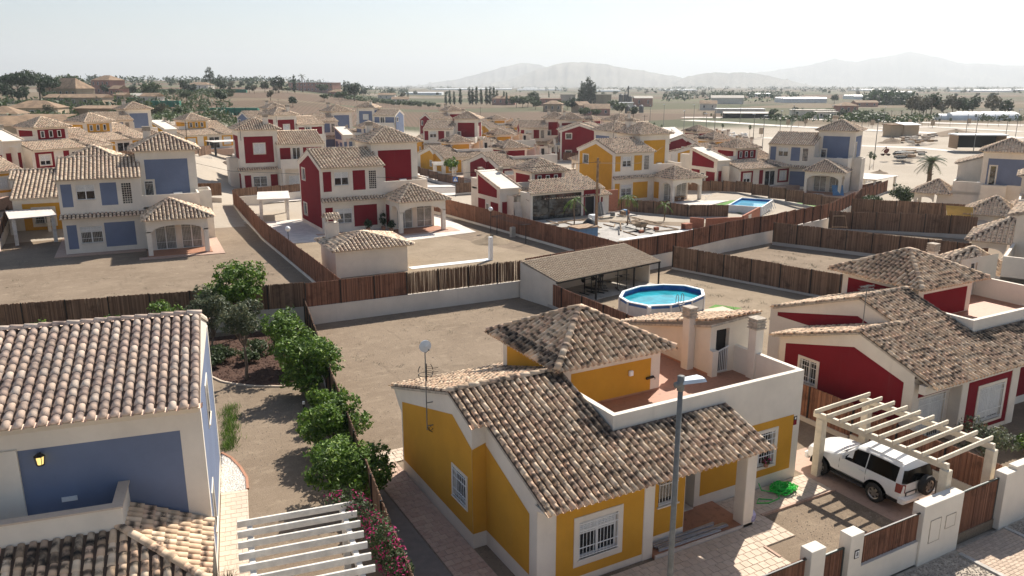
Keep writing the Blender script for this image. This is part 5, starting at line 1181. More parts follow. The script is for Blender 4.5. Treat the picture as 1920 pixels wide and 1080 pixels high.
for i in range(5): mb.tube([(-.3+.15*i, -.25, 6.0), (-.3+.15*i, .25, 6.0)], .012, 4); mb.tube([(-.3+.15*i, -.18, 6.15), (-.3+.15*i, .18, 6.15)], .012, 4)
mb.tube([(-.45, 0, 6.0), (.5, 0, 6.0)], .014, 4); mb.tube([(-.45, 0, 6.15), (.5, 0, 6.15)], .014, 4); mb.build('aerial', 'steel', ar)
# lights and plaques fixed to the ochre house
wlq = thing('wall_light', 'small square wall light on the ochre tower wall', 'wall light', (17.75, 22.70, 4.25)); mb = MB(); mb.bbox(-.09, -.12, 0, .09, -.008, .2, .02); mb.build('casing', 'globe', wlq)
tp = thing('tap', 'black tap on the ochre tower wall above the terrace', 'tap', (18.85, 22.69, 3.95)); mb = MB(); mb.bar((-.35, -.06, .03), (0, -.06, .06), .07, .08); mb.tube([(0, 0, .05), (0, -.15, .05), (0, -.15, -.02)], .02, 6); mb.build('valve', 'iron', tp)
al = thing('alarm_sign', 'red and dark alarm plaque on the corner of the ochre house', 'sign', (23.22, 19.40, 2.3)); mb = MB(); mb.box(-.07, -.02, 0, .1, -.004, .34, 0); mb.build('plate', 'red', al); mb = MB(); mb.box(-.07, -.024, .2, .1, -.006, .36, 0); mb.box(-.02, -.028, .24, .05, -.0245, .32, 1); mb.build('plate_top', ['iron', 'signwhite'], al)
# coil of hose
r = random.Random(4); hs = MB()
def loop(cx, cy, rx, ry, a0, z, wob=.05, n=26, e=1.0): return [(cx+(rx+r.uniform(-wob, wob))*math.cos(a0+2*math.pi*e*i/n), cy+(ry+r.uniform(-wob, wob))*math.sin(a0+2*math.pi*e*i/n), max(.02, z+r.uniform(-.03, .05))) for i in range(n+1)]
pts = [(-.9, .42, .35), (-.85, .3, .1), (-.5, .1, .05)]
for i in range(16): pts += loop(r.uniform(-.2, .25), r.uniform(-.15, .15), r.uniform(.25, .5), r.uniform(.18, .36), r.uniform(0, 6), .03+i*.012)
pts += [(-.6, -.35, .02), (-1.2, -.4, .02), (-1.6, -.2, .02), (-1.3, .0, .02), (-.9, -.3, .02)]
hs.tube(pts, .022, 5); hose = hs.build('garden_hose', 'hose'); hose.location = (22.2, 18.75, .06); tag(hose, 'bright green garden hose heaped on the paving by the drive', 'hose')
# aluminium profiles on the porch
for i in range(9):
    mb = MB(); L = random.uniform(2.4, 3.2); mb.bbox(0, 0, 0, L, .07, .05, .006); o = mb.build('metal_profile', 'alu'); o.location = (15.2+random.uniform(0, .25), 17.72+(i % 5)*.1, .155+(i//5)*.055); o.rotation_euler = (0, 0, R(random.uniform(-1.5, 1.5)))
    tag(o, 'long grey metal profile in the bundle lying on the ochre house porch', 'metal profile', 'metal profiles in a bundle on the porch')
bg_ = MB(); bg_.sphere((0, 0, .26), .19, 9, 7, 1.4)
M['bag'] = plain('lilac_plastic', (.42, .40, .62), .4, 0, .3, 9, bmp=.6)
bg = bg_.build('plastic_bag', 'bag', None, True); bg.location = (19.45, 17.75, .05)
for v in bg.data.vertices: v.co.x *= 1+.25*math.sin(v.co.z*30+v.co.y*20); v.co.y *= 1+.2*math.sin(v.co.z*24+v.co.x*18)
tag(bg, 'lilac plastic bag standing against the porch column', 'bag')
rd = random.Random(11)
def leaf_cloud(n, shapes, s, seed, flat_=.0, mats=1, frac=.0):
    """leaf sized faces spread through lobes: shapes = [(cx,cy,cz,rx,ry,rz)]"""
    g = np.random.default_rng(seed); wts = np.array([q[3]*q[4]*q[5] for q in shapes]); wts = wts/wts.sum()
    idx = g.choice(len(shapes), n, p=wts); sh = np.array(shapes)[idx]
    d = g.normal(size=(n, 3)); d /= np.linalg.norm(d, axis=1)[:, None]; rad = g.random(n)**.33*(.80+.35*g.random(n)); rad = np.where(g.random(n) < .65, np.maximum(rad, .72), rad)
    c = sh[:, :3]+d*rad[:, None]*sh[:, 3:]
    # clump the leaves
    k = max(6, n//26); cl = c[g.choice(n, k)]; near = ((c[:, None, :]-cl[None])**2).sum(2).argmin(1) if n*k < 4e6 else g.integers(0, k, n); c = c*.68+cl[near]*.32+g.normal(size=(n, 3))*s*.5
    nrm = d*.6+g.normal(size=(n, 3))*.7+np.array([0, 0, .45]); nrm /= np.linalg.norm(nrm, axis=1)[:, None]
    t = np.cross(nrm, g.normal(size=(n, 3))); t /= np.linalg.norm(t, axis=1)[:, None]; b = np.cross(nrm, t)
    L = s*(.7+.7*g.random(n))[:, None]; Wd = L*.42
    V = np.stack([c-t*L, c+b*Wd-nrm*L*.12, c+t*L, c-b*Wd-nrm*L*.12], 1).reshape(-1, 3)
    T = (np.arange(n)*4)[:, None, None]+np.array([[0, 1, 2], [0, 2, 3]]); return V, T.reshape(-1, 3)
def foliage(name, parent, n, shapes, s, seed, mat):
    V, T = leaf_cloud(n, shapes, s, seed); return link(name, arr_mesh(name, V, T, None, mat, False), parent)
# plants: pots on the window sills
pt = thing('potted_plant', 'potted plant with red flowers on the sill of the right ochre window', 'plant', (21.75, 19.30, .93)); mb = MB(); mb.cyl(0, 0, 0, .16, .08, 10, .11); mb.build('pot', 'terra', pt); foliage('foliage', pt, 160, [(0, 0, .25, .2, .15, .15)], .05, 3, 'leaf_mid'); foliage('flowers', pt, 40, [(0, -.03, .28, .2, .16, .14)], .035, 4, 'bougain')
pt = thing('potted_plant', 'second sill plant half hidden by the porch column', 'plant', (20.85, 19.30, .93)); mb = MB(); mb.cyl(0, 0, 0, .14, .07, 10, .1); mb.build('pot', 'terra', pt); foliage('foliage', pt, 110, [(0, 0, .3, .13, .12, .2)], .05, 5, 'leaf_mid'); foliage('flowers', pt, 50, [(0, -.03, .3, .14, .13, .2)], .035, 6, 'bougain')
# things left on the roof terrace
bk = MB(); bk.sphere((0, 0, .16), .25, 9, 6, .7); bk.sphere((.35, .05, .1), .18, 8, 5, .6); bkb = bk.build('black_bag', 'tarp', None, True); bkb.location = (21.3, 20.0, 3.4); tag(bkb, 'crumpled black bag on the roof terrace floor', 'bag')
ch = thing('folded_chair', 'grey folded chair lying beside the black bag on the terrace', 'chair', (22.0, 20.05, 3.4), R(20)); mb = MB(); mb.bar((-.4, 0, .1), (.4, 0, .25), .04, .04); mb.bar((-.4, .4, .1), (.4, .4, .25), .04, .04); mb.build('frame', 'iron', ch); mb = MB(); mb.box(-.1, .03, .2, .35, .37, .23); mb.build('seat', 'steel', ch)
# lantern and vent on the near blue house
def on_blue(x, y): a, b = rot2(x, y, -10); return 2.45+a, 23.45+b
lx, ly = on_blue(-4.25, -.16); ln_ = thing('wall_lantern', 'lit black lantern on the near blue wall', 'lantern', (lx, ly, 4.72), R(-10))
mb = MB(); mb.cyl(0, 0, .26, .36, .15, 6, .03); mb.cyl(0, 0, -.02, .02, .1, 6); mb.bar((0, .16, .3), (0, 0, .3), .03, .03)
for i in range(6): a = math.pi/3*i; mb.bar((.1*math.cos(a), .1*math.sin(a), 0), (.14*math.cos(a), .14*math.sin(a), .27), .014, .014)
mb.build('cage', 'iron', ln_)
m, nt, b = new_mat('lamp_glow'); b.inputs['Base Color'].default_value = (.8, .6, .25, 1); b.inputs['Emission Color'].default_value = (1, .72, .22, 1); b.inputs['Emission Strength'].default_value = .7; M['glow'] = m
mb = MB(); mb.cyl(0, 0, .02, .25, .08, 8, .11); mb.build('lamp_glass', 'glow', ln_)
vx, vy = on_blue(-3.7, -.02); vt = thing('vent_grille', 'small white vent low on the near blue wall above the balcony', 'vent', (vx, vy, 3.42), R(-10)); mb = MB(); mb.box(-.2, -.02, 0, .2, .012, .14); mb.build('plate', 'frame', vt)
bl = thing('bollard_light', 'short dark bollard light by the left garden hedge', 'bollard', (8.17, 34.85, 0)); mb = MB(); mb.cyl(0, 0, 0, .55, .05, 8); mb.build('post', 'iron', bl); mb = MB(); mb.cyl(0, 0, .55, .68, .06, 8); mb.build('lamp', 'globe', bl)
hx, hy = on_blue(.08, 2.7)
# ---------------------------------------------------------------- pool garden
sh_ = thing('gym_shelter', 'open tiled lean-to shelter with gym gear, left of the oval pool', 'shelter', (28.1, 44.4, 0), R(10)); Lx, Ly = 10.75, 3.9
rf = Roof(.215, .33, tile_template(3, .38, .082, .075, .55)); rf.face([(0, 0, 1.95), (Lx, 0, 1.95), (Lx, Ly, 2.75), (0, Ly, 2.75)], .05); rf.build(sh_, 'tile_plain')
mb = MB(); mb.box(0, .05, 0, .12, Ly, 1.9); mb.poly([(.0, .05, 1.9), (0, Ly, 1.9), (0, Ly, 2.66), (0, .05, 1.92)]); mb.box(.12, Ly-.12, 0, Lx, Ly, 2.6); mb.box(Lx-.12, 1.0, 0, Lx, Ly-.12, 2.2); mb.build('wall', 'white', sh_)
mb = MB(); mb.box(.12, .05, 0, Lx, Ly-.12, .05); mb.build('floor', 'conc', sh_)
for x in (3.9, 7.9, Lx-.05):
    mb = MB(); mb.box(x-.05, .02, 0, x+.05, .12, 1.93); mb.build('post', 'iron', sh_)
mb = MB(); mb.bar((0, .02, 1.86), (Lx, .02, 1.86), .08, .1); mb.build('gutter', 'iron', sh_)
window(sh_, Face((Lx-.12, Ly-.4, 0), (0, -1, 0), (-1, 0, 0)), .4, 1.9, 1.1, 1.8, surround=.05, grille=True, depth=-.02, sill=False)
def gl(x, y): a, b = rot2(x, y, 10); return 28.1+a, 44.4+b
def gym(label, x, y, kind, rz=10):
    gx, gy = gl(x, y); t = thing('gym_machine', label, 'gym machine', (gx, gy, .05), R(rz)); mb = MB()
    for s in (-.35, .35): mb.bar((s, -.5, .04), (s, .5, .04), .07, .07); mb.bar((s, 0, .04), (s, 0, 1.5), .06, .06)
    mb.bar((-.35, 0, 1.5), (.35, 0, 1.5), .06, .06); mb.bar((-.55, 0, 1.1), (.55, 0, 1.1), .04, .04); mb.build('frame', 'iron', t)
    if kind == 'press':
        mb = MB(); mb.bbox(-.15, -.8, .42, .15, .3, .52, .02); mb.build('bench', 'blackplastic', t)
        for s in (-.5, .5): mb = MB(); mb.tube([(s-.03, 0, 1.1), (s+.03, 0, 1.1)], .2, 12); mb.build('weight_plate', 'iron', t)
    else:
        mb = MB(); mb.tube([(.3*math.cos(a), -.3, .5+.3*math.sin(a)) for a in np.linspace(0, 6.28, 16)], .03, 5); mb.build('flywheel', 'steel', t); mb = MB(); mb.bbox(-.1, .2, .9, .1, .5, .98, .02); mb.build('seat', 'blackplastic', t)
gym('black weight bench in the shelter, leftmost machine', 4.6, 1.6, 'press'); gym('exercise bike with big flywheel beside the weight bench', 5.7, 1.4, 'bike', 30); gym('black pull tower in the middle of the shelter', 6.6, 2.3, 'press', 60); gym('exercise bike in the shelter nearest the pool', 7.5, .9, 'bike', -20)
PO = [(31.2, 40.4), (31.75, 39.0), (33.2, 38.45), (35.1, 38.6), (36.8, 39.3), (37.75, 40.5), (37.5, 42.0), (36.3, 43.0), (34.5, 43.4), (32.6, 42.8), (31.5, 41.7)]
pc = (34.4, 40.9); pool = thing('oval_pool', 'white oval above ground pool with blue rim and a ladder', 'pool', (*pc, 0)); PL = [(x-pc[0], y-pc[1]) for x, y in PO]; n = len(PL)
mb = MB()
for i in range(n):
    a, b = PL[i], PL[(i+1) % n]
    for s0, z0, z1, mi in ((1, 0, .86, 0), (1.0, .86, 1.06, 1)): mb.poly([(a[0], a[1], z0), (b[0], b[1], z0), (b[0], b[1], z1), (a[0], a[1], z1)], mi)
mb.build('pool_wall', ['poolwall', 'poolblue'], pool)
mb = MB()
for i in range(n): a, b = PL[i], PL[(i+1) % n]; mb.poly([(a[0]*.975, a[1]*.975, 0.1), (b[0]*.975, b[1]*.975, .1), (b[0]*.975, b[1]*.975, 1.06), (a[0]*.975, a[1]*.975, 1.06)])
mb.build('liner', 'poolblue', pool)
mb = MB(); mb.prism([(x*.985, y*.985, 1.06) for x, y in PL], (0, 0, .001)); rm = MB()
for i in range(n):
    a, b = PL[i], PL[(i+1) % n]; q = [(a[0]*1.025, a[1]*1.03), (b[0]*1.025, b[1]*1.03), (b[0]*.955, b[1]*.945), (a[0]*.955, a[1]*.945)]; rm.prism([(*p, 1.06) for p in q], (0, 0, .06))
rm.build('rim', 'frame', pool)
mb = MB(); mb.poly([(x*.974, y*.974, .74) for x, y in PL]); mb.build('water', 'water', pool)
for x, y in PL: mb = MB(); mb.box(x*1.012-.05, y*1.012-.05, 0, x*1.012+.05, y*1.012+.05, 1.05); mb.build('upright', 'frame', pool)
ld = thing('pool_ladder', 'white pool ladder over the rim of the oval pool', 'ladder', (34.0, 38.5, 0), R(8)); mb = MB()
for s in (-.25, .25): mb.tube([(s, -.65, 0), (s, -.1, 1.15), (s, -.08, 1.6), (s, .02, 1.72), (s, .12, 1.6), (s, .14, 1.1), (s, .45, .2)], .022, 6)
mb.build('rails', 'steel', ld)
for i in range(4): mb = MB(); mb.box(-.25, -.58+i*.13, .22+i*.27, .25, -.44+i*.13, .25+i*.27); mb.build('tread', 'frame', ld)
mb = MB(); mb.box(-.28, -.12, 1.12, .28, .14, 1.15); mb.build('platform', 'frame', ld)
sk_ = thing('pool_pump', 'white pool pump pipe against the oval pool', 'pump', (31.55, 38.6, 0)); mb = MB(); mb.cyl(0, 0, 0, 1.0, .04, 8); mb.cyl(0, 0, .85, 1.15, .12, 10); mb.build('casing', 'globe', sk_)
sheet_at('turf_patch', [(37.9, 38.3), (39.6, 38.4), (38.6, 40.0), (37.6, 39.6)], 'grass', .012)
dk_ = MB(); dk_.box(36.4, 37.6, 0, 38.6, 39.3, .05); struct(dk_.build('pool_deck', 'stamp2'))
# ---------------------------------------------------------------- garden of the red villa
sd_ = thing('tiled_shed', 'white shed with tiled roof and barbecue chimney', 'shed', (17.5, 60.5, 0), R(-2)); mb = MB(); mb.box(0, 0, 0, 6.0, 4.8, 2.25); mb.build('wall', 'white', sd_)
rf = Roof(); rf.hip(-.35, -.4, 6.45, 5.2, 2.3, 2.9, 2.6, 3.15); rf.build(sd_, 'tile_far')
mb = MB(); mb.bbox(.35, 3.7, 2.3, 1.35, 4.6, 3.9, .02); c_ = mb.build('chimney', 'white', sd_); rf = Roof(.2); rf.face([(.2, 3.5, 4.25), (1.5, 3.5, 4.25), (1.5, 4.15, 4.6), (.2, 4.15, 4.6)], .04); rf.face([(1.5, 4.8, 4.25), (.2, 4.8, 4.25), (.2, 4.15, 4.6), (1.5, 4.15, 4.6)], .04); rf.build(sd_, 'tile_far')
mb = MB()
for x in (.4, 1.2):
    for y in (3.75, 4.5): mb.box(x, y, 3.9, x+.12, y+.08, 4.24)
mb.build('chimney_cap', 'white', sd_)
sheet_at('terrace_slab', [(16.2, 92), (17.5, 73.8), (19.4, 72), (28.7, 72.5), (36.5, 73.6), (37.4, 85), (30, 90.4), (18, 90.4)], 'slab', .04)
sheet_at('concrete_strip', [(24.0, 61.5), (31.5, 61.3), (31.4, 60.4), (24.0, 60.6)], 'sheet', .05)
sheet_at('gravel_strip', [(25, 65.2), (31, 65), (31, 63.2), (25, 63.3)], 'kerb', .012)
p_ = thing('white_post', 'square white post standing in the red villa garden', 'post', (31.46, 60.65, 0)); mb = MB(); mb.bbox(-.16, -.16, 0, .16, .16, 2.1, .01); mb.build('shaft', 'frame', p_)
def globe_lamp(label, x, y, h): t = thing('globe_lamp', label, 'garden lamp', (x, y, 0)); mb = MB(); mb.cyl(0, 0, 0, h-.2, .035, 8); mb.build('pole', 'iron', t); mb = MB(); mb.sphere((0, 0, h), .24, 12, 8); mb.build('globe', 'globe', t, True)
globe_lamp('white globe lamp on a pole by the fence of the building works', 38.0, 73.2, 2.4); globe_lamp('white globe lamp above the reed fence right of the blue villa', 16.2, 70.5, 2.6)
cl_ = thing('clothes_line', 'black clothes line frame along the garden fence', 'clothes line', (37.9, 71.6, 0)); mb = MB()
for a in (0, -6.0): mb.bar((0, a, 0), (0, a, 1.9), .06, .06); mb.bar((-.6, a, 1.9), (.6, a, 1.9), .05, .05)
mb.build('frame', 'iron', cl_); mb = MB()
for x in (-.5, -.2, .2, .5): mb.tube([(x, 0, 1.92), (x, -3, 1.86), (x, -6, 1.92)], .014, 4)
mb.build('line', 'iron', cl_)
def heap(name, label, x, y, rx, ry, h, mat, seed, n=18):
    g = random.Random(seed); mb = MB(); vs = []; k = 6
    for i in range(k+1):
        f = i/k
        for j in range(n): a = 2*math.pi*j/n; rr = f*(1+g.uniform(-.12, .12)); vs.append((rx*rr*math.cos(a), ry*rr*math.sin(a), max(-.02, h*(1-f)**1.2*(1+g.uniform(-.15, .15))) if i < k else -.05))
    mb.add(vs, [(i*n+j, (i+1)*n+j, (i+1)*n+(j+1) % n, i*n+(j+1) % n) for i in range(k) for j in range(n)]); o = mb.build(name, mat, None, True); o.location = (x, y, hz(x, y) if math.hypot(x, y) > 90 else 0); return tag(o, label, 'heap')
heap('soil_heap', 'low soil heap beside the clothes line', 35.4, 68.2, 2.2, 1.9, .75, 'yard2', 3)
ct = thing('concrete_block', 'small standing concrete block by the garden fence', 'block', (38.6, 69.5, 0)); mb = MB(); mb.bbox(-.25, -.2, 0, .25, .2, 1.0, .02); mb.build('block_body', 'conc', ct)
for i, (x, y, hh, lb) in enumerate(((28.3, 79.3, 1.6, 'tall dark potted shrub beside the red villa porch'), (26.6, 79.3, .9, 'low round potted shrub left of the porch of the red villa'), (28.6, 77.8, .9, 'potted shrub against the porch side wall of the red villa'))):
    t = thing('potted_shrub', lb, 'plant', (x, y, .05)); mb = MB(); mb.cyl(0, 0, 0, .4, .2, 10, .26); mb.build('pot', 'terra', t); foliage('foliage', t, 260, [(0, 0, .4+hh/2, .4, .4, hh/2)], .12, 40+i, 'leaf_dark')
# ---------------------------------------------------------------- building works behind the gym shelter
sheet_at('works_slab', [(40.4, 61.6), (57.6, 63.2), (59.3, 78.8), (44.6, 76.9), (39.5, 80)], 'dirtyslab', .03)
sheet_at('slab_edge', [(47.2, 62.3), (57.6, 63.25), (57.6, 64.0), (47.2, 63.1)], 'sheet', .036)
up = thing('utility_pole', 'tall weathered wooden utility pole behind the gym shelter', 'pole', (44.07, 62.57, 0)); mb = MB(); mb.cyl(0, 0, 0, 8.3, .16, 10, .11); mb.build('shaft', 'wood', up); mb = MB(); mb.bar((-.3, 0, 7.9), (.3, 0, 7.9), .06, .06); mb.build('crossarm', 'iron', up)
for i, pts in enumerate(([(44.07, 62.57, 7.9), (30, 78, 5.6), (16, 96, 5.4), (0, 118, 9)], [(44.07, 62.57, 7.8), (58, 74, 6.2), (75, 90, 6.6), (96, 112, 8)])):
    mb = MB(); mb.tube(pts, .018, 4); o = mb.build('overhead_cable', 'iron'); tag(o, ('black overhead cable running left from the wooden pole', 'black overhead cable running right from the wooden pole')[i], 'cable')
bx_ = thing('blue_hut', 'small blue metal hut at the foot of the wooden pole', 'hut', (41.5, 61.7, 0), R(4)); mb = MB(); mb.box(0, 0, 0, 2.3, 1.6, 1.75); 
M['bluehut'] = plain('blue_steel', (.10, .22, .38), .6, 0, .15, 2); mb.build('wall', 'bluehut', bx_); mb = MB(); mb.box(-.1, -.1, 1.752, 2.4, 1.7, 1.84); mb.build('roof', 'wood', bx_)
# extension of the red villa: glazed front, brick annex
ex = thing('house_extension', 'unfinished house extension with wide dark glazing and bare brick annex', 'extension', (45.0, 76.85, 0), R(3))
mb = MB(); mb.box(0, 0, 0, .3, 2.2, 3.15); mb.box(7.2, 0, 0, 7.5, 1.5, 3.15); mb.box(.3, .0, 2.85, 7.2, .3, 3.15); mb.box(9.9, 0, 0, 10.1, 2, 3.0); mb.build('wall', 'white', ex)
mb = MB(); mb.box(7.5, .02, 2.5, 9.9, .3, 3.0); mb.box(7.5, .02, 0, 7.75, .3, 2.5); mb.box(9.3, .02, 0, 9.9, .3, 2.5); mb.build('painted_panel', 'red', ex)
for i in range(3):
    fr = MB(); x = .3+i*2.3; fr.box(x, .08, 0, x+.06, .16, 2.85); fr.box(x+2.24, .08, 0, x+2.3, .16, 2.85); fr.box(x+.06, .08, 2.79, x+2.24, .16, 2.85); fr.box(x+.06, .08, 0, x+2.24, .16, .08); wn = fr.build('window', 'iron', ex)
    g = MB(); g.poly([(x+.06, .12, .08), (x+2.24, .12, .08), (x+2.24, .12, 2.79), (x+.06, .12, 2.79)]); g.build('pane', 'glass', wn)
mb = MB(); mb.poly([(7.75, .2, 0), (9.3, .2, 0), (9.3, .2, 2.5), (7.75, .2, 2.5)]); mb.build('doorway', 'dark', ex)
for a, b, c, e in ((7.75, 7.83, 0, 2.4), (9.22, 9.3, 0, 2.4), (7.83, 9.22, 2.4, 2.5)): mb = MB(); mb.box(a, .1, c, b, .2, e); mb.build('door_frame', 'frame', ex)
mb = MB(); mb.box(-.4, 3.9, 0, -.15, 7.0, 2.7); mb.build('brick_wall', 'brick', ex); mb = MB(); mb.box(-.4, 2.2, 0, 1.6, 3.89, 2.5); mb.build('rendered_wall', 'conc', ex)
window(ex, Face((-.4, 7.0, 0), (0, -1, 0), (-1, 0, 0)), 1.4, 2.5, .05, 2.1, surround=.05, door=True, depth=-.03); window(ex, Face((-.4, 7.0, 0), (0, -1, 0), (-1, 0, 0)), .3, .9, .6, 2.0, surround=.05, depth=-.03, leaves=1)
rf = Roof(); rf.face([(-.6, 7.2, 2.75), (-.6, 2.1, 2.6), (2.4, 2.1, 3.1), (2.4, 7.2, 3.25)]); rf.face([(-.3, -.35, 3.15), (10.4, -.35, 3.15), (10.0, 2.6, 4.2), (1.5, 2.6, 4.2)]); rf.build(ex, 'tile_far')
for i, (x, y, rz) in enumerate(((44.0, 78.6, -8), (54.2, 76.5, 12), (54.7, 76.6, 20))):
    b_ = MB(); b_.box(0, 0, 0, .9, .05, 2.0 if i == 0 else 1.5); o = b_.build('board', 'slab' if i != 1 else 'steel'); o.location = (x, y, .03); o.rotation_euler = (R(-14), 0, R(rz)); tag(o, ('pale board leaning on the grey annex wall', 'grey sheet leaning by the dark doorway', 'pale sheet leaning next to the grey one by the doorway')[i], 'board')
tar = MB(); tar.sphere((0, 0, .7), .75, 12, 8, 1.25); to = tar.build('tarpaulin_heap', 'tarp', None, True); to.location = (46.6, 67.4, 0)
for v in to.data.vertices: f = 1+.16*math.sin(v.co.z*9+v.co.x*7)+.1*math.sin(v.co.y*13); v.co.x *= f*(1.25-.35*v.co.z); v.co.y *= f*(1.25-.35*v.co.z); v.co.z = max(0, v.co.z)
tag(to, 'heap under a black tarpaulin left of the wooden pole', 'heap')
tb = MB(); tb.bbox(0, 0, 0, .8, .8, 1.5, .05); tbo = tb.build('big_bag', 'sheet'); tbo.location = (48.2, 69.2, 0); tag(tbo, 'white builder bag behind the black tarpaulin', 'bag')
wb_ = thing('wheelbarrow', 'wheelbarrow standing on the pale works slab', 'wheelbarrow', (52.3, 66.0, .03), R(20)); mb = MB(); mb.add([(-.5, -.3, .35), (.5, -.3, .35), (.5, .3, .35), (-.5, .3, .35), (-.75, -.45, .75), (.75, -.45, .75), (.75, .45, .75), (-.75, .45, .75)], [(0, 3, 2, 1), (0, 1, 5, 4), (1, 2, 6, 5), (2, 3, 7, 6), (3, 0, 4, 7)]); mb.build('tray', 'yard2', wb_); mb = MB(); mb.bar((-1.2, -.3, .65), (.6, -.2, .3), .05, .05); mb.bar((-1.2, .3, .65), (.6, .2, .3), .05, .05); mb.bar((-.5, -.3, .4), (-.5, -.3, 0), .04, .04); mb.bar((-.5, .3, .4), (-.5, .3, 0), .04, .04); mb.build('frame', 'iron', wb_); mb = MB(); mb.tube([(.75, -.05, .2), (.75, .05, .2)], .2, 12); mb.build('wheel', 'tyre', wb_)
g_ = random.Random(21)
for i in range(34):
    L = g_.uniform(1.5, 5); x, y = g_.uniform(43, 57), g_.uniform(63.5, 75)
    b_ = MB(); b_.bbox(-L/2, -.06, 0, L/2, .06, .09, .01); o = b_.build('timber', 'wood' if i % 3 else 'iron'); o.location = (x, y, .034+.002*i); o.rotation_euler = (0, 0, R(g_.choice([2, 3, 92, 95, 48])+g_.uniform(-8, 8))); tag(o, 'loose building timber lying on the pale works slab', 'timber', 'timbers strewn on the works slab')
for i, (x, y, w_, d_, h_) in enumerate(((56.6, 63.8, 1.2, .8, .75), (53.5, 65.0, .5, .4, .4), (51.2, 64.6, .5, .4, .35), (57.2, 75.0, .6, .5, .6))):
    lb = ('large stack of red bricks near the fence end of the works', 'small brick stack right of the wheelbarrow', 'small brick stack left of the wheelbarrow', 'brick stack far back by the yellow villa fence')[i]
    t = thing('brick_stack', lb, 'brick stack', (x, y, .03), R(6)); k = 0; nz = max(2, int(h_/.1)); nx = max(1, int(w_/.25)); ny = max(1, int(d_/.12))
    bm_ = MB(); bm_.box(0, 0, 0, .235, .11, .085); bmm = bm_.mesh('brick', 'brick')
    for a in range(nx):
        for c in range(nz):
            for e in range(ny):
                if 0 < e < ny-1 and c < nz-1: continue
                if k < 300: o = link('brick', bmm, t); o.location = (a*.25+g_.uniform(0, .01), e*.12, c*.09+.001); k += 1
for i in range(6):
    x, y = g_.uniform(47, 50), g_.uniform(72.5, 76); b_ = MB(); b_.bbox(0, 0, 0, g_.uniform(.3, .7), g_.uniform(.3, .6), g_.uniform(.25, .6), .03); o = b_.build('crate', ('bluehut', 'wood', 'steel')[i % 3]); o.location = (54.8+g_.uniform(0, 2.6), 74.6+g_.uniform(0, 1.6), .03); o.rotation_euler = (0, 0, g_.uniform(0, 1)); tag(o, 'tool box in the clutter by the dark doorway of the works', 'tool box', 'tool boxes by the doorway of the works')
for i, (x0, y0, x1, y1, h) in enumerate(((59.2, 63.6, 63.4, 62.4, 1.1), (63.4, 62.4, 69.8, 66.2, 1.25), (58.2, 65.0, 59.0, 63.7, 1.1), (58.4, 78.5, 56.2, 78.6, 2.6))):
    L = math.hypot(x1-x0, y1-y0); t = thing('brick_wall', ('low raw brick wall ahead of the rectangular pool', 'brick wall beside the turf of the rectangular pool', 'short brick stub at the end of the works slab', 'tall brick party wall left of the yellow villa')[i], 'wall', (x0, y0, 0), math.atan2(y1-y0, x1-x0)); mb = MB(); mb.box(0, -.1, 0, L, .1, h); mb.build('brickwork', 'brick', t)
    if i == 1: mb = MB(); mb.box(2, -.14, .3, 3.2, -.1, 1.0); mb.build('whitewash', 'white', t)
# person at the annex
M['cloth_blue'] = plain('blue_overall', (.05, .07, .16), .9, 0, .2, 8); M['skin'] = plain('skin', (.42, .25, .17), .6, 0, .08); M['hair'] = plain('dark_hair', (.02, .016, .012), .8)
def person(label, loc, rz):
    V = [(0, 0, .52), (0, .02, .80), (0, .05, 1.02), (0, .06, 1.12), (.17, .05, 1.0), (.24, -.1, .80), (.15, -.32, .70), (-.17, .05, 1.0), (-.24, -.1, .80), (-.12, -.32, .70), (.1, -.02, .5), (.15, -.38, .52), (.14, -.36, .10), (.14, -.46, .03), (-.1, -.02, .5), (-.15, -.38, .52), (-.14, -.36, .10), (-.14, -.46, .03)]
    E_ = [(0, 1), (1, 2), (2, 3), (2, 4), (4, 5), (5, 6), (2, 7), (7, 8), (8, 9), (0, 10), (10, 11), (11, 12), (12, 13), (0, 14), (14, 15), (15, 16), (16, 17)]
    Rr = [.15, .15, .13, .06, .065, .05, .035, .065, .05, .035, .09, .075, .05, .045, .09, .075, .05, .045]
    me = bpy.data.meshes.new('person'); me.from_pydata(V, E_, []); me.materials.append(M['cloth_blue']); o = link('person', me); o.location = loc; o.rotation_euler = (0, 0, rz)
    sk = o.modifiers.new('skin', 'SKIN'); sk.use_smooth_shade = True
    for i, q in enumerate(me.skin_vertices[0].data): q.radius = (Rr[i], Rr[i]); q.use_root = (i == 0)
    o.modifiers.new('sub', 'SUBSURF').levels = 1
    mb = MB(); mb.sphere((0, .05, 1.24), .105, 12, 9, 1.22); mb.sphere((0, -.055, 1.23), .022, 6, 5); 
    for s in (-.1, .1): mb.sphere((s, .05, 1.23), .03, 6, 5)
    h = mb.build('head', 'skin', o, True); mb = MB(); mb.sphere((0, .07, 1.28), .112, 12, 8, 1.1); mb.build('hair', 'hair', h, True)
    for s in (-.035, .035): mb = MB(); mb.sphere((s, -.045, 1.255), .012, 6, 4); mb.build('eye', 'hair', h)
    for s, (hx_, hy_, hz2) in ((1, (.13, -.34, .69)), (-1, (-.10, -.34, .69))):
        mb = MB(); mb.bar((hx_, hy_, hz2), (hx_-s*.03, hy_-.09, hz2-.01), .075, .03)
        for f in range(4): mb.tube([(hx_-s*.03+(f-1.5)*.02, hy_-.08, hz2-.01), (hx_-s*.03+(f-1.5)*.021, hy_-.13-.012*(1-abs(f-1.5)), hz2-.02), (hx_-s*.03+(f-1.5)*.021, hy_-.155-.012*(1-abs(f-1.5)), hz2-.045)], .0095, 5)
        mb.tube([(hx_-s*.02, hy_-.02, hz2), (hx_-s*.07, hy_-.05, hz2-.01), (hx_-s*.075, hy_-.085, hz2-.02)], .011, 5); mb.build('hand', 'skin', o)
    return tag(o, label, 'person')
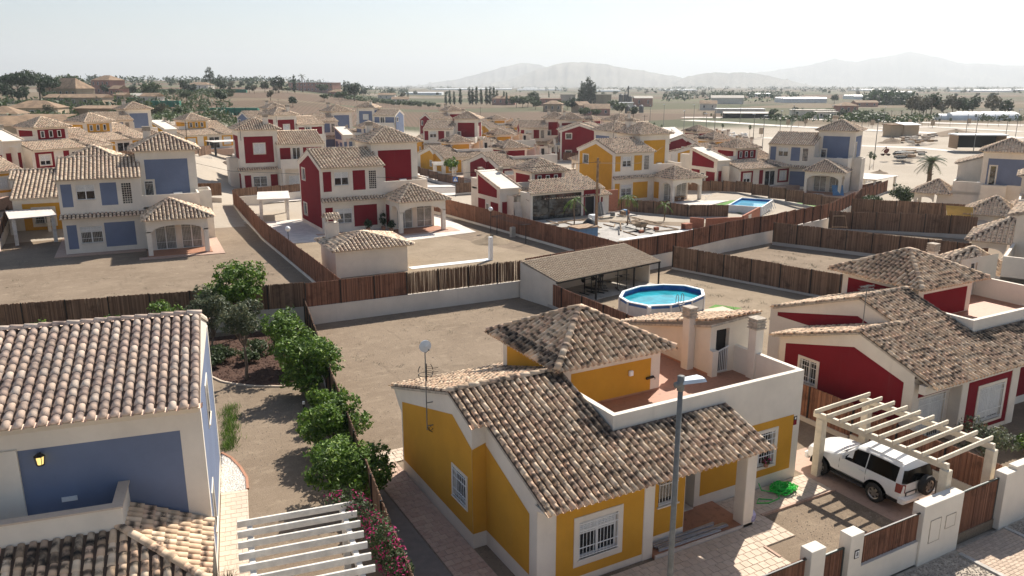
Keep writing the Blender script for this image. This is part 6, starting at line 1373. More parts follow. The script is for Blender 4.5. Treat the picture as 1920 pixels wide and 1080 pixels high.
st_ = MB(); st_.bbox(-.25, -.25, 0, .25, .25, .45, .02); sto = st_.build('wooden_crate', 'wood'); sto.location = (44.2, 83.4, .06); tag(sto, 'wooden crate a person sits on by the red villa wall', 'crate')
person('person in dark blue work clothes sitting by the red villa wall', (44.2, 83.3, .0), R(-60))
# ---------------------------------------------------------------- rectangular pool and patios
rp = thing('frame_pool', 'rectangular blue frame pool on the turf', 'pool', (71.6, 67.6, hz(73, 69)), R(33)); mb = MB()
Wp, Dp = 7.2, 3.9
for a, b in (((0, 0), (Wp, 0)), ((Wp, 0), (Wp, Dp)), ((Wp, Dp), (0, Dp)), ((0, Dp), (0, 0))): mb.poly([(*a, 0), (*b, 0), (*b, 1.05), (*a, 1.05)])
mb.build('pool_wall', 'lampgrey', rp); mb = MB(); mb.poly([(0.05, .05, .82), (Wp-.05, .05, .82), (Wp-.05, Dp-.05, .82), (.05, Dp-.05, .82)]); mb.build('water', 'water_light', rp)
mb = MB(); mb.poly([(.04, .04, .8), (Wp-.04, .04, .8), (Wp-.04, .04, 1.05), (.04, .04, 1.05)]); mb.poly([(.04, Dp-.04, .8), (Wp-.04, Dp-.04, .8), (Wp-.04, Dp-.04, 1.05), (.04, Dp-.04, 1.05)]); mb.poly([(.04, .04, .8), (.04, Dp-.04, .8), (.04, Dp-.04, 1.05), (.04, .04, 1.05)]); mb.poly([(Wp-.04, .04, .8), (Wp-.04, Dp-.04, .8), (Wp-.04, Dp-.04, 1.05), (Wp-.04, .04, 1.05)]); mb.build('liner', 'poolblue', rp)
mb = MB()
for a, b in (((0, 0), (Wp, 0)), ((Wp, 0), (Wp, Dp)), ((Wp, Dp), (0, Dp)), ((0, Dp), (0, 0))): mb.bar((*a, 1.08), (*b, 1.08), .14, .08)
mb.build('rim', 'frame', rp)
for i in range(7): mb = MB(); mb.bar((Wp*i/6, -.02, 1.05), (Wp*i/6, -.45, 0), .07, .07); mb.build('strut', 'frame', rp)
sheet_at('turf', [(69.8, 69.2), (78.6, 73.0), (84, 79), (76.8, 78.0), (71, 75.6)], 'grass', .012)
sheet_at('patio', [(64, 80), (70, 76), (76.5, 78), (74, 83), (66, 84)], 'slab', .012)
sheet_at('turf', [(88.8, 73), (92.6, 76.3), (91, 79), (87, 77)], 'grass', .014)
tbq = thing('garden_table', 'wooden garden table and benches on the yellow villa porch', 'table', (73.4, 84.4, hz(73.1, 86.98)+.12), R(10)); mb = MB(); mb.box(-.9, -.4, .7, .9, .4, .76); mb.build('tabletop', 'wood', tbq)
for s in (-.7, .7): mb = MB(); mb.bar((s, 0, 0), (s, 0, .7), .1, .5); mb.build('leg', 'wood', tbq)
for s in (-.8, .8): mb = MB(); mb.box(-.9, s-.15, .4, .9, s+.15, .45); mb.build('bench_plank', 'wood', tbq)
ry = thing('rotary_dryer', 'white clothes dryer frame beside the turf', 'clothes dryer', (74.5, 80.0, hz(74.5, 80)+.05)); mb = MB(); mb.bar((-.8, 0, .9), (.8, 0, .9), .04, .04); mb.bar((-.8, .5, .9), (.8, .5, .9), .04, .04); mb.bar((-.7, 0, .9), (.3, .4, 0), .03, .03); mb.bar((.7, 0, .9), (-.3, .4, 0), .03, .03); mb.build('frame', 'frame', ry)
bb = thing('stone_barbecue', 'low stone barbecue bench on the patio before the blue villa', 'barbecue', (93, 78.6, hz(93, 78)), R(10)); mb = MB(); mb.bbox(0, 0, 0, 3.2, 1.0, 1.1, .02); mb.build('base', 'kerb', bb); mb = MB(); mb.box(-.1, -.1, 1.1, 3.3, 1.1, 1.2); mb.build('worktop', 'slab', bb)
so_ = thing('solar_panel', 'tilted blue panel rack beside the fence of the blue villa patio', 'panel', (97.2, 77.3, hz(97, 77)), R(-30)); mb = MB(); mb.prism([(-.8, 0, 1.2), (.8, 0, 1.2), (.8, .8, 2.6), (-.8, .8, 2.6)], (0, -.05, .03)); mb.build('panel_sheet', 'bluehut', so_); mb = MB(); mb.bar((-.6, .3, 0), (-.6, .3, 1.8), .06, .06); mb.bar((.6, .3, 0), (.6, .3, 1.8), .06, .06); mb.build('leg_frame', 'iron', so_)
aw = thing('awning', 'slanted yellow awning off the right villa porch', 'awning', (77.6, 47.2, .5), R(118)); mb = MB()
for i in range(10): x = -1.2+i*.24; mb.prism([(x, 0, 2.7-.0), (x+.24, 0, 2.7), (x+.24, -1.9, 1.4), (x, -1.9, 1.4)], (0, 0, .02+.01*(i % 2)))
mb.build('fabric', 'awning', aw); mb = MB(); mb.box(-1.2, -1.92, 1.1, 1.2, -1.9, 1.41); mb.build('valance', 'awning', aw); mb = MB(); mb.bar((-1.1, -1.85, 1.35), (-1.1, 0, 2.2), .04, .04); mb.bar((1.1, -1.85, 1.35), (1.1, 0, 2.2), .04, .04); mb.build('arm', 'frame', aw)
gf = thing('folding_rack', 'rusty folding frame leaning on the white wall of the bare plot', 'frame', (70.2, 55.2, 0), R(-30)); mb = MB()
for s in (-.8, .8): mb.bar((s, 0, 0), (s*.8, .5, 1.6), .05, .05)
mb.bar((-.64, .5, 1.6), (.64, .5, 1.6), .05, .05); mb.bar((-.8, 0, .5), (.8, 0, .5), .05, .05); mb.build('tube_frame', 'wood', gf)
# crossing sign
cs = thing('crossing_sign', 'blue square pedestrian crossing sign on a pole', 'road sign', (49.17, 105.9, hz(49, 106)), R(-25)); mb = MB(); mb.cyl(0, 0, 0, 2.9, .035, 8); mb.build('pole', 'steel', cs)
mb = MB(); mb.bbox(-.36, -.06, 2.3, .36, -.03, 3.02, .004); mb.build('plate', 'signblue', cs); mb = MB(); mb.prism([(-.3, -.061, 2.38), (.3, -.061, 2.38), (0, -.061, 2.96)], (0, -.006, 0)); mb.build('triangle', 'signwhite', cs)
mb = MB(); mb.bar((0, -.07, 2.62), (.01, -.07, 2.74), .06, .008); mb.bar((0, -.07, 2.63), (-.08, -.07, 2.45), .035, .008); mb.bar((.01, -.07, 2.63), (.09, -.07, 2.45), .035, .008); mb.bar((.0, -.07, 2.72), (.09, -.07, 2.66), .025, .008); mb.sphere((.01, -.07, 2.79), .035, 8, 5); mb.build('walking_figure', 'iron', cs)
# streets of the estate
strip('street', [(20, 110), (46, 112), (60, 113), (88, 116)], 5.5, 'asph', .02, 2.2)
strip('street', [(52, 111), (52, 135), (48, 165), (50, 205)], 5, 'asph', .03, 1.8)
strip('street', [(97, 97), (120, 130), (150, 175), (201, 244)], 6.5, 'slab', .03, 2.0)
strip('plot_street', [gp(1600, 268), gp(1660, 270), gp(1720, 272), gp(1810, 279)], 4, 'slab', .05)
# ---------------------------------------------------------------- trees and shrubs near the houses
def trunk(parent, base_r, h, branches, seed, mat='bark', lean=(0, 0)):
    g = random.Random(seed); mb = MB(); k = 5; pts = []
    for i in range(k+1): f = i/k; pts.append((lean[0]*f+g.uniform(-.04, .04)*(i > 0), lean[1]*f+g.uniform(-.04, .04)*(i > 0), h*f-.05))
    mb.tube(pts, [base_r*(1-.45*i/k) for i in range(k+1)], 7)
    for (dx, dy, dz) in branches:
        p0 = Vector(pts[-1])*.92; mb.tube([p0, p0+Vector((dx*.5+g.uniform(-.1, .1), dy*.5, dz*.45)), p0+Vector((dx, dy, dz))], [base_r*.5, base_r*.34, base_r*.12], 5)
    return mb.build('trunk', mat, parent, True)
def tree(name, label, cat, loc, lobes, n, s, mat, tr, h, seed, bmat='bark', rz=0, group=None):
    t = thing(name, label, cat, loc, rz, group)
    br = [((q[0]-0)*.8, (q[1])*.8, max(.2, q[2]-h*.92)) for q in lobes[:6]]
    trunk(t, tr, h, br, seed, bmat); foliage('crown', t, n, lobes, s, seed, mat); return t
def lobes(r, cx, cy, cz, R_, H, k, spread=.62):
    g = random.Random(r); L = [(cx, cy, cz, R_*.62, R_*.62, H*.62)]
    for i in range(k):
        a = 2*math.pi*i/k+g.uniform(-.4, .4); e = g.uniform(-.75, .9); q = spread*math.sqrt(max(.1, 1-e*e*.7)); z = g.uniform(.30, .52)
        L.append((cx+R_*q*math.cos(a), cy+R_*q*math.sin(a), cz+H*e*.62, R_*z, R_*z, H*z*.85))
    return L
tree('citrus_tree', 'round dark green tree standing alone before the long reed fence', 'tree', (7.7, 48.4, 0), lobes(1, 0, 0, 3.3, 1.85, 1.95, 11, .72), 5200, .11, 'leaf_citrus', .10, 1.6, 1)
tree('olive_tree', 'slender grey green tree with a bare trunk in the mulch bed', 'tree', (6.75, 40.9, 0), lobes(2, 0, 0, 3.25, 1.3, 1.35, 8), 4200, .075, 'leaf_olive', .10, 2.0, 2)
tree('olive_tree', 'silvery shrubby tree behind the corner of the near blue house', 'tree', (5.9, 46.2, 0), lobes(3, 0, 0, 2.5, 1.35, 1.75, 8), 3600, .085, 'leaf_olive', .09, 1.0, 3)
tree('citrus_tree', 'bright green tree at the hedge just right of the slender grey one', 'tree', (9.3, 41.6, 0), lobes(4, 0, 0, 1.9, 1.65, 1.75, 11), 5200, .10, 'leaf_citrus', .08, .7, 4)
tree('citrus_tree', 'broad green tree in the middle of the hedge, over a dark shaded foot', 'tree', (8.95, 37.0, 0), lobes(5, 0, 0, 1.6, 1.75, 1.75, 13), 6800, .10, 'leaf_citrus', .08, .7, 5)
tree('citrus_tree', 'green tree at the hedge beside the short bollard light', 'tree', (8.3, 30.6, 0), lobes(6, 0, 0, 1.45, 1.35, 1.25, 11, .75), 5400, .09, 'leaf_citrus', .07, .5, 6)
tree('citrus_tree', 'green tree at the hedge nearest the bougainvillea', 'tree', (7.75, 26.2, 0), lobes(7, 0, 0, 1.4, 1.45, 1.3, 12, .75), 6400, .085, 'leaf_citrus', .07, .5, 7)
tree('citrus_tree', 'low bright green bush in the hedge gap by the bollard light', 'tree', (8.95, 33.6, 0), lobes(8, 0, 0, .95, 1.0, .95, 9, .8), 3200, .09, 'leaf_citrus', .05, .3, 8)
tree('citrus_tree', 'low green bush squeezed between the two nearest hedge trees', 'tree', (8.1, 28.4, 0), lobes(9, 0, 0, 1.0, 1.0, .95, 9, .8), 3200, .09, 'leaf_citrus', .05, .3, 9)
for i, (x, y, r_, hh, lab) in enumerate(((-2.4, 47.6, 1.0, 3.1, 'small bright shrub peeping over the left end of the blue house ridge'), (.6, 47.8, .95, 3.1, 'small bright shrub behind the middle of the blue house ridge'), (3.9, 47.6, 1.3, 3.3, 'wide green shrub behind the right end of the blue house ridge'), (-6.0, 50, 1.0, 3.9, 'green tree top cut by the left edge of the picture'))):
    tree('garden_shrub', lab, 'shrub', (x, y, 0), lobes(20+i, 0, 0, hh*.55, r_, hh*.48, 8), 1800, .095, 'leaf_citrus', .05, hh*.35, 20+i)
for i, (x, y, r_) in enumerate(((6.2, 44.5, .8), (7.4, 43.6, .7), (8.2, 44.8, .9), (5.6, 43.6, .5))):
    tree('low_shrub', 'low dark shrub in the shade of the mulch bed', 'shrub', (x, y, 0), lobes(30+i, 0, 0, .5, r_, .55, 6), 700, .09, 'leaf_mid', .03, .3, 30+i, group='low shrubs in the mulch bed')
t = thing('bougainvillea', 'flowering pink bougainvillea over the end of the white pergola', 'climber', (6.3, 21.0, 0), 0)
trunk(t, .05, 1.6, [(-.4, .5, .8), (.2, -.6, .7), (.3, .8, .5)], 50); BL = [(-.1, 1.2, 2.5, .6, .5, .2), (.2, .5, 2.2, .5, .7, .5), (.5, -.6, 1.9, .45, .9, .7), (.6, -1.8, 1.5, .4, .8, .7), (.35, -1.0, 2.4, .4, .5, .3), (.7, -.2, 1.0, .3, 1.2, .7)]
foliage('crown', t, 2900, BL, .06, 51, 'leaf_mid'); foliage('flowers', t, 800, [(a, b, c, d*1.06, e*1.06, f*1.1) for a, b, c, d, e, f in BL], .05, 52, 'bougain')
tree('garden_shrub', 'loose grey green bush by the stepped street wall at the right', 'shrub', (31.1, 16.4, 0), lobes(60, 0, 0, 1.15, 1.0, 1.05, 9, .8), 2000, .06, 'leaf_olive', .05, .4, 60)
tree('garden_shrub', 'small dark green bush cut by the right edge near the red house', 'shrub', (33.6, 16.2, 0), lobes(61, 0, 0, .6, .6, .6, 6), 700, .06, 'leaf_citrus', .04, .3, 61)
tree('clipped_bush', 'big rounded bush by the slanting reed fence left of the blue right villa', 'shrub', (103, 71, hz(103, 71)), lobes(62, 0, 0, 1.9, 2.0, 1.9, 9), 2200, .16, 'leaf_mid', .12, .6, 62)
for i, (x, y) in enumerate(((96, 71.2), (99, 73.4), (102.5, 75.2))): tree('garden_shrub', 'low green bush growing along the shaded reed fence', 'shrub', (x, y, hz(x, y)), lobes(63+i, 0, 0, .8, 1.2, .8, 6), 500, .16, 'leaf_mid', .05, .3, 63+i, group='bushes along the shaded reed fence')
tree('street_tree', 'young bright green tree in front of the white bar pergola', 'tree', (57.5, 125.5, hz(57, 125)), lobes(70, 0, 0, 3.3, 1.5, 1.3, 8), 900, .2, 'leaf_citrus', .08, 2.2, 70)
def palm(label, loc, h, r_tr, fr, fl, seed, droop=1.0, mat='leaf_mid', skirt=False, grp=None):
    g = random.Random(seed); t = thing('palm_tree', label, 'palm', loc, 0, grp); mb = MB()
    mb.tube([(0, 0, -.05), (.05, 0, h*.35), (-.03, .04, h*.7), (0, 0, h)], [r_tr*1.25, r_tr, r_tr*.95, r_tr*.9], 9)
    if skirt:
        for i in range(60): a = g.uniform(0, 6.28); z = h*g.uniform(.45, 1); mb.bar((r_tr*.8*math.cos(a), r_tr*.8*math.sin(a), z), (r_tr*1.6*math.cos(a), r_tr*1.6*math.sin(a), z+.12), .06, .05)
    mb.build('trunk', 'palmtrunk', t)
    for i in range(fr):
        a = 2.4*i+g.uniform(-.2, .2); el = g.uniform(-.35, 1.2); L = fl*g.uniform(.8, 1.1); f = MB(); k = 7; P = []
        for j in range(k+1): u = j/k; P.append(Vector((math.cos(a)*L*u*math.cos(el*.8), math.sin(a)*L*u*math.cos(el*.8), h+L*(math.sin(el)*u-droop*.55*u*u))))
        f.tube(P, [.025]*k+[.008], 4); sd_ = Vector((-math.sin(a), math.cos(a), 0))
        for j in range(1, k+1):
            for q in (-1, 1):
                for e in (0, .5):
                    p = P[j]*(1-e)+P[j-1]*e; w_ = fl*.30*(1-.6*abs(j/k-.45)); tip = p+sd_*q*w_*.8+(P[j]-P[j-1])*.9-Vector((0, 0, w_*.35)); b_ = (P[j]-P[j-1])*.14
                    f.add([p-b_, p+b_, tip], [(0, 1, 2)])
        f.build('frond', mat, t)
    return t
palm('stout fan palm standing in the sandy lot before the right villas', (126, 82.5, hz(126, 82)), 4.6, .36, 34, 2.5, 5, .9, skirt=True)
palm('young thin palm in front of the dark glazing of the works', (46.2, 69.7, 0), 3.3, .07, 12, 1.25, 6, 1.5, 'leaf_citrus'); palm('young thin palm right of the wheelbarrow in the works', (53.0, 69.3, 0), 3.2, .07, 12, 1.25, 7, 1.5, 'leaf_citrus'); palm('small palm before the yellow villa porch', (58.6, 69.8, 0), 1.9, .06, 10, 1.1, 8, 1.2, 'leaf_citrus')
palm('palm top showing behind the right edge villas', (122, 62, hz(122, 62)), 7.5, .3, 18, 2.0, 9, .9)
def tufts(name, pts, n, h, mat, seed):
    g = np.random.default_rng(seed); P = np.array(pts); i = g.integers(0, len(P), n); c = P[i]+np.c_[g.normal(size=(n, 2))*.18, np.zeros(n)]; a = g.random(n)*6.28; d = np.c_[np.cos(a), np.sin(a), np.zeros(n)]; H = h*(.5+g.random(n))[:, None]
    V = np.stack([c-d*.012, c+d*.012, c+np.c_[g.normal(size=(n, 2))*.12, np.zeros(n)]+np.array([0, 0, 1])*H], 1).reshape(-1, 3); return stuff(link(name, arr_mesh(name, V, (np.arange(n)*3)[:, None]+np.array([[0, 1, 2]]), None, mat, False)))
tufts('grass', [(*lrot(.25+.1*(i % 3), 9.6+i*.42), .01) for i in range(12)], 1400, .22, 'leaf_citrus', 3)
tufts('grass', [(*lrot(.2, -1.2+.2*i), .01) for i in range(5)], 500, .4, 'leaf_dry', 4)
tufts('weeds', [(rd.uniform(28.6, 42), rd.uniform(33, 47), .01) for i in range(70)], 1500, .12, 'leaf_dry', 5)
tufts('weeds', [(rd.uniform(12.5, 27), rd.uniform(30, 48), .01) for i in range(50)], 700, .07, 'leaf_dry', 7)
tufts('weeds', [(rd.uniform(-14, 14), rd.uniform(54, 74), .01) for i in range(80)], 1000, .09, 'leaf_dry', 8)
pebbles('loose_stones', [(10.5, 29.5), (27.8, 29.5), (27.8, 48.3), (12.5, 48.8)], 1500, .03, 'rubble', .004, 12)
pebbles('loose_stones', [(4, 29), (9.2, 33), (9.6, 38), (5.2, 40)], 500, .025, 'rubble', .004, 13)
pebbles('loose_stones', [(20.3, 14.1), (23.8, 14.1), (23.8, 17.8), (20.3, 17.8)], 500, .022, 'rubble', .01, 14)
tufts('weeds', [(rd.uniform(48, 58), rd.uniform(38, 51), .01) for i in range(60)], 1200, .12, 'leaf_dry', 6)
# ---------------------------------------------------------------- sandy field, far plain
# lamps of the unbuilt plots
lampo = thing('field_lamp', '', 'street lamp'); mb = MB(); mb.cyl(0, 0, 0, 8, .10, 8, .06); mb.build('pole', 'steel', lampo); mb = MB(); mb.box(-.12, -.12, 7.95, .7, .12, 8.1); mb.build('lamp_head', 'lampgrey', lampo)
for px, py in ((1322, 272), (1339, 254), (1411, 275), (1429, 281), (1281, 262), (1387, 231), (1482, 255), (1486, 237), (1461, 262), (1639, 297), (1825, 284), (1810, 257), (1886, 253), (1904, 256), (1655, 246), (1557, 240), (1573, 238), (1300, 238), (1764, 226), (1244, 236), (1218, 240)):
    x, y = gp(px, py); place(lampo, USED, (x, y, 0), R(rd.uniform(0, 360)), 'thin grey street lamp standing in the unbuilt sandy plots', 'street lamps of the sandy plots')
sap = thing('street_sapling', '', 'young tree'); trunk(sap, .05, 2.2, [(.1, .1, .6)], 80); foliage('crown', sap, 130, [(0, 0, 2.6, .45, .45, .75)], .16, 80, 'leaf_mid')
for px, py in [(1600+x/6, 237) for x in (172, 390, 500, 597, 710, 770, 845, 960, 1085, 1510, 1632, 1750, 1875)]+[(1600+x/6, 229) for x in (590, 700, 825, 930, 1370, 1450, 1660)]+[(1333, 227), (1352, 226), (1389, 229), (1455, 237), (1497, 238), (1509, 237), (1552, 240), (1560, 240), (1567, 240), (1292, 260), (1306, 264), (1354, 252), (1405, 257), (1285, 262), (1790, 275), (1240, 250), (1226, 247), (1217, 252), (1630, 318), (1637, 318)]:
    x, y = gp(px, py); place(sap, USED, (x, y, 0), R(rd.uniform(0, 360)), 'young street tree with a small crown in the sandy plots', 'young street trees of the sandy plots', rd.uniform(.85, 1.2))
hb = thing('plot_board', '', 'board'); mb = MB(); mb.box(-.05, -.05, 0, .05, .05, 1.0); mb.build('post', 'steel', hb); mb = MB(); mb.bbox(-.7, -.12, .9, .7, .12, 2.7, .02); mb.build('cabinet', 'villa', hb)
for px, py in ((1427, 257), (1477, 238), (1510, 236), (1492, 226), (1339, 226), (1320, 220), (1380, 221), (1635, 239), (1705, 238), (1748, 240), (1816, 236)):
    x, y = gp(px, py); place(hb, USED, (x, y, 0), R(-29+rd.uniform(-10, 10)), 'beige utility cabinet on the verge of the sandy plots', 'utility cabinets of the sandy plots')
for ln_, wd in (([(1280, 219), (1400, 221), (1500, 223), (1700, 229), (1920, 235)], 10), ([(1290, 224), (1400, 232), (1480, 237), (1600, 243), (1700, 247), (1920, 258)], 8), ([(1650, 240), (1750, 238), (1920, 247)], 6), ([(1320, 256), (1440, 258), (1560, 262)], 5)):
    strip('plot_street', [gp(*p) for p in ln_], wd, 'slab', .06)
heap('debris_heap', 'long mound of rubble and scrub left on the sandy plots', *gp(1360, 262), 14, 5, 2.0, 'rubble', 31, 26)
for i in range(60):
    x, y = gp(1360+rd.uniform(-34, 34), 262+rd.uniform(-4, 5)); mb = MB(); mb.bbox(0, 0, 0, rd.uniform(.6, 1.6), rd.uniform(.6, 1.4), rd.uniform(.5, 1.1), .12); o = mb.build('boulder', 'pebble' if i % 3 else 'rubble'); o.location = (x, y, rd.uniform(0, 1.2)); o.rotation_euler = (rd.uniform(-.4, .4), rd.uniform(-.4, .4), rd.uniform(0, 6)); tag(o, 'pale boulder in the mound on the sandy plots', 'boulder', 'boulders of the mound on the sandy plots')
for i, (px, py, a, b, h, lab) in enumerate(((1672, 264, 5, 3, 1.6, 'conical soil heap before the two little block huts'), (1790, 252, 16, 5, 1.6, 'long low earth bank behind the two block huts'), (1870, 268, 8, 4, 2.2, 'grey heap behind the dark open shed'), (1650, 310, 2.5, 1.5, .7, 'small earth heap by the thin sapling'), (1728, 268, 4, 2, .9, 'grey rubble heap right of the block huts'), (1745, 256, 5, 2, .8, 'flat rubble strip behind the block huts'))):
    heap('soil_heap', lab, *gp(px, py), a, b, h, 'rubble' if i > 3 else 'yard', 33+i)
def boxhouse(name, label, cat, loc, w, d, h, wm, rm, rz, roof='hip', rh=1.6, win=0, floors=1, ov=.4):
    t = thing(name, label, cat, loc, rz); mb = MB(); mb.box(-w/2, -d/2, -1, w/2, d/2, h); mb.build('wall', wm, t)
    mb = MB(); a, b = w/2+ov, d/2+ov
    if roof == 'hip': k = max(0, a-b); mb.add([(-a, -b, h+.01), (a, -b, h+.01), (a, b, h+.01), (-a, b, h+.01), (-k, 0, h+rh), (k, 0, h+rh)], [(0, 1, 5, 4), (1, 2, 5), (2, 3, 4, 5), (3, 0, 4), (3, 2, 1, 0)])
    elif roof == 'gable': mb.add([(-a, -b, h+.01), (a, -b, h+.01), (a, b, h+.01), (-a, b, h+.01), (-a, 0, h+rh), (a, 0, h+rh)], [(0, 1, 5, 4), (1, 2, 5), (2, 3, 4, 5), (3, 0, 4), (3, 2, 1, 0)])
    elif roof == 'mono': mb.prism([(-a, -b, h+.02), (a, -b, h+.02), (a, b, h+rh), (-a, b, h+rh)], (0, 0, .15))
    else: mb.box(-a, -b, h+.003, a, b, h+.25)
    mb.build('roof', rm, t)
    for f in range(floors):
        for i in range(win):
            u = w*(i+.5)/win; q = MB(); F = FF(-w/2, -d/2); z = h/floors*f+h/floors*.35
            fbox(q, F, u-.6, u+.6, z, z+h/floors*.42, .0, .06); wq = q.build('window', 'frame', t); q = MB(); fbox(q, F, u-.5, u+.5, z+.1, z+h/floors*.42-.1, .06, .07); q.build('pane', 'glass', wq)
    return t
boxhouse('block_hut', 'left one of two little block huts on the sandy lot', 'hut', (*gp(1676, 254), 0), 5, 4, 3.2, 'villa', 'villaroof', R(-20), 'flat', 0); boxhouse('block_hut', 'right one of two little block huts on the sandy lot', 'hut', (*gp(1700, 254), 0), 5, 4, 3.2, 'villa', 'sheet', R(-20), 'mono', .5)
t = thing('open_shed', 'dark open shed with a white roof edge at the right of the sandy lot', 'shed', (*gp(1830, 278), 0), R(-35)); mb = MB(); mb.box(-5.5, 2.2, 0, 5.5, 2.4, 3.2); mb.box(-5.6, -2.4, 0, -5.4, 2.4, 3.2); mb.box(5.4, -2.4, 0, 5.6, 2.4, 3.2); mb.build('wall', 'wood', t); mb = MB(); mb.box(-5.9, -2.8, 3.2, 5.9, 2.7, 3.5); mb.build('roof', 'sheet', t); mb = MB(); mb.poly([(-5.4, 2.15, 0), (5.4, 2.15, 0), (5.4, 2.15, 3.2), (-5.4, 2.15, 3.2)]); mb.build('back_panel', 'dark', t)
cx_, cy_ = gp(1660, 292); t = thing('concrete_mixer', 'rusty red site machine standing in the sandy lot', 'machine', (cx_, cy_, 0), R(-30)); t.scale = (.62, .62, .62); mb = MB(); mb.bar((-1.6, -.5, .5), (1.6, -.5, .5), .2, .2); mb.bar((-1.6, .5, .5), (1.6, .5, .5), .2, .2); mb.bar((-.6, -.5, .5), (0, 0, 3.2), .18, .18); mb.bar((.6, .5, .5), (0, 0, 3.2), .18, .18); mb.bar((0, 0, 3.2), (-1.5, 0, 1.5), .15, .15); mb.build('frame', 'rust', t); mb = MB(); mb.tube([(-.4, 0, 1.1), (.1, 0, 1.6), (.9, 0, 2.3)], [.5, .8, .4], 12); mb.build('drum', 'rust', t)
for s in (-1, 1):
    mb = MB(); mb.tube([(s, -.6, .4), (s, .6, .4)], .4, 12); mb.build('wheel', 'tyre', t)
for i in range(26):
    x, y = gp(1700+rd.uniform(-22, 24), 293+rd.uniform(-8, 3)); mb = MB(); mb.bbox(0, 0, 0, rd.uniform(1.2, 2.6), rd.uniform(.6, 1.2), rd.uniform(.25, .7), .03); o = mb.build('scaffold_stack', ('iron', 'wood', 'steel', 'rubble')[i % 4]); o.location = (x, y, 0); o.rotation_euler = (0, 0, R(rd.uniform(-40, 0))); tag(o, 'stack of scaffold parts and formwork on the sandy lot', 'material stack', 'material stacks beside the red site machine')
for i in range(40):
    x, y = gp(1705+rd.uniform(-16, 48), 257+rd.uniform(-3, 12)); mb = MB(); mb.bbox(0, 0, 0, rd.uniform(.8, 1.8), rd.uniform(.7, 1.3), rd.uniform(.3, .8), .08); o = mb.build('pallet_load', ('rubble', 'wood', 'rubble', 'conc')[i % 4]); o.location = (x, y, 0); o.rotation_euler = (0, 0, R(rd.uniform(-40, 0))); tag(o, 'pallet of left over blocks behind the little huts', 'pallet', 'pallets of blocks near the little huts')
for i, (px0, px1, py, r_) in enumerate(((1757, 1785, 224.5, 2.6), (1778, 1905, 225, 3.2), (1790, 1900, 221.5, 3.0))):
    a, b = Vector((*gp(px0, py), 0)), Vector((*gp(px1, py), 0)); d = (b-a).normalized(); nr = Vector((-d.y, d.x, 0)); t = thing('poly_tunnel', ('short white poly tunnel, left end of the row', 'long white poly tunnel in front', 'long white poly tunnel behind the front one')[i], 'greenhouse', a); mb = MB(); k = 9; L = (b-a).length; m_ = 14
    vs = [tuple(d*L*j/m_+nr*(r_*1.2*math.cos(math.pi*q/k))+Vector((0, 0, r_*(1+.02*(j % 2))*math.sin(math.pi*q/k)))) for j in range(m_+1) for q in range(k+1)]
    mb.add(vs, [(j*(k+1)+q, (j+1)*(k+1)+q, (j+1)*(k+1)+q+1, j*(k+1)+q+1) for j in range(m_) for q in range(k)]); mb.poly(vs[:k+1]); mb.poly(vs[-k-1:]); mb.build('cover', 'sheet', t)
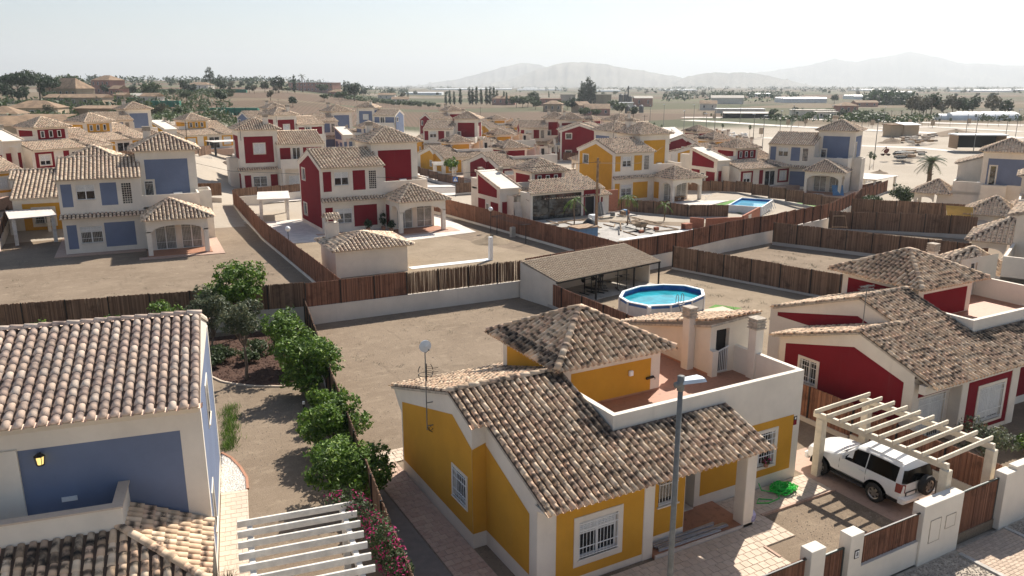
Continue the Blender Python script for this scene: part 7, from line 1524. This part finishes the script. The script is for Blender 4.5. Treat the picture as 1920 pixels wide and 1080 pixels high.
# villas and works beyond the estate
for px, D, w_, d_, h_, wm, rm, rz, rf_, rh, win, fl, lab in (
    (130, 455, 20, 11, 5.5, 'villa', 'villaroof', -20, 'hip', 5, 5, 1, 'large sandy villa with a high tan roof beside the dark pines'), (203, 560, 16, 11, 8.5, 'pinkwall', 'villaroof', -25, 'hip', 3, 4, 2, 'pink three storey house in the left distance'), (222, 520, 8, 7, 4, 'pinkwall', 'villaroof', -25, 'gable', 2, 2, 1, 'small pink annex right of the pink house'),
    (65, 300, 15, 10, 3, 'villa', 'villaroof', 10, 'hip', 2.2, 3, 1, 'low hipped cottage below the dark pines'), (38, 205, 15, 9, 2.8, 'villa', 'villaroof', 30, 'gable', 2.0, 3, 1, 'low long cottage above the red left villa'), (72, 235, 13, 6, 2.6, 'villa', 'villaroof', -5, 'mono', .9, 0, 1, 'tan shed roof right of the long cottage'), (2, 260, 9, 8, 3, 'white', 'villaroof', 10, 'hip', 2, 2, 1, 'white cottage at the left edge under the pines'),
    (145, 390, 26, 8, 3.4, 'villa', 'villaroof', -6, 'gable', 1.4, 5, 1, 'long low farm building before the large sandy villa'), (190, 300, 17, 6, 2.4, 'wood', 'villaroof', -4, 'mono', .8, 0, 1, 'flat tan shed above the blue gabled villa'), (283, 400, 8, 6, 3.4, 'white', 'villaroof', -15, 'gable', 1.5, 2, 1, 'little white house with tan roof in the left distance'), (228, 430, 6, 6, 3, 'villa', 'villaroof', -15, 'gable', 1.2, 1, 1, 'small tan roofed hut by the pink annex'), (258, 440, 15, 7, 2.4, 'conc', 'conc', -15, 'gable', 1.2, 0, 1, 'grey barn roof left of the little white house'),
    (590, 760, 46, 14, 8, 'pinkwall', 'slab', -20, 'flat', 0, 12, 2, 'long brick school like building among the far trees'), (375, 720, 20, 10, 4, 'white', 'villaroof', -10, 'hip', 2, 4, 1, 'white house between the dark trees in the left middle'), (632, 640, 12, 9, 4, 'pinkwall', 'villaroof', -10, 'hip', 2, 3, 1, 'small pink house right of the long brick building'), (725, 800, 16, 9, 4, 'white', 'villaroof', 0, 'gable', 2, 3, 1, 'white farmhouse left of the dark cypress row'), (750, 690, 14, 8, 3, 'white', 'villaroof', 5, 'gable', 2, 3, 1, 'white low farmhouse nearer the estate'),
    (945, 640, 18, 10, 5, 'pinkwall', 'villaroof', -5, 'gable', 2, 4, 1, 'brick red farm building behind the cypress row'), (1030, 620, 18, 10, 5, 'pinkwall', 'pinkwall', 0, 'flat', 0, 4, 1, 'brick warehouse between the round trees'), (1065, 640, 11, 12, 8, 'conc', 'conc', 0, 'flat', 0, 0, 1, 'grey flat warehouse left of the tall cypresses'), (1131, 650, 12, 14, 8, 'villa', 'conc', 0, 'flat', 0, 0, 1, 'beige flat warehouse right of the tall cypresses'), (1038, 480, 11, 9, 4.5, 'villa', 'villaroof', -10, 'hip', 2, 3, 1, 'sandy cottage with tan roof by the pink shrub'), (1120, 430, 13, 9, 3.4, 'pinkwall', 'villaroof', 0, 'gable', 2.5, 3, 1, 'brown roofed farmhouse below the tall cypresses'), (1090, 470, 8, 8, 4, 'villa', 'villaroof', 30, 'gable', 2.2, 2, 1, 'small gabled farmhouse left of the brown roofed one'),
    (1206, 600, 13, 10, 6, 'pinkwall', 'conc', 0, 'gable', 1.5, 2, 1, 'pinkish mill building right of the silos'), (1165, 560, 16, 8, 3.5, 'white', 'sheet', 0, 'flat', 0, 0, 1, 'white low store below the silos'), (1405, 400, 22, 7, 2.2, 'dark', 'slab', -8, 'gable', .7, 0, 1, 'long poultry shed with pale roof at the edge of the sandy plots'), (1390, 470, 26, 9, 2.2, 'white', 'sheet', -8, 'flat', 0, 0, 1, 'long pale greenhouse behind the poultry shed'), (1527, 425, 20, 8, 3.2, 'white', 'white', -10, 'flat', 0, 4, 1, 'low white flat roofed farm building beyond the plots'), (1552, 405, 9, 7, 3, 'white', 'white', -10, 'flat', 0, 2, 1, 'small white annex beside the low white farm building'), (1590, 470, 10, 8, 4.5, 'pinkwall', 'villaroof', 0, 'hip', 1.8, 3, 1, 'house with a dark roof among palms beyond the plots'), (1625, 640, 16, 8, 3, 'pinkwall', 'villaroof', 0, 'gable', 1.5, 3, 1, 'pink farmhouse far out on the plain'), (1365, 700, 26, 12, 5, 'white', 'conc', -12, 'gable', 2, 0, 1, 'pale barn with grey roof far out on the plain'), (1330, 520, 10, 8, 4, 'white', 'villaroof', -12, 'gable', 2, 2, 1, 'small white farmhouse before the pale barn')):
    boxhouse('farmhouse' if win else 'barn', lab, 'house' if win else 'barn', at(px, D), w_, d_, h_, wm, rm, R(rz)+YAW-R(90), rf_, rh, win, fl)
t = thing('grain_silo', 'grey grain silos with a thin tall elevator tower', 'silo', at(1171, 620), YAW)
for i, (x, y, r_, h_) in enumerate(((0, 2.4, 1.7, 8), (0, -1.2, 1.7, 8), (0, -4.6, 1.5, 6.5))):
    mb = MB(); mb.cyl(x, y, 0, h_, r_, 12); mb.cyl(x, y, h_, h_+1.2, r_, 12, .2); mb.build('silo_bin', 'steel', t)
mb = MB(); mb.box(-.6, -3.4, 0, .6, -2.6, 14.5); mb.box(-1, -3.8, 12.2, 1, -2.2, 13.4); mb.bar((0, -3, 13), (0, 0, 9), .4, .4); mb.build('elevator_tower', 'steel', t)
for i in range(3):
    t = thing('feed_silo', ('left', 'middle', 'right')[i]+' one of three small round feed silos', 'silo', at(1178+i*13, 430+i*4)); mb = MB(); mb.cyl(0, 0, 1, 4.5, 1.3, 10); mb.cyl(0, 0, 4.5, 5.3, 1.3, 10, .3); mb.build('silo_bin', 'steel', t)
for i, (px, D, w_, h_) in enumerate(((88, 195, 7, 2.2), (255, 410, 10, 2.5), (305, 370, 12, 2.5), (425, 330, 22, 2.3), (380, 610, 60, 2.2))):
    t = thing('net_enclosure', ('green netted enclosure left of the tunnel at the left', 'dark green netted pen in the left distance', 'second dark green netted pen, right of the little white house', 'long green netted fence behind the left villas', 'far green net fence along the brown field')[i], 'enclosure', at(px, D), YAW-R(90)); mb = MB(); mb.box(-w_/2, 0, -1, w_/2, 2.5, h_); mb.build('netting', 'greennet', t); mb = MB()
    for j in range(6): mb.box(-w_/2+w_*j/5-.06, -.08, -1, -w_/2+w_*j/5+.06, -.002, h_+.3)
    stuff(mb.build('posts', 'iron', t))
t = thing('poly_tunnel', 'grey tunnel with a dark open end above the red left villa', 'greenhouse', at(128, 190), YAW-R(92)); mb = MB(); vs = [(x, 1.9*math.cos(math.pi*q/8), 1.9*math.sin(math.pi*q/8)-.1) for x in (-4.5, 4.5) for q in range(9)]; mb.add(vs, [(q, q+1, 10+q, 9+q) for q in range(8)]); mb.build('cover', 'steel', t); mb = MB(); mb.poly([(4.45, y, z) for x, y, z in vs[9:]]); mb.build('open_end', 'dark', t)
for i, (p0, p1, py, d_) in enumerate(((815, 960, 168.2, 200), (970, 1052, 169.5, 120), (1800, 1870, 172, 120), (1600, 1640, 170, 90), (1590, 1660, 186, 30), (1460, 1540, 192, 25), (1310, 1360, 164, 200), (1405, 1440, 181, 20), (1700, 1745, 166, 160), (980, 1010, 166, 200), (760, 830, 178, 40), (1880, 1960, 170, 120), (1640, 1700, 176, 40), (690, 700, 172, 60), (1100, 1160, 172, 60), (1240, 1300, 170, 90))):
    a, b = gp(p0, py), gp(p1, py); L = math.hypot(b[0]-a[0], b[1]-a[1]); t = thing('greenhouse', 'long white plastic greenhouse out on the hazy plain', 'greenhouse', ((a[0]+b[0])/2, (a[1]+b[1])/2, hz((a[0]+b[0])/2, (a[1]+b[1])/2)), math.atan2(b[1]-a[1], b[0]-a[0]), 'plastic greenhouses on the plain'); mb = MB(); n = 5
    for q in range(n): y0, y1 = d_*q/n-d_/2, d_*(q+1)/n-d_/2; mb.prism([(-L/2, y0, -1), (-L/2, y1, -1), (-L/2, y1, 3.6), (-L/2, (y0+y1)/2, 4.6), (-L/2, y0, 3.6)], (L, 0, 0))
    stuff(mb.build('cover', 'sheet', t))
# trees of the distance: five kinds, copied
FT = {}
def proto(nm, lab, mat, lobs, n, s, tr, h): t = thing(nm, lab, 'tree'); trunk(t, tr, h, [(q[0]*.6, q[1]*.6, max(.3, q[2]-h)) for q in lobs[:3]], 90); foliage('crown', t, n, lobs, s, 91, mat); return t
FT['round'] = proto('round_tree', '', 'leaf_dark', lobes(101, 0, 0, 5.6, 4.0, 4.4, 10), 620, .62, .3, 2.6)
FT['green'] = proto('leafy_tree', '', 'leaf_mid', lobes(102, 0, 0, 4.8, 4.4, 3.8, 11, .75), 620, .6, .25, 2.0)
FT['cyp'] = proto('cypress_tree', '', 'leaf_dark', [(0, 0, 5, 1.0, 1.0, 4.8), (.2, .1, 3, 1.15, 1.15, 3), (0, -.2, 7.5, .7, .7, 2.6)], 420, .42, .2, 1.5)
FT['pine'] = proto('umbrella_pine', '', 'leaf_dark', [(0, 0, 8.6, 5.5, 5.5, 2.4), (2.5, 1, 7.6, 3.2, 3.2, 1.8), (-2.6, -1, 7.8, 3.2, 3.2, 1.9), (0, 2, 9.6, 3, 3, 1.6)], 700, .6, .4, 6)
FT['euc'] = proto('eucalyptus_tree', '', 'leaf_dark', [(0, 0, 13, 3.4, 3.4, 3.2), (2.6, .5, 10, 2.6, 2.6, 2.6), (-2.8, 0, 9.5, 2.7, 2.7, 2.4), (.5, 0, 16, 2.2, 2.2, 2.2), (3.4, 0, 7, 2.4, 2.4, 2.2)], 650, .6, .4, 8)
FT['grey'] = proto('grey_tree', '', 'leaf_dry', lobes(103, 0, 0, 5.8, 3.4, 4.6, 9, .7), 520, .55, .28, 2.6)
pp = palm('', (0, 0, 0), 8, .25, 14, 2.6, 12, .9, 'leaf_dark'); FT['palm'] = pp
def ft(k, px, D, sc, label, group): x, y, z = at(px, D); place(FT[k], USED, (x, y, z-.1), rd.uniform(0, 6.28), label, group, sc*rd.uniform(.92, 1.08))
A = 'trees on the rise in the left distance'
for k, px, D, sc in (('pine', 20, 450, 1.15), ('pine', 46, 432, 1.35), ('pine', 72, 445, 1.3), ('pine', 92, 436, 1.05), ('pine', 32, 440, 1.2), ('round', 10, 425, 1.0), ('round', 38, 420, .8), ('round', 84, 470, 1.0)): ft(k, px, D, sc, 'dark spreading pine in the clump left of the large sandy villa', 'dark pines of the left clump')
for k, px, D, sc, lab in (('green', 130, 520, 1.7, 'light green tree behind the large sandy villa'), ('euc', 394, 620, 1.02, 'tallest dark eucalyptus on the left skyline'), ('euc', 412, 640, .72, 'shorter dark eucalyptus just right of the tallest one'), ('round', 413, 590, 1.1, 'dark round tree at the foot of the tall eucalyptus'), ('round', 345, 560, 1.15, 'dark round tree left of the tall eucalyptus'), ('round', 361, 580, .8, 'smaller dark tree right of the round left one'), ('round', 521, 600, 1.35, 'big dark round tree near the long brick building'), ('round', 496, 610, .9, 'dark round tree left of the big round one'), ('round', 467, 590, .75, 'low dark tree in the left middle distance'), ('cyp', 552, 640, 1.3, 'single cypress in front of the long brick building'), ('palm', 567, 690, 1.5, 'palm beside the long brick building'), ('green', 603, 700, 1.1, 'green tree right of the brick building palm'), ('round', 663, 580, 1.4, 'dark tall tree above the distant blue villa'), ('cyp', 646, 590, 1.3, 'pointed cypress left of the dark tall tree'), ('euc', 653, 640, .75, 'thin topped tree between the cypress and the tall dark tree'), ('green', 640, 560, .9, 'green low tree at the foot of the pointed cypress'), ('round', 285, 430, .7, 'round tree above the little white house'), ('green', 283, 470, 1.2, 'green tree behind the little white house'), ('cyp', 180, 760, 1.3, 'lone cypress far behind the large sandy villa')): ft(k, px, D, sc, lab, None)
for px, D, sc in ((835, 640, 1.2), (843, 650, 1.3), (851, 645, 1.25), (863, 640, 1.35), (880, 640, 1.5), (886, 640, 1.45), (893, 640, 1.5), (902, 650, 1.4), (912, 640, 1.55), (919, 640, 1.6), (926, 640, 1.55), (932, 650, 1.4), (945, 640, 1.2), (950, 630, 1.1)): ft('cyp', px, D, sc*.95, 'dark cypress in the row beyond the red villas', 'dark cypresses of the row')
for px, D, sc in ((1086, 640, 1.4), (1092, 640, 1.75), (1098, 635, 1.9), (1104, 640, 2.1), (1110, 640, 1.85), (1115, 645, 1.6), (1106, 640, 1.9), (1095, 632, 1.6)): ft('cyp', px, D, sc, 'tall dark cypress of the clump between the warehouses', 'tall cypresses between the warehouses')
for k, px, D, sc in (('green', 968, 560, 1.1), ('green', 980, 560, 1.0), ('green', 990, 570, 1.2), ('round', 1000, 590, 1.2), ('green', 1004, 520, .8), ('round', 1078, 470, 1.0), ('green', 1046, 500, .9), ('green', 1065, 520, .8), ('green', 1120, 400, .6), ('green', 1166, 430, .9), ('round', 1190, 400, .6), ('green', 1098, 395, .7), ('green', 1150, 520, .8)): ft(k, px, D, sc, 'bushy tree among the farmhouses beyond the estate', 'trees among the farmhouses')
for k, px, D, sc in (('grey', 1716, 455, 1.25), ('grey', 1730, 450, 1.0), ('grey', 1743, 455, 1.1), ('round', 1752, 460, 1.25), ('grey', 1775, 455, 1.0), ('grey', 1793, 455, 1.15), ('round', 1812, 455, 1.05), ('round', 1830, 460, 1.1), ('grey', 1868, 460, 1.2), ('round', 1892, 465, .95), ('grey', 1722, 462, 1.1), ('grey', 1738, 470, 1.2)): ft(k, px, D, sc, 'dull green tree in the row behind the white tunnels', 'dull trees behind the white tunnels')
for i in range(46): ft(rd.choice(['green', 'green', 'round', 'grey']), rd.uniform(-30, 660), rd.uniform(380, 900), rd.uniform(.4, .8), 'small tree among the gardens on the left rise', A)
for i in range(22): ft(rd.choice(['green', 'grey']), rd.uniform(10, 480), rd.uniform(190, 300), rd.uniform(.3, .55), 'low bush behind the left villas', 'bushes behind the left villas')
for i in range(70): ft(rd.choice(['round', 'green', 'round', 'cyp', 'grey']), rd.uniform(680, 1960), rd.uniform(700, 2300), rd.uniform(.5, 1.0), 'scattered dark tree on the hazy plain', 'scattered trees of the plain')
for i in range(34): ft(rd.choice(['green', 'palm', 'round', 'green']), rd.uniform(1440, 1700), rd.uniform(385, 470), rd.uniform(.3, .55), 'low tree in the green belt beyond the sandy plots', 'trees of the green belt')
for i in range(16): ft('green', 700+i*8+rd.uniform(-3, 3), rd.uniform(540, 600), rd.uniform(.4, .6), 'orchard tree by the brown field', 'orchard trees by the brown field')
def wood(name, bands, n, seed, mat):
    g = np.random.default_rng(seed); Vs, Ts = [], []; k = 0
    for (p0, p1, D0, D1, h) in bands:
        for i in range(n):
            x, y, z = at(g.uniform(p0, p1), g.uniform(D0, D1)); r_ = h*g.uniform(.6, 1.5); V, T = leaf_cloud(16, [(x, y, z+h*.5, r_, r_, h*.6*g.uniform(.7, 1.4))], h*.32, int(g.integers(1e6))); Vs.append(V); Ts.append(T+k); k += len(V)
    return stuff(link(name, arr_mesh(name, np.concatenate(Vs), np.concatenate(Ts), None, mat, False)))
wood('far_woods', [(-60, 420, 900, 1700, 7), (420, 760, 900, 2200, 7), (1250, 1500, 760, 1500, 6), (1000, 1960, 1800, 3800, 9), (700, 1960, 2600, 5200, 10), (1640, 1700, 700, 800, 8)], 120, 5, 'leaf_dark')
wood('hedgerow', [(1440, 1730, 365, 380, 2.4), (1700, 1960, 400, 440, 2.2), (1600, 1665, 385, 400, 3.0), (620, 800, 600, 640, 3.0), (300, 520, 250, 330, 2.0), (60, 260, 200, 215, 1.6), (230, 420, 560, 600, 3), (-60, 110, 215, 290, 2.6), (100, 330, 250, 330, 2.0), (330, 430, 300, 420, 1.8), (-60, 300, 330, 430, 3.2), (250, 420, 420, 560, 2.4)], 70, 6, 'leaf_mid')
# ---------------------------------------------------------------- hills and haze
M['hill'] = plain('hill_rock', (.16, .145, .11), .95, 0, .35, .002, coord='Object')
def ridge(pts, D, seed, back=.10, front=.16):
    g = random.Random(seed); xs = [p[0] for p in pts]; ys = [p[1] for p in pts]; rows = []; px = list(np.arange(xs[0], xs[-1]+.1, 5))
    ph = [g.uniform(0, 6.28) for _ in range(9)]; prof = [np.interp(p, xs, ys)-.0 for p in px]
    j1 = [.55*math.sin(p*.085+ph[0])+.4*math.sin(p*.19+ph[1])+.3*math.sin(p*.37+ph[2])+.2*math.sin(p*.71+ph[3]) for p in px]
    for f, hh in ((-front, 0), (-front*.7, .22), (-front*.4, .50), (-front*.18, .80), (0, 1), (back*.5, .55), (back, 0)):
        row = []
        for i, p in enumerate(px):
            z = max(0, (160-prof[i]))/F_PX*math.cos(PITCH)*D*1.0+HC*.6; c, s = ray_dir(p); d = D*(1+f+.012*g.uniform(-1, 1)*(f != 0)); q = hh*(1+.12*math.sin(i*.9+f*40)*(0 < hh < 1)); ca = 1/math.cos(math.atan((p-960)/(F_PX/math.cos(PITCH)))); row.append((c*d*ca, s*d*ca, z*q+(j1[i]*.0007+(.0011*math.sin(p*.31+f*9+ph[4])+.0009*math.sin(p*.67-f*14+ph[5])+.0006*g.uniform(-1, 1))*(0 < hh < 1))*D*(hh > 0)-(20 if hh == 0 else 0)))
        rows.append(row)
    n = len(px); v = [p for r_ in rows for p in r_]; f = [(i*n+j, i*n+j+1, (i+1)*n+j+1, (i+1)*n+j) for i in range(len(rows)-1) for j in range(n-1)]
    mb = MB(); mb.add(v, f); o = struct(mb.build('mountain', 'hill', None, True)); return o
ridge([(760, 162), (850, 149), (900, 138), (940, 126), (985, 118), (1015, 122), (1060, 140), (1120, 160)], 9500, 1)
ridge([(880, 162), (960, 147), (1010, 129), (1050, 119), (1090, 116), (1140, 122), (1170, 127), (1200, 132), (1260, 141), (1330, 160)], 7500, 2)
ridge([(1250, 160), (1290, 141), (1330, 136), (1390, 135), (1430, 139), (1480, 150), (1540, 162)], 6500, 3)
ridge([(1360, 160), (1410, 137), (1490, 127), (1560, 112), (1600, 117), (1650, 108), (1700, 99), (1750, 108), (1790, 119), (1830, 120), (1880, 123), (1960, 125), (2100, 132), (2300, 150)], 11500, 4)
ridge([(-300, 138), (-100, 140), (0, 142), (60, 145), (110, 150), (200, 152), (300, 155), (480, 162)], 2900, 5)
ridge([(240, 160), (268, 146), (285, 147), (300, 158), (310, 160)], 5000, 6); ridge([(315, 160), (345, 147), (365, 148), (400, 160)], 5200, 7)
m = bpy.data.materials.new('haze_air'); m.use_nodes = True; nt = m.node_tree; nt.nodes.remove(nt.nodes['Principled BSDF']); pv = nt.nodes.new('ShaderNodeVolumePrincipled')
pv.inputs['Color'].default_value = (.90, .955, 1.0, 1); pv.inputs['Density'].default_value = 1.4e-4; pv.inputs['Anisotropy'].default_value = .25; nt.links.new(pv.outputs[0], nt.nodes['Material Output'].inputs['Volume'])
M['haze'] = m; mb = MB(); mb.box(-19000, -19000, -22, 19000, 19000, 640); hz_o = mb.build('haze', 'haze'); stuff(hz_o)

# labels by place for alike things that stand in a row
ORD = 'leftmost,second,third,fourth,fifth,sixth,seventh,eighth,ninth,tenth,eleventh,twelfth,thirteenth,fourteenth,fifteenth,sixteenth,seventeenth,eighteenth,nineteenth,twentieth,twenty first,twenty second'.split(',')
byg = {}
for o in S.objects:
    if o.parent is None and o.get('group'): byg.setdefault(o['group'], []).append(o)
for gname in ('street lamps of the sandy plots', 'dark pines of the left clump', 'dull trees behind the white tunnels', 'trees among the farmhouses', 'dark cypresses of the row', 'tall cypresses between the warehouses', 'utility cabinets of the sandy plots', 'plastic greenhouses on the plain', 'tool boxes by the doorway of the works', 'low shrubs in the mulch bed', 'orchard trees by the brown field', 'bushes along the shaded reed fence'):
    L = sorted(byg.get(gname, []), key=lambda o: math.atan2(o.location.x*RIGHT.x+o.location.y*RIGHT.y, o.location.x*HEAD.x+o.location.y*HEAD.y))
    for o, q in zip(L, ORD): o['label'] = (q+' of the ' if q == 'leftmost' else q+' from the left of the ')+gname
